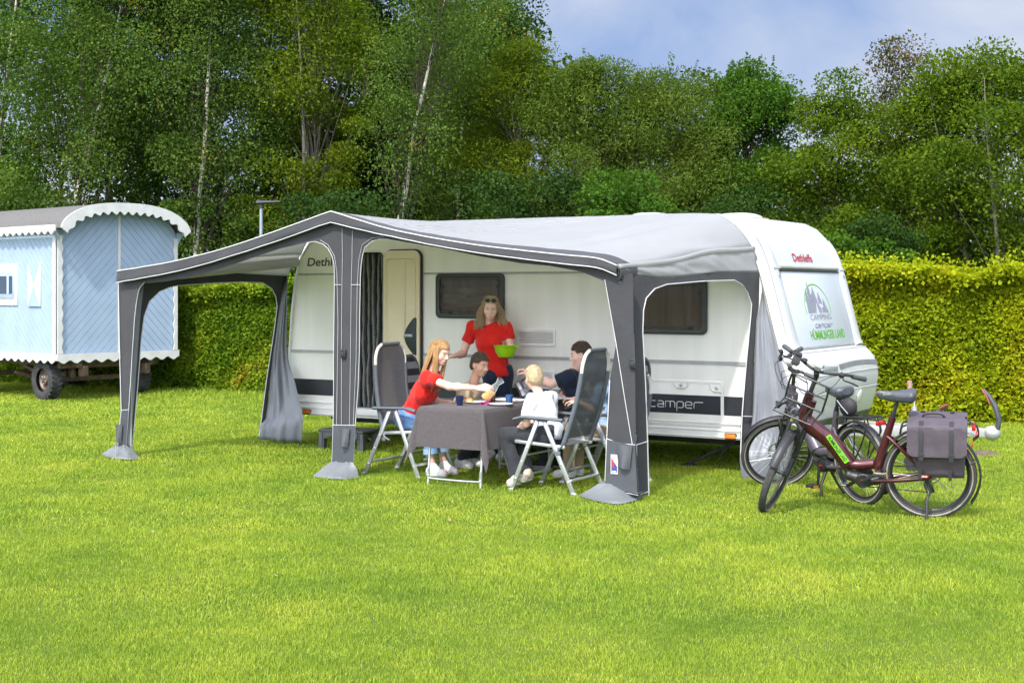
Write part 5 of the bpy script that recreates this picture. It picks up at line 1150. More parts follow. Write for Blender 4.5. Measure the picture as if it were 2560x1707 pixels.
class Person:
    def __init__(q, name_label, loc, skin, hs=1.0, build=1.0):
        q.root = thing('person', name_label, 'person', loc, world=True); q.skin = skin; q.hs = hs; q.b = build; q.J = {}
    def axes(q):
        J = q.J; f = nrm(J['face']); u = nrm(np.array(J.get('headup', (0, 0, 1)))-f*np.dot(J.get('headup', (0, 0, 1)), f)); r = np.cross(f, u); return r, f, u
    def hp(q, r_, f_, u_): r, f, u = q.axes(); return np.array(q.J['head'])+(r*r_+f*f_+u*u_)*q.hs
    def bodysdf(q, s, off=0, parts='all', hands=True):
        J = {k: np.array(v, float) for k, v in q.J.items() if isinstance(v, (np.ndarray, tuple)) and not k.startswith('hand')}; b = q.b; o = off
        sv = nrm(J['shR']-J['shL']); hv = nrm(J['hipR']-J['hipL']); pel = (J['hipL']+J['hipR'])/2; chest = (J['shL']+J['shR'])/2; up = nrm(chest-pel); sv_ = nrm(sv-up*np.dot(sv, up)); fw_ = np.cross(up, sv_); oa = o; o = o-.014 if parts == 'all' else o
        if parts in ('all', 'torso', 'top'):
            Mx = np.stack([sv_, fw_, up], 1); L_ = np.linalg.norm(chest-pel); sw = np.linalg.norm(J['shR']-J['shL'])
            s.ell(pel+up*.03*b, (.152*b+o, .115*b+o, .12*b+o), .03, Mx); s.ell(pel+up*L_*.36+fw_*.01, (.130*b+o, .098*b+o, .14*b+o), .05, Mx)
            s.ell(pel+up*L_*.68+fw_*.012, (sw*.43+o, .108*b+o, .17*b+o), .05, Mx); s.cap(J['shL']+up*-.02, J['shR']+up*-.02, .055*b+o, .055*b+o, .05)
            s.ell(pel+up*L_*.98-fw_*.005, (sw*.34+o-(.012 if parts == 'all' else 0), .062*b+o, .05*b+o), .05, Mx)
            if 'bust' in q.J:
                for sg in (-1, 1): s.ell(pel+up*L_*.66+fw_*.085*b+sv_*sg*.062*b, (.062*b+o, .055*b+o, .062*b+o), .04, Mx)
        if parts in ('all', 'arms', 'top'):
            o = oa
            for S in 'LR':
                lim = 1.0 if parts != 'top' else q.J.get('sleeve', .5); e = J['sh'+S]+(J['el'+S]-J['sh'+S])*lim; ex = .010 if parts == 'top' else 0
                s.cap(J['sh'+S], e, .050*b+o, (.050-.010*lim)*b+o+ex, .03)
                if parts != 'top': s.cap(J['el'+S], J['wr'+S], .041*b+o, .0265*b+o, .02); m_ = J['el'+S]*.72+J['wr'+S]*.28; s.ell(m_, (.042*b+o,)*3, .03)
        if parts in ('all', 'legs'):
            for S in 'LR':
                s.cap(J['hip'+S], J['kn'+S], .074*b+o, .050*b+o, .02); s.cap(J['kn'+S], J['an'+S], .055*b+o, .037*b+o, .025); c_ = J['kn'+S]*.68+J['an'+S]*.32; s.ell(c_-0*up, (.056*b+o,)*3, .04)
        if parts == 'all':
            r, f, u = q.axes(); H = q.hp; M = np.stack([r, f, u], 1); h = q.hs
            for S in 'LR': s.cap(J['an'+S], J['to'+S], .036*b, .026*b, .02)
            nb = chest+up*.045*b; s.cap(nb-up*.03, H(0, -.018, -.06), .056*b, .050*h, .03)
            s.ell(H(0, -.012, .030), (.076*h, .095*h, .090*h), .03, M); s.ell(H(0, .020, -.042), (.060*h, .070*h, .075*h), .03, M); s.ell(H(0, .060, -.092), (.024*h, .022*h, .020*h), .025, M)
            for sg in (-1, 1):
                s.ell(H(sg*.040, .050, -.028), (.028*h, .03*h, .03*h), .02, M); s.cap(H(sg*.012, .080, .027), H(sg*.045, .066, .026), .011*h, .009*h, .014); s.ell(H(sg*.031, .098, .006), (.015*h, .014*h, .011*h), .010, M, sub=True)
                s.ell(H(sg*.078, -.008, -.008), (.013*h, .021*h, .032*h), .008, M); s.ell(H(sg*.086, .0, -.006), (.007*h, .010*h, .017*h), .006, M, sub=True)
            s.cap(H(0, .086, .012), H(0, .109, -.030), .0085*h, .0125*h, .008); s.ell(H(.012, .094, -.034), (.009*h,)*3, .006); s.ell(H(-.012, .094, -.034), (.009*h,)*3, .006)
            s.cap(H(-.018, .080, -.064), H(.018, .080, -.064), .011*h, .011*h, .012)
            if hands:
                for S in 'LR':
                    hd = q.J['hand'+S]; hand(s, J['wr'+S], *hd)
    def box(q, keys, pad):
        P = np.array([np.array(q.J[k], float) for k in keys]); return P.min(0)-pad, P.max(0)+pad
    def make(q):
        J = q.J; ks = ['head', 'shL', 'shR', 'elL', 'elR', 'wrL', 'wrR', 'hipL', 'hipR', 'knL', 'knR', 'anL', 'anR', 'toL', 'toR']; lo, hi = q.box(ks, .21)
        s = SDF(lo, hi, .0052); q.bodysdf(s); q.body = sdfobj('body', s, q.skin, q.root, it=1)
        # eyes, brows, lips
        r, f, u = q.axes(); h = q.hs; M3 = Matrix(np.stack([r, f, u], 1).tolist())
        for sg in (-1, 1):
            b = MB(); b.ball(q.hp(sg*.031, .076, .006), (.0115*h, .0100*h, (.0060 if J.get('smile', 0) else .0070)*h), 12, 8, M3); e = b.build('eye', EYE_W, q.root, smooth=180)
            b = MB(); b.ball(q.hp(sg*.031, .0842, .005), (.0062*h, .003*h, .0058*h), 10, 6, M3); b.build('iris', IRIS, e, smooth=180)
            b = MB(); b.tube([q.hp(sg*.014, .0925, .026), q.hp(sg*.030, .088, .032), q.hp(sg*.047, .074, .028)], [.0032*h, .0038*h, .0022*h], 6, flat=.7); b.build('eyebrow', J['browmat'], q.root, smooth=180)
        sm = J.get('smile', 0); b = MB()
        b.tube([q.hp(-.026, .081, -.058+.006*sm), q.hp(-.012, .0885, -.062-.002*sm), q.hp(0, .0910, -.0615-.003*sm), q.hp(.012, .0885, -.062-.002*sm), q.hp(.026, .081, -.058+.006*sm)], [.002*h, .0034*h, .0036*h, .0034*h, .002*h], 6)
        b.tube([q.hp(-.025, .081, -.060+.006*sm), q.hp(-.012, .0875, -.070-.011*sm), q.hp(0, .0900, -.071-.014*sm), q.hp(.012, .0875, -.070-.011*sm), q.hp(.025, .081, -.060+.006*sm)], [.002*h, .0036*h, .0040*h, .0036*h, .002*h], 6); b.build('lips', LIPS, q.root, smooth=180)
        if sm > .8: b = MB(); b.tube([q.hp(-.022, .0800, -.0605), q.hp(-.011, .0860, -.0670), q.hp(0, .0885, -.0690), q.hp(.011, .0860, -.0670), q.hp(.022, .0800, -.0605)], [.002*h, .0046*h, .0054*h, .0046*h, .002*h], 8); b.build('teeth', TEETH, q.root, smooth=180)
        return q
    def top(q, name, m, hem=.0, sleeve=.5, off=.014, wr=.010, neck=.075, collar=None):
        J = q.J; J['sleeve'] = sleeve; ks = ['shL', 'shR', 'elL', 'elR', 'hipL', 'hipR']; lo, hi = q.box(ks, .26); s = SDF(lo, hi, .0075); q.bodysdf(s, off, 'top')
        pel = (np.array(J['hipL'])+np.array(J['hipR']))/2; ch = (np.array(J['shL'])+np.array(J['shR']))/2; up = nrm(ch-pel)
        for S in 'LR':
            a = np.array(J['sh'+S]); d = nrm(np.array(J['el'+S])-a); e = a+(np.array(J['el'+S])-a)*sleeve
            g = np.stack(np.meshgrid(*[s.lo[i]+s.vox*np.arange(s.n[i]) for i in range(3)], indexing='ij'), -1); tt = (g-e)@d; rad = np.linalg.norm((g-e)-tt[..., None]*d, axis=-1)
            cut = np.where(rad < .10, -tt, .1); s.d = np.maximum(s.d, -cut.astype(np.float32))
        s.plane(pel+up*hem, up)
        fwd = np.cross(up, nrm(np.array(J['shR'])-np.array(J['shL'])))
        s.ell(ch+up*.085+fwd*.015, (neck, neck, .075), .008, None, sub=True)
        return sdfobj(name, s, m, q.root, wr, 7.5, 2, (1, 1, .7))
    def trousers(q, name, m, hem=(1, 1), off=.012, waist=.10, wr=.010):
        J = q.J; lo, hi = q.box(['hipL', 'hipR', 'knL', 'knR', 'anL', 'anR'], .22); s = SDF(lo, hi, .0085); b = q.b
        pel = (np.array(J['hipL'])+np.array(J['hipR']))/2; ch = (np.array(J['shL'])+np.array(J['shR']))/2; up = nrm(ch-pel); hv = nrm(np.array(J['hipR'])-np.array(J['hipL'])); Mx = np.stack([hv, np.cross(up, hv), up], 1)
        s.ell(pel+up*.03*b, (.155*b+off, .118*b+off, .125*b+off), .03, Mx); s.plane(pel+up*waist*b, -up)
        for S, hm in zip('LR', hem):
            h_, k_, a_ = (np.array(J[x+S]) for x in ('hip', 'kn', 'an')); s.cap(h_, k_, .085*b+off, .062*b+off, .05); s.cap(k_, k_+(a_-k_)*hm, .060*b+off, (.052 if hm > .8 else .056)*b+off, .03)
        return sdfobj(name, s, m, q.root, wr, 10, 2, (1, 1, .6))
    def shoe(q, S, m, sole=SOLE, high=.05, L_=.0, sock=None):
        J = q.J; an, to = np.array(J['an'+S], float), np.array(J['to'+S], float); d = to-an; d[2] = 0; d = nrm(d); up = nrm(np.array(J.get('footup'+S, (0, 0, 1)))); d = nrm(np.array(to-an)-up*np.dot(to-an, up)); sd_ = np.cross(d, up); b = q.b
        hl = an-d*.035*b-up*.055*b; tp = an+d*.155*b-up*.058*b; s = SDF(np.minimum(hl, tp)-.16, np.maximum(hl, tp)+.16, .0052)
        s.cap(hl+up*.012, tp+up*.004, .040*b, .033*b, .02); s.cap(hl+up*.03, an+up*high*b*.6, .042*b, .045*b, .03); s.cap(an-up*.01+d*.03, tp+up*.012-d*.03, .046*b, .030*b, .03); s.ell(tp-d*.02, (.045*b,)*3, .03)
        bot = an-up*.090*b; s.plane(bot+up*.022*b, up)
        o = sdfobj('shoe', s, m, q.root, .0025, 30, 1)
        s = SDF(np.minimum(hl, tp)-.12, np.maximum(hl, tp)+.12, .0055); s.cap(hl, tp-d*.008, .045*b, .043*b, .02); s.plane(bot, up); s.plane(bot+up*.026*b, -up); sdfobj('sole', s, sole, o, 0, it=1)
        if m is not SHOE_K:
            bb = MB()
            for i in range(5):
                c = an+d*(.035+.02*i)*b+up*(.035-.014*i)*b; bb.tube([c-sd_*.022*b, c+up*.006, c+sd_*.022*b], .0035, 5)
            bb.build('laces', SHOE_W if m is not SHOE_B else SHOE_B, o)
    def caphair(q, m, thick=.007, front=.052, low=-.03, back=-.075, rough=.010, topadd=0.0, seed=0, fringe=0, slen=1.0):
        """short hair: a shell over the skull, cut to a hairline"""
        r, f, u = q.axes(); h = q.hs; M = np.stack([r, f, u], 1); c = q.hp(0, 0, 0); s = SDF(c-.17, c+.17, .0045)
        s.ell(q.hp(0, -.014, .032), ((.076+thick)*h, (.096+thick)*h, (.091+thick+topadd)*h), .02, M); s.ell(q.hp(0, -.045, -.02), ((.066+thick*.7)*h, (.062+thick*.7)*h, .075*h), .03, M)
        g = np.stack(np.meshgrid(*[s.lo[i]+s.vox*np.arange(s.n[i]) for i in range(3)], indexing='ij'), -1)-c; lf = (g@f)/h; lu = (g@u)/h; lr = (g@r)/h
        # hairline: lower limit rises from the nape (back) over the ears to the forehead
        line = np.interp(lf, [-.10, -.045, -.02, .012, .03, .055, .075, .095], [back, back+.01, low+.004, low+.008, max(.012, low+.012), front-.006, front, front+.012+fringe]); line = line+.006*vnoise(g+seed, 70); s.d = np.maximum(s.d, ((line-lu)*h).astype(np.float32))
        V, Fq = s.mesh(); V = relax(V, Fq, 1); N_ = vnormals(V, Fq); V = V+N_*(vnoise(V+seed, 95)*rough*.5+vnoise(V+seed, 42)*rough*.5)[:, None]
        off = rootoff(q.root); o = rawmesh('hair', V-np.array(off), Fq, m, q.root, True)
        rs = np.random.RandomState(seed+5); b = MB(); sel = rs.choice(len(V), min(len(V), 1900), replace=False); c0 = q.hp(0, -.035, .135)        # fine strands combed from the crown
        for i in sel:
            if np.dot(V[i]-c, u) < (back-.005)*h or (slen > 1.5 and np.dot(V[i]-c, f) > .045*h): continue
            d = V[i]-c0; d = d-N_[i]*np.dot(d, N_[i]); d = nrm(nrm(d)+rs.normal(size=3)*.22+(f*.25 if slen < 1.5 and np.dot(V[i]-c, f) > .03*h else 0)); ln_ = (.013+.012*rs.rand())*h*slen
            b.tube([V[i]-N_[i]*.001, V[i]+d*ln_*.5+N_[i]*.0020, V[i]+d*ln_+N_[i]*(.0010+.002*rs.rand())], [.0015, .0012, .0004], 3, cap=False)
        b.build('hair_strands', m, o, smooth=180); return o
    def longhair(q, m, end, spread, n=420, seed=0, front=.058, shoulder=.0, wave=.0, length=None, frontlock=True, rad=.0032, pull=(0, 0, 0), lim=.66):
        """long hair: skull shell plus locks falling to the point 'end' offset from the head"""
        o = q.caphair(m, .011, front, -.05, -.09, .002, seed=seed, slen=1.9); r, f, u = q.axes(); h = q.hs; rs = np.random.RandomState(seed); b = MB(); dn = np.array([0, 0, -1.]); c = q.hp(0, 0, 0)
        for i in range(n):
            a = (rs.rand()*2-1)*PI*lim; side = math.sin(a); bk = -math.cos(a)      # a=0 is the back of the head
            if not frontlock and abs(a) > PI*.62: continue
            st = c+(r*(side*.035)+f*(bk*.02+.01)+u*.112)*h; eq = c+(r*side*(.088+.008*rs.rand())+f*(bk*(.100+.01*rs.rand())-.012)+u*(.01+.04*rs.rand()))*h
            m1 = c+(r*side*.070+f*(bk*.078-.005)+u*.092)*h
            e = c+np.array(end)*(.80+.25*rs.rand())+(r*side*spread[0]+f*bk*spread[1])*(.55+.6*rs.rand())
            if abs(a) > PI*.5: e = e+np.array(pull)
            mid1 = eq*.62+e*.38+r*side*.006; mid2 = eq*.28+e*.72; ph = rs.rand()*6
            pts = [st, m1, eq, mid1+r*wave*math.sin(ph)+f*wave*.5*math.cos(ph), mid2+r*wave*math.sin(ph+2.2)+f*wave*.5*math.cos(ph+2), e]
            P = spline([Vector(p) for p in pts], 4); k = len(P); b.tube(P, [rad*(1.0 if t < k*.8 else (k-t)/(k*.2)*.9+.1) for t in range(k)], 4, cap=False, flat=.6)
        b.build('long_locks', m, o, smooth=180); return o
def jp(ox, oy, sc):                                     # pixel of an enlarged view of the photo -> plane y
    return lambda cx, cy, y: np.array(onwall(ox+cx/sc, oy+cy/sc, y))
A_ = jp(900, 820, 3.733); B_ = jp(1260, 820, 3.41); C3 = jp(1120, 710, 4.9)
# ---- woman standing with the bowl
q = Person('woman in a red t-shirt and jeans standing by the caravan with a green bowl', (-.02, -.36, 0), SKIN, 1.0, .98); J = q.J
J['head'] = C3(522, 300, -.42); J['face'] = (.50, -.84, -.16); J['headup'] = (.06, -.05, 1); J['smile'] = 1; J['browmat'] = HAIR_DBL; J['bust'] = (0, 0, 0)
J['shR'] = C3(305, 525, -.40); J['shL'] = C3(705, 522, -.30); J['elR'] = C3(185, 850, -.42); J['wrR'] = C3(75, 880, -.60); J['elL'] = C3(775, 800, -.30); J['wrL'] = C3(775, 850, -.50)
J['hipR'] = C3(545, 1130, -.36); J['hipL'] = C3(690, 1130, -.28)
for S, x in (('R', .00), ('L', .17)):
    hp_ = J['hip'+S]; J['kn'+S] = np.array([hp_[0]-.01, hp_[1]-.02, .52]); J['an'+S] = np.array([hp_[0]-.01, hp_[1]+.01, .10]); J['to'+S] = J['an'+S]+np.array([.03, -.15, -.05])
J['handR'] = ((-.75, -.55, -.10), (.1, -.1, -1), 1, (.35, .55, .4), .95); J['handL'] = ((-.62, -.55, -.12), (-.1, .1, 1), -1, (.25, .35, .3), .95, .1, .3)
q.make(); q.top('tshirt', RED_T, -.005, .55, .014, .020, .092); q.trousers('jeans', JEAN_D, (1, 1), .010); [q.shoe(S, SHOE_W) for S in 'LR']
q.longhair(HAIR_DBL, (.0, .01, -.225), (.165, .105), 950, 3, .066, wave=.022, rad=.0030, lim=.575)
b = MB(); 
for sg in (-1, 1): b.lathe([(.001, 0), (.026, .001), (.026, .004), (.001, .005)], 16, Matrix.Translation(Vector(q.hp(sg*.032, .075, .098))) @ frame((0, 0, 0), q.axes()[0], np.cross(nrm(q.axes()[1]*.75+q.axes()[2]*.65), q.axes()[0])).to_3x3().to_4x4())
b.tube([q.hp(-.058, .06, .098), q.hp(-.088, .0, .07), q.hp(-.088, -.05, .03)], .003, 5); b.tube([q.hp(.058, .06, .098), q.hp(.088, .0, .07), q.hp(.088, -.05, .03)], .003, 5); b.tube([q.hp(-.012, .082, .10), q.hp(.012, .082, .10)], .003, 5); tag(b.build('sunglasses', mat('dark_lens', (.02, .018, .016), .12)), 'dark sunglasses pushed up on the standing woman\'s hair', 'sunglasses')
bc = Vector(onwall(1265, 880, -.56)); bw = thing('bowl', 'bright green plastic salad bowl held by the standing woman', 'bowl', bc)
b = MB(); b.lathe([(.001, -.055), (.075, -.055), (.085, -.045), (.118, .03), (.132, .068), (.136, .070), (.128, .064), (.112, .03), (.078, -.04), (.001, -.045)], 40, cap=False); b.build('shell', mat('lime_plastic', (.32, .62, .008), .35, var=.03, coat=.2), bw, local=True, smooth=50)
b = MB(); b.box((.145, 0, .062), (.04, .06, .012)); b.build('grip', MATS['lime_plastic'], bw, local=True, bevel=.004)
b = MB(); rs_ = np.random.RandomState(4)
for i in range(60): b.ball((rs_.normal()*.045, rs_.normal()*.045, .03+rs_.rand()*.02), (.02, .018, .006), 6, 4, Matrix.Rotation(rs_.rand()*3, 3, 'X'))
b.build('salad', mat('salad_green', (.10, .25, .02), .6, var=.5, vscale=40), bw, local=True, smooth=180)
def seat_legs(J, hipc, side, knee, ank, toe, sep=.10, feetsep=None):
    side = nrm(side); fs_ = feetsep if feetsep is not None else sep
    for S, sg in (('R', 1), ('L', -1)):
        J['hip'+S] = np.array(hipc)+side*sg*sep*.95; J['kn'+S] = np.array(knee)+side*sg*sep; J['an'+S] = np.array(ank)+side*sg*fs_; J['to'+S] = np.array(toe)+side*sg*fs_
# ---- girl pouring juice (faces +x, right side to the camera)
q = Person('girl with long strawberry-blonde hair in a red t-shirt pouring orange juice', (-.15, -1.7, 0), SKIN, .98, .90); J = q.J
J['head'] = A_(748, 232, -1.72); J['face'] = (.96, -.10, -.26); J['headup'] = (.2, 0, 1); J['browmat'] = HAIR_STRAW; J['smile'] = .4; J['bust'] = (0, 0, 0)
J['shR'] = A_(628, 462, -1.88); J['shL'] = A_(690, 440, -1.54); J['elR'] = A_(835, 545, -1.93); J['wrR'] = A_(1105, 560, -1.86); J['elL'] = A_(690, 690, -1.45); J['wrL'] = A_(835, 690, -1.42)
seat_legs(J, A_(450, 845, -1.71), (0, -1, 0), A_(690, 930, -1.72), A_(718, 1300, -1.74), A_(840, 1345, -1.74), .095, .075); J['anL'] = A_(785, 1285, -1.62); J['toL'] = A_(905, 1330, -1.62)
J['handR'] = ((.95, .02, .06), (.25, .75, -.45), 1, (.45, .55, .4), .92, .10, .8); J['handL'] = ((1, .05, -.1), (0, 0, -1), -1, (.15, .2, .15), .9)
q.make(); q.top('tshirt', RED_T, -.035, .50, .015, .022, .080); q.trousers('jeans', JEAN_B, (.50, .50), .014)
for S in 'RL':
    k_, a_ = J['kn'+S], J['an'+S]; e = k_+(a_-k_)*.55; b = MB(); d_ = Vector(a_-k_).normalized(); b.tube([Vector(e)-d_*.02, Vector(e)+d_*.035], [.076, .077], 18); b.build('cuff', mat('denim_cuff', (.22, .36, .55), .85), q.root, smooth=60)
[q.shoe(S, SHOE_W) for S in 'LR']
q.longhair(HAIR_STRAW, (-.235, -.02, -.43), (.055, .05), 1150, 8, .060, rad=.0030, frontlock=True, pull=(.17, 0, .06))
# carafe in her hand
co = A_(1168, 655, -1.83); cd = nrm(A_(1310, 490, -1.83)-co); cm_ = frame(co, np.cross(cd, (0, 1, 0)), np.cross(cd, np.cross(cd, (0, 1, 0)))); zc = Vector(cd); rot = zc.to_track_quat('Z', 'Y').to_matrix().to_4x4()
ca = thing('carafe', 'tilted glass carafe of orange juice held over the table by the girl', 'carafe', co)
GLASS = glassmat('clear_glass', (.92, .94, .95), .02, .93)
b = MB(); b.lathe([(.001, 0), (.044, 0), (.047, .006), (.043, .10), (.030, .165), (.022, .195), (.026, .225), (.038, .255), (.036, .255), (.020, .197), (.028, .165), (.040, .10), (.044, .008), (.001, .006)], 28, rot, cap=False); b.build('glass', GLASS, ca, local=True, smooth=60)
b = MB(); zl = [(.001, .008), (.0425, .009), (.0395, .085), (.0385, .10)]; b.lathe(zl+[(.001, .105)], 28, rot, cap=False); b.build('juice', mat('orange_juice', (.80, .36, .01), .3, var=.06, vscale=30), ca, local=True, smooth=60)
# ---- boy in beige, profile to the right
q = Person('teenage boy in a beige t-shirt seated between the girl and the standing woman', (-.05, -1.04, 0), SKIN_T, .98, .90); J = q.J
J['head'] = A_(1120, 342, -1.06); J['face'] = (.93, -.18, -.22); J['headup'] = (.18, 0, 1); J['browmat'] = HAIR_BR; J['smile'] = .5
J['shR'] = A_(975, 575, -1.22); J['shL'] = A_(1110, 560, -.90); J['elR'] = A_(950, 700, -1.24); J['wrR'] = A_(1160, 690, -1.18); J['elL'] = A_(1180, 690, -.86); J['wrL'] = A_(1300, 675, -.92)
hipc = np.array([J['shR'][0]-.22, -1.05, .52]); seat_legs(J, hipc, (0, -1, 0), hipc+np.array([.40, 0, .0]), np.array([*A_(985, 1270, -1.08)[:2], .10]), np.array([*A_(1080, 1330, -1.10)[:2], .05]), .10, .09)
J['handR'] = ((1, .1, -.05), (0, 0, -1), 1, (.2, .3, .2), .92); J['handL'] = ((1, -.1, -.05), (0, 0, -1), -1, (.25, .35, .2), .92)
q.make(); q.top('tshirt', BEIGE_T, -.03, .55, .016, .018, .080); q.trousers('trousers', CHARC, (.92, .92), .012); [q.shoe(S, SHOE_W) for S in 'LR']; q.caphair(HAIR_BR, .006, .062, .014, -.07, .005, .006, 4, slen=.8)
# ---- man in navy polo reaching over with the coffee pot (faces -x, towards the camera side)
q = Person('man in a navy polo shirt leaning in with a moka pot', (1.3, -.6, 0), SKIN, 1.03, 1.06); J = q.J
J['head'] = B_(655, 232, -.62); J['face'] = (-.86, -.46, -.12); J['headup'] = (-.12, 0, 1); J['browmat'] = HAIR_DK; J['smile'] = .4
J['shL'] = B_(545, 415, -.82); J['shR'] = B_(610, 400, -.42); J['elL'] = B_(400, 475, -.90); J['wrL'] = B_(225, 395, -.92); J['elR'] = B_(490, 600, -.42); J['wrR'] = np.array([*B_(560, 607, -.72)[:2], .765])
hipc = np.array([J['shL'][0]+.13, -.62, .53]); seat_legs(J, hipc, (0, 1, 0), hipc+np.array([-.45, 0, 0]), hipc+np.array([-.42, -.05, -.43]), hipc+np.array([-.57, -.08, -.48]), .11)
J['handL'] = ((-.85, -.05, .55), (-.3, -.1, -.9), 1, (.7, .9, .6), 1.0, .05, .9); J['handR'] = ((-.9, -.3, 0), (0, 0, -1), -1, (.3, .4, .3), 1.0)
q.make(); q.top('polo_shirt', NAVY, -.03, .66, .016, .016, .070); q.trousers('trousers', CHARC, (1, 1), .012); [q.shoe(S, SHOE_K) for S in 'LR']; q.caphair(HAIR_DK, .006, .064, .014, -.07, .006, .012, 9, slen=.9)
b = MB(); a_ = J['shL']+(J['elL']-J['shL'])*.66; d_ = Vector(J['elL']-J['shL']).normalized(); b.tube([Vector(a_)-d_*.006, Vector(a_)+d_*.004], .066, 20, cap=False); b.build('sleeve_tipping', SHOE_W, q.root, smooth=60)
mo = np.array(B_(148, 520, -.93)); mk = thing('moka_pot', 'grey moka coffee pot tipped in the man\'s hand', 'coffee pot', mo)
mrot = Euler((R(8), R(-28), 0)).to_matrix().to_4x4()
b = MB(); b.lathe([(.046, -.075), (.050, -.07), (.038, -.005), (.040, .0), (.036, .01), (.047, .075), (.044, .075)], 8, mrot); b.prism([(0, 0), (.03, .03), (0, .035)], mrot @ Vector((-.047, -.008, .04)), mrot.to_3x3() @ Vector((-1, 0, 0)), mrot.to_3x3() @ Vector((0, 0, 1)), .016); b.build('pot', mat('pot_alu', (.30, .30, .31), .35, metal=.8, var=.15), mk, local=True)
b = MB(); b.lathe([(.044, .076), (.02, .090), (.004, .094)], 8, mrot); b.ball(mrot @ Vector((0, 0, .10)), .010); b.build('lid', MATS['pot_alu'], mk, local=True)
b = MB(); b.tube([mrot @ Vector(p) for p in ((.045, 0, .07), (.085, 0, .075), (.095, 0, .05), (.088, 0, -.01))], .010, 8, flat=.7); b.build('handle', mat('pot_handle', (.12, .012, .012), .4), mk, local=True)
# ---- blond boy, back to the camera (faces -x and away)
q = Person('small blond boy in a white t-shirt seen from behind with glasses', (1.5, -1.92, 0), SKIN, .92, .80); J = q.J
J['head'] = B_(252, 425, -1.92); J['face'] = (-.83, .52, -.12); J['browmat'] = HAIR_BL; J['headup'] = (-.05, 0, 1)
J['shL'] = B_(235, 612, -2.06); J['shR'] = B_(395, 590, -1.80); J['elL'] = B_(190, 815, -2.10); J['wrL'] = B_(105, 865, -1.98); J['elR'] = B_(400, 790, -1.68); J['wrR'] = B_(240, 800, -1.66)
hc = B_(395, 905, -1.93); seat_legs(J, hc, (.1, 1, 0), B_(60, 905, -1.95), B_(70, 1215, -1.98), B_(30, 1300, -2.06), .085, .07)
J['anR'] = B_(205, 1235, -1.95); J['toR'] = B_(170, 1290, -2.04); J['knR'] = B_(130, 925, -1.86); J['anL'] = B_(110, 1270, -2.06); J['toL'] = B_(75, 1325, -2.13)
J['handL'] = ((-.7, .5, -.2), (0, 0, -1), 1, (.3, .4, .3), .82); J['handR'] = ((-.9, .2, 0), (0, 0, -1), -1, (.3, .4, .3), .82)
q.make(); q.top('tshirt', WHITE_TS, -.06, .74, .018, .026, .070); q.trousers('trousers', CHARC, (.88, .88), .018, wr=.016); [q.shoe(S, SHOE_B) for S in 'LR']; q.caphair(HAIR_BL, .006, .062, .016, -.072, .005, .004, 12, slen=.95)
b = MB(); b.tube([q.hp(-.080, -.01, .004), q.hp(-.080, .09, .010)], .0028, 5); b.tube([q.hp(.080, -.01, .004), q.hp(.080, .09, .010)], .0028, 5)
for sg in (-1, 1): b.tube([Vector(q.hp(sg*.036, .104, .004))+Vector(q.axes()[0]*.026*math.cos(t)+q.axes()[2]*.019*math.sin(t)) for t in np.linspace(0, 2*PI, 15)[:-1]], .0026, 5, closed=True)
b.tube([q.hp(-.010, .107, .006), q.hp(.010, .107, .006)], .0026, 5); tag(b.build('glasses', FRAME_D), 'dark thin-framed glasses worn by the small blond boy', 'glasses')
# ---- child in light blue, bent forward behind the near chair
q = Person('child in a light blue shirt bending over the table behind the near chair', (1.75, -1.25, 0), SKIN, .93, .84); J = q.J
J['head'] = B_(745, 470, -1.20); J['face'] = (-.80, .10, -.60); J['headup'] = (-.6, 0, .8); J['browmat'] = HAIR_BR
J['shL'] = B_(845, 520, -1.38); J['shR'] = B_(850, 490, -1.08); J['elL'] = B_(760, 690, -1.40); J['wrL'] = np.array([*B_(630, 640, -1.34)[:2], .77]); J['elR'] = B_(720, 640, -1.05); J['wrR'] = np.array([*B_(600, 620, -1.05)[:2], .77])
hc = B_(880, 880, -1.24); seat_legs(J, hc, (0, 1, 0), hc+np.array([-.36, .0, .0]), np.array([*B_(590, 1150, -1.26)[:2], .11]), np.array([*B_(520, 1180, -1.30)[:2], .06]), .09, .08)
J['handL'] = ((-.9, .1, 0), (0, 0, -1), 1, (.3, .4, .3), .85); J['handR'] = ((-.9, .1, 0), (0, 0, -1), -1, (.3, .4, .3), .85)
q.make(); q.top('shirt', SKYB, -.07, .7, .020, .026, .070); q.trousers('trousers', KHAKI, (.92, .92), .016, wr=.014); [q.shoe(S, SHOE_W, high=.10) for S in 'LR']; q.caphair(HAIR_BR, .007, .06, -.03, -.07, .006, .003, 17)
# ================================================================ table, cloth, tableware, chairs
ALU = mat('chair_alu', (.62, .63, .65), .32, metal=.75, var=.06, vscale=20)
CH_PAD = mat('chair_grey_plastic', (.115, .13, .15), .5, var=.08, vscale=15)
CH_PIPE = mat('chair_grey_edge', (.10, .115, .135), .65, var=.1, vscale=30, bump=.2)
def meshmat(name, col, fac):
    m = mat(name, col, .75, var=.12, vscale=40, bump=.4, bscale=260); nt = m.node_tree; p = nt.nodes['Principled BSDF']; tr = nt.nodes.new('ShaderNodeBsdfTransparent'); ms = nt.nodes.new('ShaderNodeMixShader'); ms.inputs[0].default_value = fac
    nt.links.new(p.outputs[0], ms.inputs[1]); nt.links.new(tr.outputs[0], ms.inputs[2]); nt.links.new(ms.outputs[0], nt.nodes['Material Output'].inputs['Surface']); return m
CH_MESH = meshmat('chair_mesh', (.115, .125, .140), .24); CH_ST_D = mat('stripe_dark', (.035, .038, .045), .7, var=.1, vscale=30, bump=.3); CH_ST_L = mat('stripe_light', (.30, .32, .35), .6, var=.1, vscale=30, bump=.3)
ALU_W = mat('white_top_tube', (.72, .71, .66), .35, var=.06)
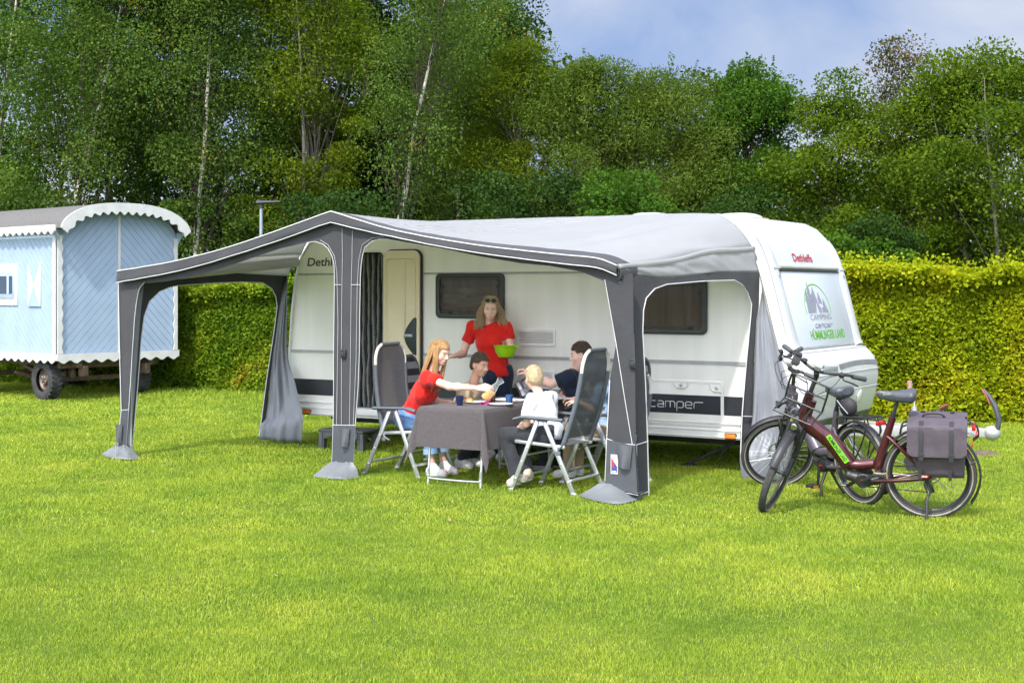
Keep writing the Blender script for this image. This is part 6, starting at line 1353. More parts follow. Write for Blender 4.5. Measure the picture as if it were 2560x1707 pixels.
def chair(label, loc, rz, recline, striped=False, ht=1.30, xb=-.235):
    """folding camp armchair: x is the way it faces, y to its left"""
    t = thing('camp_chair', label, 'chair', loc, rz, 'folding camp chairs round the table'); w = .255
    B = lambda nm, mb, m, par=t, **k: mb.build(nm, m, par, local=True, **k)
    for s in (-1, 1):
        y = s*(w+.022)
        for x0, x1, z1 in ((.33, .05, .655), (-.33, -.02, .655)):
            b = MB(); b.bar((x0, y, .0), (x1, y, z1), .020, .040, (1, 0, 0)); b.box((x0, y, .012), (.052, .028, .026)); lg = B('leg', b, ALU, bevel=.003)
            b = MB()
            for q in (.18, .42, .62): p = Vector((x0, y, 0)).lerp(Vector((x1, y, z1)), q); b.lathe([(.008, 0), (.008, .014), (.004, .017)], 8, Matrix.Translation(p+Vector((0, s*.002, 0))) @ Matrix.Rotation(R(-90*s), 4, 'X'))
            B('rivet', b, STEEL, lg)
        b = MB(); P = []
        for i in range(13):
            u = i/12; x = .30-.52*u; zz = .688-.018*u-.03*max(0, .2-u)*5; wd = .032+.012*math.sin(PI*min(1, u*1.1)); P.append([(x, y+wd*math.cos(a), zz+.016*math.sin(a)) for a in np.linspace(0, 2*PI, 13)])
        b.grid(P); b.add([p for p in P[0][:-1]], [tuple(range(12))]); b.add([p for p in P[-1][:-1]], [tuple(range(11, -1, -1))]); b.box((.0, y, .662), (.10, .026, .03)); B('armrest', b, CH_PAD, smooth=50)
        b = MB(); b.bar((.30, y-s*.02, .455), (xb-.025, y-s*.02, .425), .022, .030); B('seat_rail', b, ALU, bevel=.004)
        b = MB(); b.tube([(xb+.095, y, .36), (xb+.035, y, .39), (xb-.01, y-s*.01, .45), (xb-.015, y-s*.01, .49)], .016, 6, flat=.6); b.box((xb+.03, y+s*.006, .37), (.045, .02, .035)); B('hinge', b, CH_PAD, bevel=.003)
    for x, z in ((.285, .13), (-.285, .13), (.20, .33)):
        b = MB(); b.bar((x, -w-.02, z), (x, w+.02, z), .036, .020, (0, 0, 1)) if z < .3 else b.tube([(x, -w-.02, z), (x, w+.02, z)], .010, 8); B('crossbar', b, ALU, bevel=.003)
    b = MB(); P = []
    for i in range(14):
        u = i/13; P.append([(.29-(.295-xb)*u, y, .462-.03*u-.030*math.sin(PI*u)*(1-(y/w)**2)) for y in np.linspace(-w, w, 9)])
    b.grid(P, .006); B('seat', b, CH_MESH if not striped else CH_ST_D, smooth=60); b = MB(); b.tube([(.295, -w, .458), (.295, w, .458)], .014, 8); B('seat_edge', b, CH_PIPE)
    # backrest
    a = R(recline); bx = lambda z: xb-.01-(z-.46)*math.tan(a)-.035*math.sin(PI*min(1, max(0, (z-.46)/(ht-.46))))
    zs = ht-.20
    for s in (-1, 1):
        b = MB(); b.tube([(bx(z), s*(w-.005), z) for z in np.linspace(.45, zs, 12)], .024, 8); B('back_post', b, CH_PIPE, smooth=60)
        b = MB(); b.tube(spline([(bx(zs-.02), s*(w-.005), zs-.02), (bx(zs+.08), s*(w-.010), zs+.08), (bx(ht-.04), s*(w-.045), ht-.04), (bx(ht), s*(w-.11), ht)], 5), .0165, 8); B('shoulder_tube', b, ALU_W if not striped else CH_PIPE, smooth=60)
    b = MB(); b.tube([(bx(ht), -w+.10, ht), (bx(ht)-.004, w-.10, ht)], .019, 8); B('head_roll', b, CH_PIPE, smooth=60)
    N_ = 9 if striped else 1; zb = np.linspace(.50, ht+.008, N_*(4 if striped else 24)+1); row = []
    for z in zb:
        q = max(0, (z-zs)/(ht-zs)); hw = (w-.012)*(1-.42*q**2.2); row.append([(bx(z)+.010-.030*(1-(y/w)**2)*(.6), y, z) for y in np.linspace(-hw, hw, 11)])
    if striped:
        for par, m_ in ((0, CH_ST_D), (1, CH_ST_L)):
            b = MB()
            for j in range(par, N_, 2): b.grid(row[j*4:j*4+5], .010)
            B('backrest', b, m_, smooth=60)
    else: b = MB(); b.grid(row, .004); B('backrest', b, CH_MESH, smooth=60)
    return t
chair('grey mesh camp chair with silver legs under the girl at the left end', (-.17, -1.71, 0), 0, 6, xb=-.115)
chair('striped grey camp chair whose top the standing woman holds', (-.26, -1.02, 0), R(4), 15, True, 1.14)
chair('grey mesh camp chair with a tall tilted back in front of the blond boy', (1.67, -1.90, 0), R(180), 14, xb=-.20)
chair('grey mesh camp chair half hidden by the awning leg under the bent child', (1.84, -1.25, 0), R(180), 10, False, 1.05)
chair('striped grey camp chair behind the man in the navy polo', (1.50, -.60, 0), R(180), 10, True, 1.15)
# ---- table and cloth
TX0, TX1, TY0, TY1, TZ = .42, 1.10, -2.30, -.86, .735
tb = thing('camping_table', 'folding camping table with tubular legs under the charcoal cloth', 'table', ((TX0+TX1)/2, (TY0+TY1)/2, 0), world=True)
b = MB(); b.box(((TX0+TX1)/2, (TY0+TY1)/2, TZ-.018), (TX1-TX0-.01, TY1-TY0-.01, .028)); b.build('tabletop', mat('table_grey', (.3, .3, .3), .6), tb, bevel=.008)
for y, d in ((TY0+.03, -1), (TY1-.12, 1)):
    for x in (TX0+.05, TX1-.04):
        b = MB(); b.tube([(x, y+.06*-d, TZ-.03), (x, y, 0)], .0125, 10); b.build('leg', ALU, tb)
    b = MB(); b.tube(spline([(TX0+.05, y, .16), (TX0+.055, y-.0, .09), (TX0+.10, y, .065), (TX1-.09, y, .065), (TX1-.045, y, .09), (TX1-.04, y, .16)], 5), .010, 8); b.build('foot_bar', ALU, tb)
CLOTH = mat('table_linen', (.080, .068, .071), .9, var=.14, vscale=45, bump=.5, bscale=240, sheen=.1)
def tablecloth():
    x0, x1, y0, y1, z = TX0-.012, TX1+.012, TY0-.012, TY1+.012, TZ+.004; d = .37; ring = []          # (edge point, outward dir, hang, corner 0..1)
    def side(p, q, n, o):
        for i in range(n):
            t = i/n; ring.append((Vector(p).lerp(Vector(q), t), Vector(o), d, 0))
    def corner(p, a0):
        for i in range(14):
            f = i/14; a = R(a0+90*f); L_ = d/max(abs(math.cos(R(90*f))), abs(math.sin(R(90*f)))); ring.append((Vector(p), Vector((math.cos(a), math.sin(a), 0)), L_, math.sin(PI*f)))
    side((x0, y0, z), (x1, y0, z), 40, (0, -1, 0)); corner((x1, y0, z), -90); side((x1, y0, z), (x1, y1, z), 60, (1, 0, 0)); corner((x1, y1, z), 0); side((x1, y1, z), (x0, y1, z), 40, (0, 1, 0)); corner((x0, y1, z), 90); side((x0, y1, z), (x0, y0, z), 60, (-1, 0, 0)); corner((x0, y0, z), 180)
    n = len(ring); P = []
    for i, (p, o, L_, c) in enumerate(ring):
        col = []
        for j in range(18):
            t = j/17; out_ = .014+(.03+.105*c*c)*t**.8; w_ = .016*float(vnoise(np.array([[p.x*7+o.x*2, p.y*7+o.y*2, 1.5+t*.8]]))[0])*t*(1-c); s_ = Vector((-o.y, o.x, 0))*(.03*c*(1-2*((i % 3) == 9))*0)
            h = L_*(1+.10*c); dz = h*t if j else 0
            if j == 0: out_ = 0
            q = p+o*(out_+w_)-Vector((0, 0, dz*(1-.02*c))); q.z += .006*math.exp(-t*8); col.append(q)
        P.append(col)
    b = MB(); P.append(P[0]); b.grid(P)
    ins = [Vector((min(max(p.x, x0+.03), x1-.03), min(max(p.y, y0+.03), y1-.03), z+.0065)) for p, *_ in ring]; k0 = len(b.v); b.add([r_[0]+Vector((0, 0, .006)) for r_ in ring]+ins, [(i, (i+1) % n, n+(i+1) % n, n+i) for i in range(n)])
    g = MB.grid
    b.grid([[(x0+.03+(x1-x0-.06)*i/6, y0+.03+(y1-y0-.06)*j/10, z+.0065) for j in range(11)] for i in range(7)])
    o = b.build('tablecloth', CLOTH, None, smooth=60, local=True); return tag(o, 'charcoal linen tablecloth hanging over the camping table with pointed corners', 'tablecloth')
tablecloth()
TT = TZ+.0115
def ontable(px, py): Y = F_*(H_-TT)/(py-724); return at(px, Y, TT)
PLATE = mat('plate_white', (.78, .78, .80), .25, var=.03, coat=.3)
def plate(px, py, r, label):
    b = MB(); b.lathe([(.001, .003), (r*.62, .003), (r*.70, .006), (r, .016), (r*1.0, .019), (r*.68, .010), (.001, .007)], 36, cap=False); o = b.build('plate', PLATE, None, local=True, smooth=60); o.location = ontable(px, py); return tag(o, label, 'plate', 'plates on the table')
plate(1252, 1013, .118, 'empty round white plate at the front edge of the tablecloth'); plate(1190, 1008, .105, 'round white plate with a bread roll beside the dark tumbler'); plate(1402, 999, .10, 'round white plate in front of the man in navy')
b = MB(); b.ball((0, 0, .024), (.040, .034, .028), 16, 10); o = b.build('bread_roll', mat('crust', (.62, .33, .08), .6, col2=(.80, .55, .22), vscale=30, bump=.4, bscale=40), None, local=True, smooth=180); o.location = ontable(1174, 1008)+Vector((0, 0, .008)); tag(o, 'golden bread roll on the white plate by the girl', 'bread roll')
tr_ = thing('serving_tray', 'white rectangular tray with cheese and ham slices behind the blue tumbler', 'tray', ontable(1275, 1004), R(-12))
b = MB(); ringp = rrect(-.17, .17, -.11, .11, .03); b.prism(ringp, (0, 0, .002), (1, 0, 0), (0, 1, 0), .006); b.build('tray', PLATE, tr_, local=True, bevel=.003)
b = MB(); o_ = rrect(-.19, .19, -.13, .13, .04); i_ = rrect(-.165, .165, -.105, .105, .03); k_ = len(o_); b.add([(x, y, .022) for x, y in o_]+[(x, y, .008) for x, y in i_], [(i, (i+1) % k_, k_+(i+1) % k_, k_+i) for i in range(k_)]); b.build('rim', PLATE, tr_, local=True)
for x, y, c in ((-.08, .02, (.80, .62, .20)), (-.02, -.03, (.82, .68, .30)), (.05, .02, (.70, .32, .26)), (.09, -.04, (.72, .38, .30)), (.02, .05, (.80, .60, .18))):
    b = MB(); P = [[(x+.035*u, y+.03*v, .012+.008*math.sin(u*3+v*2)) for v in np.linspace(-1, 1, 6)] for u in np.linspace(-1, 1, 6)]; b.grid(P, .004); b.build('slice', mat('slice_%d' % int(c[1]*100), c, .5, var=.1, vscale=40), tr_, local=True, smooth=60)
def tumbler(px, py, m, label, h=.092, r=.039, name='tumbler'):
    b = MB(); b.lathe([(.001, .004), (r*.70, .0), (r*.74, .004), (r*.84, h*.45), (r*.98, h*.62), (r, h), (r*.93, h), (r*.90, h*.62), (r*.66, .012), (.001, .010)], 24, cap=False); o = b.build(name, m, None, local=True, smooth=50); o.location = ontable(px, py); return tag(o, label, 'tumbler', 'drinking glasses on the table')
BLUEG = glassmat('dark_blue_glass', (.02, .035, .10), .06, .30); BLUEG2 = glassmat('mid_blue_glass', (.05, .14, .33), .06, .45)
tumbler(1149, 1013, BLUEG, 'dark blue glass tumbler at the left front of the table'); tumbler(1273, 1010, BLUEG2, 'lighter blue glass tumbler between the two white plates in the middle')
tumbler(1316, 996, GLASS, 'clear drinking glass beside the blond boy\'s head', .10, .036); tumbler(1389, 998, GLASS, 'clear drinking glass to the right of the blond boy', .10, .038)
for px, py, c, lab in ((1232, 1006, (.06, .015, .01), 'dark jam jar behind the carafe'), (1221, 1007, (.42, .03, .06), 'red jam jar beside the dark jam jar')):
    j = thing('jam_jar', lab, 'jar', ontable(px, py)); b = MB(); b.lathe([(.001, 0), (.026, 0), (.028, .006), (.028, .062), (.022, .072)], 18); b.build('jar', mat('jam_%d' % int(c[0]*100), c, .15, coat=.6), j, local=True, smooth=50)
    b = MB(); b.lathe([(.024, .070), (.025, .084), (.022, .086)], 18); b.build('lid', mat('jar_lid', (.35, .16, .04), .4), j, local=True, smooth=50)
b = MB(); b.grid([[(.05*u, .04*v, .012+.016*math.sin(u*4+v*3)) for v in np.linspace(-1, 1, 9)] for u in np.linspace(-1, 1, 9)], .003); o = b.build('napkin', mat('pink_paper', (.55, .03, .30), .8), None, local=True, smooth=60); o.location = ontable(1216, 1011); tag(o, 'crumpled bright pink napkin between the plates', 'napkin')
# ================================================================ bicycles (local frame: x forward, y left, z up, rear axle over the origin)
TYRE = mat('bike_tyre', (.055, .052, .050), .85, var=.25, vscale=30, bump=.4, bscale=90); TYRE_W = mat('tyre_reflex', (.34, .32, .28), .5)
RIMB = mat('rim_black', (.025, .025, .027), .35, metal=.3); SPOKE = mat('spoke', (.45, .45, .46), .3, metal=.9); BLK = mat('bike_black', (.022, .022, .024), .42, var=.15, vscale=20); BLK_G = mat('bike_gloss_black', (.02, .02, .022), .22, coat=.4)
MAROON = mat('maroon_paint', (.075, .012, .018), .28, metal=.35, var=.10, vscale=30, coat=.6); PLUM = mat('plum_grey_paint', (.115, .10, .125), .32, metal=.35, var=.08, vscale=30, coat=.5)
CHROME = mat('chrome', (.65, .65, .66), .18, metal=1); RED_LENS = mat('red_lens', (.55, .015, .01), .2, coat=.5); BAG = mat('bag_canvas', (.080, .064, .080), .75, var=.12, vscale=14, bump=.35, bscale=120); BAG_D = mat('bag_strap', (.028, .026, .030), .7, bump=.3, bscale=120)
SADDLE = mat('saddle_vinyl', (.070, .076, .090), .38, var=.08, vscale=20); GREEN_S = mat('neon_green', (.22, .70, .02), .4); GOLD = mat('fork_stanchion', (.40, .42, .16), .3, metal=.6); GREYD = mat('display_grey', (.40, .41, .42), .35, var=.05)
WB, RR_ = 1.19, .352; HA = R(70); AX = Vector((-math.cos(HA), 0, math.sin(HA))); AXN = Vector((math.sin(HA), 0, math.cos(HA))); FA = Vector((WB, 0, RR_)); AP = FA-AXN*.055          # steering axis point level with the axle
def sa(d, off=0, y=0): return AP+AX*d+AXN*off+Vector((0, y, 0))
def bike(name_label, loc, rz, lean, steer, paint, front_rack, knobby, pannier, stick, spare):
    t = thing('bicycle', name_label, 'bicycle', loc, rz, None); ST = Matrix.Translation(AP) @ Matrix.Rotation(steer, 4, AX) @ Matrix.Translation(-AP)
    lm = Matrix.Rotation(lean, 3, 'X'); pitch = 0
    for _ in range(6):                                   # settle the turned front wheel on the grass
        M = Matrix.Rotation(pitch, 3, 'Y') @ lm; nA = (ST.to_3x3() @ Vector((0, 1, 0))); c = ST @ FA
        zf = min((M @ (c+(ST.to_3x3() @ Vector((math.cos(a), 0, math.sin(a))))*RR_)).z for a in np.linspace(0, 2*PI, 90)); zr = min((M @ (Vector((0, 0, RR_))+Vector((math.cos(a), 0, math.sin(a)))*RR_)).z for a in np.linspace(0, 2*PI, 90)); pitch += (zf-zr)/WB
    t.rotation_euler = (lean, pitch, rz); t.location = Vector(loc)+Vector((0, 0, -zr-.012))
    def B(nm, mb, m, par=None, steerit=False, **k):
        if steerit: mb.v = [tuple(ST @ Vector(v)) for v in mb.v]
        return mb.build(nm, m, par or t, local=True, **k)
    def wheel(c, st, knob, disc):
        Mw = Matrix.Translation(c) @ Matrix.Rotation(R(90), 4, 'X'); r = .326
        b = MB(); b.lathe([(r-.026, -.012), (r-.016, -.024), (r+.006, -.029), (r+.021, -.020), (r+.027, 0), (r+.021, .020), (r+.006, .029), (r-.016, .024), (r-.026, .012)], 64, Mw, cap=False)
        nk = 70 if knob else 56
        for i in range(nk):
            for s in (-1, 0, 1) if knob else (-1, 1):
                a = 2*PI*(i+.5*(s == 0))/nk; cc = Mw @ Vector(((r+(.023 if s == 0 else .017))*math.cos(a), (r+(.023 if s == 0 else .017))*math.sin(a), s*.016)); b.box(cc, (.008, .014, .011 if knob else .008), Mw.to_3x3() @ Matrix.Rotation(a, 3, 'Z'))
        w = B('wheel', b, TYRE, steerit=st, smooth=40)
        b = MB(); 
        for s in (-1, 1): b.lathe([(r-.010, s*.0262), (r-.004, s*.0288), (r-.001, s*.0292), (r-.004, s*.0280)], 64, Mw, cap=False)
        B('reflex_band', b, TYRE_W, w, st)
        b = MB(); b.lathe([(r-.020, -.013), (r-.038, -.012), (r-.048, -.004), (r-.048, .004), (r-.038, .012), (r-.020, .013), (r-.014, 0), (r-.020, -.013)], 56, Mw, cap=False); B('rim', b, RIMB, w, st, smooth=40)
        b = MB(); b.lathe([(.008, -.055), (.024, -.032), (.022, -.028), (.016, -.02), (.016, .02), (.022, .028), (.024, .032), (.008, .055)], 16, Mw); B('hub', b, BLK, w, st)
        b = MB()
        for i in range(32):
            s = 1 if i % 2 else -1; a = 2*PI*i/32; a2 = a+(.9 if (i//2) % 2 else -.9); b.tube([Mw @ Vector((.022*math.cos(a2), .022*math.sin(a2), s*.029)), Mw @ Vector(((r-.045)*math.cos(a), (r-.045)*math.sin(a), s*.003))], .0014, 4, cap=False)
        B('spokes', b, SPOKE, w, st)
        if disc: b = MB(); b.lathe([(.078, .036), (.09, .036), (.09, .038), (.078, .038), (.078, .036)], 40, Mw, cap=False); [b.bar(Mw @ Vector((.02*math.cos(a), .02*math.sin(a), .037)), Mw @ Vector((.08*math.cos(a+.5), .08*math.sin(a+.5), .037)), .002, .008) for a in np.linspace(0, 2*PI, 7)[:-1]]; B('brake_disc', b, CHROME, w, st)
        return w
    wheel(Vector((0, 0, RR_)), False, False, True); wheel(FA, True, knobby, True)
    ht0, ht1 = sa(.50), sa(.69); bb = Vector((.50, 0, .295)); st0, st1 = Vector((.385, 0, .42)), Vector((.275, 0, .80))
    b = MB(); dt = spline([ht1+Vector((.0, 0, -.06)), ht0+Vector((-.03, 0, -.05)), Vector((.74, 0, .58)), Vector((.615, 0, .415))], 6)
    b.tube(dt, [.044]*6+[.054]*(len(dt)-6), 14, flat=1.2); b.tube([ht0-AX*.02, ht1], .036, 14)
    b.tube(spline([Vector((.64, 0, .42)), Vector((.55, 0, .405)), Vector((.42, 0, .42))], 5), .040, 10); b.tube([st0+Vector((.012, 0, -.04)), st1], [.038, .027], 14)
    B('frame', b, paint, smooth=50)
    b = MB()
    for s in (-1, 1):
        b.tube(spline([Vector((.42, s*.035, .29)), Vector((.25, s*.062, .31)), Vector((.0, s*.068, RR_-.01))], 5), .017, 8); b.tube(spline([Vector((.325, s*.015, .655)), Vector((.22, s*.052, .57)), Vector((.012, s*.068, RR_+.012))], 6), .015, 8)
    B('rear_stay', b, paint, smooth=50)
    b = MB(); q0 = Vector((.60, 0, .375)); dd = (Vector((.775, 0, .63))-q0); b.bar(q0+Vector((.018, 0, -.028)), q0+dd+Vector((.030, 0, -.022)), .066, .040, (1, 0, -.7)); B('battery', b, BLK_G, bevel=.010)
    b = MB(); b.tube(spline([Vector((.645, 0, .335)), Vector((.56, 0, .31)), Vector((.46, 0, .285)), Vector((.36, 0, .30))], 5), [.03]+[.055]*4+[.062]*6+[.05]*4+[.032], 12, flat=.8); m_ = B('motor', b, BLK, smooth=60)
    b = MB(); b.lathe([(.060, .045), (.058, .060), (.046, .064), (.044, .060), (.002, .060)], 26, Matrix.Translation(bb) @ Matrix.Rotation(R(-90), 4, 'X')); B('motor_cap', b, BLK_G, m_, smooth=40)
    b = MB(); b.box(bb+Vector((-.006, .0625, .006)), (.040, .003, .010)); B('motor_badge', b, RED_LENS, m_)
    # cranks, chain ring, pedals
    ca_ = R(35) if stick else R(-95)
    for s in (-1, 1):
        a = ca_ if s > 0 else ca_+PI; e = bb+Vector((-.170*math.cos(a), s*.095, .170*math.sin(a))); b = MB(); b.bar(bb+Vector((0, s*.075, 0)), e, .018, .026); cr_ = B('crank', b, BLK, bevel=.004)
        b = MB(); b.box(e+Vector((0, s*.055, 0)), (.085, .085, .016)); b.box(e+Vector((.040, s*.055, 0)), (.012, .09, .026)); b.box(e+Vector((-.040, s*.055, 0)), (.012, .09, .026)); p_ = B('pedal', b, CHROME if stick else BLK, cr_, bevel=.003)
        b = MB(); b.box(e+Vector((.047, s*.055, 0)), (.004, .05, .014)); b.box(e+Vector((-.047, s*.055, 0)), (.004, .05, .014)); B('pedal_reflector', b, AMBER, p_)
    Mr = Matrix.Translation(bb+Vector((0, -.062, 0))) @ Matrix.Rotation(R(90), 4, 'X'); b = MB(); b.lathe([(.030, 0), (.078, 0), (.082, .002), (.078, .004), (.03, .004)], 34, Mr); B('chain_ring', b, BLK)
    b = MB(); b.lathe([(.02, 0), (.062, .0), (.056, .008), (.045, .016), (.036, .024), (.02, .026)], 26, Matrix.Translation((0, -.040, RR_)) @ Matrix.Rotation(R(90), 4, 'X')); B('cassette', b, SPOKE)
    b = MB(); b.tube([bb+Vector((0, -.066, .08)), Vector((0, -.06, RR_+.055))], .0045, 5); b.tube([bb+Vector((0, -.066, -.08)), Vector((-.02, -.06, .19)), Vector((.03, -.06, .24)), Vector((.0, -.06, RR_-.05))], .0045, 5); B('chain', b, UNDER)
    b = MB(); b.box((-.01, -.066, .235), (.03, .014, .10), Matrix.Rotation(R(15), 3, 'Y')); b.box((-.0, -.062, .30), (.04, .03, .03)); B('derailleur', b, BLK, bevel=.004)
    # fork
    b = MB()
    for s in (-1, 1): b.tube([sa(.41, .0, s*.062), sa(.12, .022, s*.062), FA+Vector((0, s*.062, 0))], [.022, .021, .014], 12)
    b.tube(spline([sa(.15, .03, .06), sa(.30, .075, .05), sa(.375, .10, 0), sa(.30, .075, -.05), sa(.15, .03, -.06)], 5), .014, 8); fk = B('fork', b, BLK, steerit=True, smooth=50)
    b = MB(); [b.tube([sa(.36, 0, s*.062), sa(.485, 0, s*.058)], .0155, 12) for s in (-1, 1)]; B('stanchion', b, GOLD if stick else BLK, fk, True)
    b = MB(); b.box(sa(.49, 0), (.06, .165, .035), Matrix.Rotation(HA-R(90), 3, 'Y')); b.tube([sa(.47), sa(.50)], .030, 12); B('fork_crown', b, BLK, fk, True, bevel=.008)
    # mudguards
    def guard(c, a0, a1, st, nm):
        b = MB(); P = []
        for i in range(26):
            a = R(a0+(a1-a0)*i/25); P.append([c+Vector(((RR_+.030-.014*abs(k)**2)*math.cos(a), k*.034, (RR_+.030-.014*abs(k)**2)*math.sin(a))) for k in np.linspace(-1, 1, 7)])
        b.grid(P, .003); return B(nm, b, BLK, steerit=st, smooth=60)
    guard(FA, 40, 118, True, 'front_mudguard'); guard(Vector((0, 0, RR_)), 20 if stick else 30, 215, False, 'rear_mudguard')
    b = MB(); [b.tube([Vector((0, s*.07, RR_)), Vector(((RR_+.02)*math.cos(R(160)), s*.03, RR_+(RR_+.02)*math.sin(R(160))))], .003, 5) for s in (-1, 1)]; B('mudguard_stay', b, BLK)
    # stem, handlebar, grips, levers, display, bell
    b = MB(); b.tube([sa(.69), sa(.83)], [.0185, .017], 12); b.tube([sa(.83), sa(.875, .055)], .022, 10); B('stem', b, BLK, steerit=True, smooth=50)
    hb = sa(.885, .06); b = MB(); bar_ = spline([hb+Vector((-.16, .315, -.015)), hb+Vector((-.075, .22, .02)), hb+Vector((-.01, .09, .012)), hb, hb+Vector((-.01, -.09, .012)), hb+Vector((-.075, -.22, .02)), hb+Vector((-.16, -.315, -.015))], 6); b.tube(bar_, .0125, 10); hbo = B('handlebar', b, BLK, steerit=True, smooth=60)
    for s in (-1, 1):
        b = MB(); b.tube([hb+Vector((-.105, s*.255, .006)), hb+Vector((-.13, s*.285, -.004)), hb+Vector((-.185, s*.345, -.024))], [.0185, .019, .021], 10); B('grip', b, PLAST_G, hbo, True, smooth=60)
        b = MB(); b.tube(spline([hb+Vector((-.055, s*.20, .012)), hb+Vector((-.02, s*.215, .0)), hb+Vector((-.05, s*.27, -.018)), hb+Vector((-.10, s*.325, -.055))], 4), [.007]*12+[.006], 6); b.box(hb+Vector((-.05, s*.185, .016)), (.04, .035, .03)); B('brake_lever', b, BLK, hbo, True, bevel=.004)
        b = MB(); b.tube(spline([hb+Vector((-.05, s*.19, .01)), hb+Vector((.10, s*.17, -.02)), hb+Vector((.11, s*.06, -.16)), sa(.66, .05, s*.02), sa(.52, .05, s*.03)], 6), .0030, 5); b.tube(spline([hb+Vector((-.04, s*.16, .01)), hb+Vector((.07, s*.12, .03)), hb+Vector((.09, s*.02, -.10)), sa(.60, .04, 0)], 6), .0028, 5); B('cable', b, BLK, hbo, True)
    b = MB(); b.box(hb+Vector((.0, .0, .055)), (.075, .085, .035), Matrix.Rotation(R(-25), 3, 'Y')); b.box(hb+Vector((-.01, 0, .025)), (.04, .05, .04)); B('display', b, GREYD, hbo, True, bevel=.010)
    b = MB(); b.ball(hb+Vector((-.005, -.115, .035)), (.022, .022, .016)); b.lathe([(.022, 0), (.024, .006), (.010, .010)], 12, Matrix.Translation(hb+Vector((-.005, -.115, .045)))); B('bell', b, BLK, hbo, True)
    b = MB(); b.box(hb+Vector((.03, -.17, .05)), (.012, .065, .09), Matrix.Rotation(R(-35), 3, 'Y')); b.box(hb+Vector((.02, -.17, .095)), (.04, .05, .012)); b.box(hb+Vector((.04, -.17, .01)), (.04, .05, .012)); B('phone_holder', b, BLK, hbo, True, bevel=.003)
    lp_ = sa(.42, .135) if front_rack else sa(.50, .11)
    b = MB(); b.lathe([(.012, -.03), (.034, .0), (.036, .018), (.030, .022)], 18, Matrix.Translation(lp_) @ Matrix.Rotation(R(80), 4, 'Y')); b.bar(lp_-Vector((.08, 0, .0)), lp_-Vector((.02, 0, 0)), .02, .015); hl_ = B('headlight', b, BLK, steerit=True, smooth=40)
    b = MB(); b.lathe([(.001, .020), (.029, .020), (.024, .026), (.001, .028)], 16, Matrix.Translation(lp_) @ Matrix.Rotation(R(80), 4, 'Y')); B('lens', b, CHROME, hl_, True)
    if front_rack:
        o = sa(.60, .10); F1 = Vector((1, 0, .12)).normalized(); ux = Vector((0, 1, 0)); wv = Vector((0, 0, 1)); b = MB(); hw = .155
        p = lambda x, y, z: o+F1*x+ux*y+wv*z
        for x, z in ((.0, 0), (.26, 0)): b.tube([p(x, -hw, z), p(x, hw, z)], .0085, 8)
        b.tube(spline([p(.0, -hw, 0), p(.26, -hw, 0), p(.26, hw, 0), p(0, hw, 0)], 1), .0085, 8)
        for y in (-.075, 0, .075): b.tube([p(-.0, y, .0), p(.26, y, 0)], .006, 6)
        b.tube(spline([p(-.005, -hw, 0), p(-.01, -hw, .20), p(-.01, -hw+.04, .235), p(-.01, hw-.04, .235), p(-.01, hw, .20), p(-.005, hw, 0)], 4), .0085, 8); b.tube([p(-.01, -hw, .12), p(-.01, hw, .12)], .006, 6)
        for y in (-.06, .06): b.tube([p(0, y, 0), sa(.56, .03, y*.5)], .008, 6); b.tube([p(.16, y*1.5, 0), FA+Vector((.0, y*1.25, .18))], .006, 6)
        B('front_rack', b, BLK_G, steerit=True, smooth=50)
    # saddle and post
    sp = Vector((.275, 0, .80)); sdv = Vector((-.28, 0, .96)).normalized(); top = sp+sdv*.155
    b = MB(); b.tube([sp, top], .0145, 10); b.tube([sp-sdv*.0, sp+sdv*.03], .021, 10); b.box(top+Vector((0, 0, -.01)), (.06, .045, .03)); B('seat_post', b, BLK)
    b = MB(); P = []
    for i in range(20):
        u = i/19; x = top.x+.165-.300*u; hw = .022+.100*max(0, (u-.18)/.82)**1.35*(1-.18*max(0, u-.86)/.14); z0 = top.z+.060+.020*u**2-.010*math.sin(PI*u); th = .046+.044*u
        e_ = math.sqrt(max(0, 1-max(0, (u-.86)/.14)**2*.75))*math.sqrt(max(0, 1-max(0, (.10-u)/.10)**2*.7)); sg = lambda v, k: math.copysign(abs(v)**k, v); P.append([Vector((x, hw*e_*sg(math.cos(a), .8), z0-th*.42+(th*.50 if math.sin(a) > 0 else th*.78)*e_*sg(math.sin(a), .75))) for a in np.linspace(0, 2*PI, 19)])
    b.grid(P); b.add(P[0][:-1], [tuple(range(18))]); b.add(P[-1][:-1], [tuple(range(17, -1, -1))]); sdl = B('saddle', b, SADDLE, smooth=60)
    b = MB(); [b.tube([top+Vector((.10, s*.02, .035)), top+Vector((.04, s*.02, .008)), top+Vector((-.06, s*.025, .008)), top+Vector((-.11, s*.04, .03))], .0035, 5) for s in (-1, 1)]; b.tube([top+Vector((-.075, .03, .02)), top+Vector((-.075, .03, -.03))], .011, 8); b.tube([top+Vector((-.075, -.03, .02)), top+Vector((-.075, -.03, -.03))], .011, 8); B('saddle_rail', b, CHROME, sdl)
    # rear carrier and lamp
    rz_ = .770; b = MB()
    for y in (-.055, 0, .055): b.tube([Vector((.16, y, rz_-.01)), Vector((-.26, y, rz_+.01))], .007, 6)
    b.tube(spline([Vector((.22, .04, .68)), Vector((.16, .065, rz_-.01)), Vector((-.24, .065, rz_+.01)), Vector((-.30, .03, rz_)), Vector((-.30, -.03, rz_)), Vector((-.24, -.065, rz_+.01)), Vector((.16, -.065, rz_-.01)), Vector((.22, -.04, .68))], 4), .008, 8)
    for x in (.10, -.02, -.14): b.tube([Vector((x, -.065, rz_)), Vector((x, .065, rz_))], .006, 6)
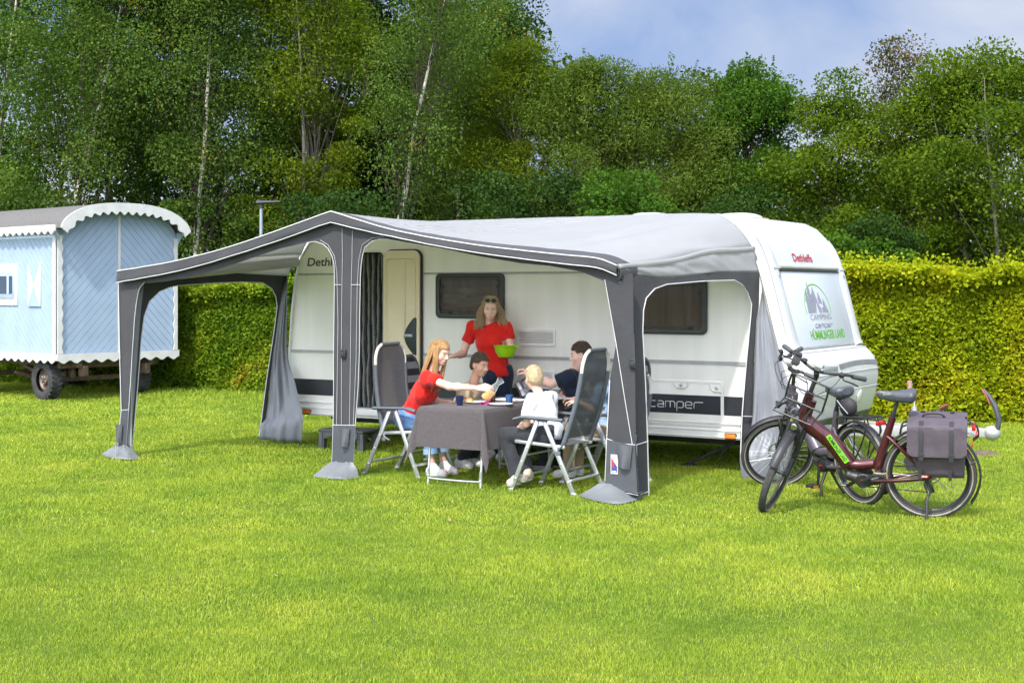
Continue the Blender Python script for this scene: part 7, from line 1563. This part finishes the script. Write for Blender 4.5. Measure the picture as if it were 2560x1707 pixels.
    for s in (-1, 1):
        b.tube(spline([Vector((-.05, s*.068, rz_)), Vector((-.06, s*.085, .60)), Vector((.005, s*.078, RR_+.03))], 4), .007, 6); b.tube(spline([Vector((-.20, s*.068, rz_)), Vector((-.19, s*.085, .62)), Vector((-.01, s*.078, RR_+.03))], 4), .007, 6)
        b.tube(spline([Vector((-.30, s*.03, rz_)), Vector((-.345, s*.03, rz_-.02)), Vector((-.36, s*.03, rz_-.09)), Vector((-.32, s*.03, rz_-.13))], 4), .006, 6)
    B('rear_rack', b, BLK, smooth=50)
    b = MB(); b.box(Vector((-.325, 0, rz_-.03)), (.028, .09, .038)); B('rear_lamp', b, RED_LENS, bevel=.006)
    # stand
    b = MB()
    if stick: b.tube([Vector((.03, .078, RR_-.05)), Vector((.0, .11, RR_-.12)), Vector((.015, .155, .20)), Vector((.015, .215, -.03))], [.018, .013, .011, .011], 8); b.box(Vector((.02, .075, RR_-.03)), (.03, .02, .09))
    else: b.tube([Vector((.47, .03, .24)), Vector((.46, .10, .13)), Vector((.42, .14, .015))], [.016, .012, .012], 8); b.tube([Vector((.47, -.03, .24)), Vector((.44, -.06, .13)), Vector((.40, -.10, .03))], [.016, .012, .012], 8)
    B('kickstand', b, BLK, smooth=50)
    return t, B
# ---- maroon bicycle
bk, B1 = bike('maroon step-through electric bicycle with a front rack and a double pannier', (5.045, -1.695, 0), R(162+YAW), R(-9), R(81), MAROON, True, True, True, True, None)
bk.scale = (1.045,)*3
q0 = Vector((.60, .0475, .375)); dd = (Vector((.775, .0475, .63))-q0); dn = dd.normalized()
b = MB(); stk = [Vector(p) for p in ((.610, .0605, .425), (.765, .0605, .650))]; ax_ = (stk[0]-stk[1]).normalized(); up_ = Vector((-ax_.z, 0, ax_.x))*-1
b.prism([(0, -.020), (.255, -.020), (.255, .020), (0, .020)], stk[1]-Vector((0, .002, 0)), ax_, Vector((0, 1, 0)).cross(ax_), .002); sk = B1('sticker', b, GREEN_S)
me = textmesh('HÜMMLINGER LAND', 1, 0, .02); vv = np.array([p.co[:] for p in me.vertices]); x0, x1 = vv[:, 0].min(), vv[:, 0].max(); vdir = Vector((0, 1, 0)).cross(ax_)
me.transform(frame(stk[1]+Vector((0, .0025, 0))+ax_*.012-vdir*.014, ax_, vdir) @ Matrix.Diagonal((.23/(x1-x0), .042, 1, 1)) @ Matrix.Translation((-x0, 0, 0))); me.materials.clear(); me.materials.append(DARK_L); o = bpy.data.objects.new('lettering', me); COL.objects.link(o); o.parent = sk
me = textmesh('SoBi', .035, 0, .001, .1); me.transform(frame((.345, .0675, .990), (-1, 0, .05), (0, .45, 1))); me.materials.append(SILVER_L); o = bpy.data.objects.new('lettering', me); COL.objects.link(o); o.parent = [c for c in bk.children if c.name.startswith('saddle')][0]
# pannier: bridge over the rack, a bag each side, flap, straps, buckles
pn = thing('pannier_bag', 'double plum-grey pannier bag hanging over the rear rack of the maroon bicycle', 'pannier bag', bk.location, 0); pn.rotation_euler = bk.rotation_euler; pn.scale = bk.scale
Bp = lambda nm, mb, m, par=pn, **k: mb.build(nm, m, par, local=True, **k)
for s in (-1, 1):
    b = MB(); P = []
    for i in range(15):
        t = i/14; z = .785-.405*t; y0 = .095; th = .135*(.75+.25*math.sin(PI*min(1, t*1.2)))*(1 if t < .93 else .7); xf = .150-.085*max(0, (t-.45)/.55); xr = -.270+.01*t
        P.append([Vector(((xf+xr)/2+(xf-xr)/2*(1 if c_ > 0 else -1)*abs(c_)**.35, s*(y0+th/2+th/2*(1 if sn > 0 else -1)*abs(sn)**.35), z)) for c_, sn in ((math.cos(a), math.sin(a)) for a in np.linspace(0, 2*PI, 33))])
    b.grid(P); b.add(P[-1][:-1], [tuple(range(32))]); bag_ = Bp('bag', b, BAG, smooth=50)
    b = MB(); P = []
    for i in range(14):
        t = i/13; z = .808-.012*math.sin(t*PI) if t < .35 else .80-.235*((t-.35)/.65)**1.1; y = s*(.05+.205*min(1, t/.35)**.7+.010*max(0, t-.35)); row = []
        for x in np.linspace(-.278, .158, 16):
            e = min(1, (x+.278)/.05, (.158-x)/.05); row.append(Vector((x, y+s*.004*float(vnoise(np.array([[x*12, t*5, s]]))[0]), z+(1-e)**2*(.03 if t > .85 else 0))))
        P.append(row)
    b.grid(P, .006); fl_ = Bp('flap', b, BAG, bag_, smooth=60)
    b = MB(); b.tube([p+Vector((0, s*.004, 0)) for p in P[-1]], .007, 6); Bp('flap_edge', b, BAG_D, bag_)
    for x in (.055, -.165):
        b = MB(); P2 = [[Vector((x+dx, p_y, p_z)) for dx in (-.016, .016)] for p_y, p_z in ((s*.16, .815), (s*.248, .800), (s*.268, .75), (s*.273, .60), (s*.275, .55))]
        b.grid(P2, .004); b.box((x, s*.275, .575), (.040, .016, .045)); b.box((x, s*.278, .545), (.032, .012, .03)); Bp('strap', b, BAG_D, bag_, bevel=.002)
        b = MB(); b.box((x+.01, s*.243, .425), (.022, .012, .09)); b.bar((x, s*.252, .41), (x-.005, s*.256, .335), .010, .003); Bp('strap_end', b, BAG_D, bag_)
b = MB(); b.grid([[Vector((x, y, .806+.006*math.cos(y*18))) for y in np.linspace(-.11, .11, 9)] for x in np.linspace(-.26, .14, 7)], .006); b.tube([(.09, .03, .80), (-.14, .03, .80)], .006, 6); b.tube([(.09, -.03, .80), (-.14, -.03, .80)], .006, 6); Bp('bridge', b, BAG, smooth=60)
b = MB(); b.tube(spline([(.06, 0, .79), (.03, .02, .835), (-.08, .02, .84), (-.13, 0, .79)], 5), .008, 6); Bp('carry_handle', b, BAG_D)
b = MB(); b.prism(rrect(-.060, .0, .395, .417, .010), (0, .243, 0), (-1, 0, 0), (0, 0, 1), .004); lb_ = Bp('badge', b, RED_LENS)
me = textmesh('ABUS', .017, 0, .0006); me.transform(frame((.006+.045, .2495, .400), (-1, 0, 0), (0, 0, 1))); me.materials.append(SHOE_W); o = bpy.data.objects.new('lettering', me); COL.objects.link(o); o.parent = lb_
# ---- plum-grey bicycle behind it
rc = c2w(3.05, 12.32)
bk2, B2 = bike('plum-grey electric bicycle nearer the caravan, behind the maroon one', (rc.x, rc.y, 0), R(114+YAW), R(-6), R(66), PLUM, False, False, False, False, None)
me = textmesh('SPARTA', .03, 0, .001); me.transform(frame(sa(.58, .0)+Vector((.03, .034, .02)), (-1, 0, -.25), (0, 0, 1))); me.materials.append(SILVER_L); o = bpy.data.objects.new('lettering', me); COL.objects.link(o); o.parent = bk2
sb = thing('saddle_bag', 'small black saddle bag under the saddle of the plum-grey bicycle', 'saddle bag', bk2.location, 0); sb.rotation_euler = bk2.rotation_euler
b = MB(); b.ball((.10, 0, .845), (.095, .065, .085), 16, 10, Matrix.Rotation(R(20), 3, 'Y')); b.box((.16, 0, .885), (.10, .10, .07)); b.build('bag', BAG_D, sb, local=True, smooth=60, bevel=.01); b = MB(); b.tube([(.04, .055, .80), (.10, .07, .86), (.17, .06, .91)], .006, 6); b.tube([(.17, -.05, .90), (.10, -.07, .86), (.04, -.055, .80)], .006, 6); b.build('zip', SPOKE, sb, local=True)
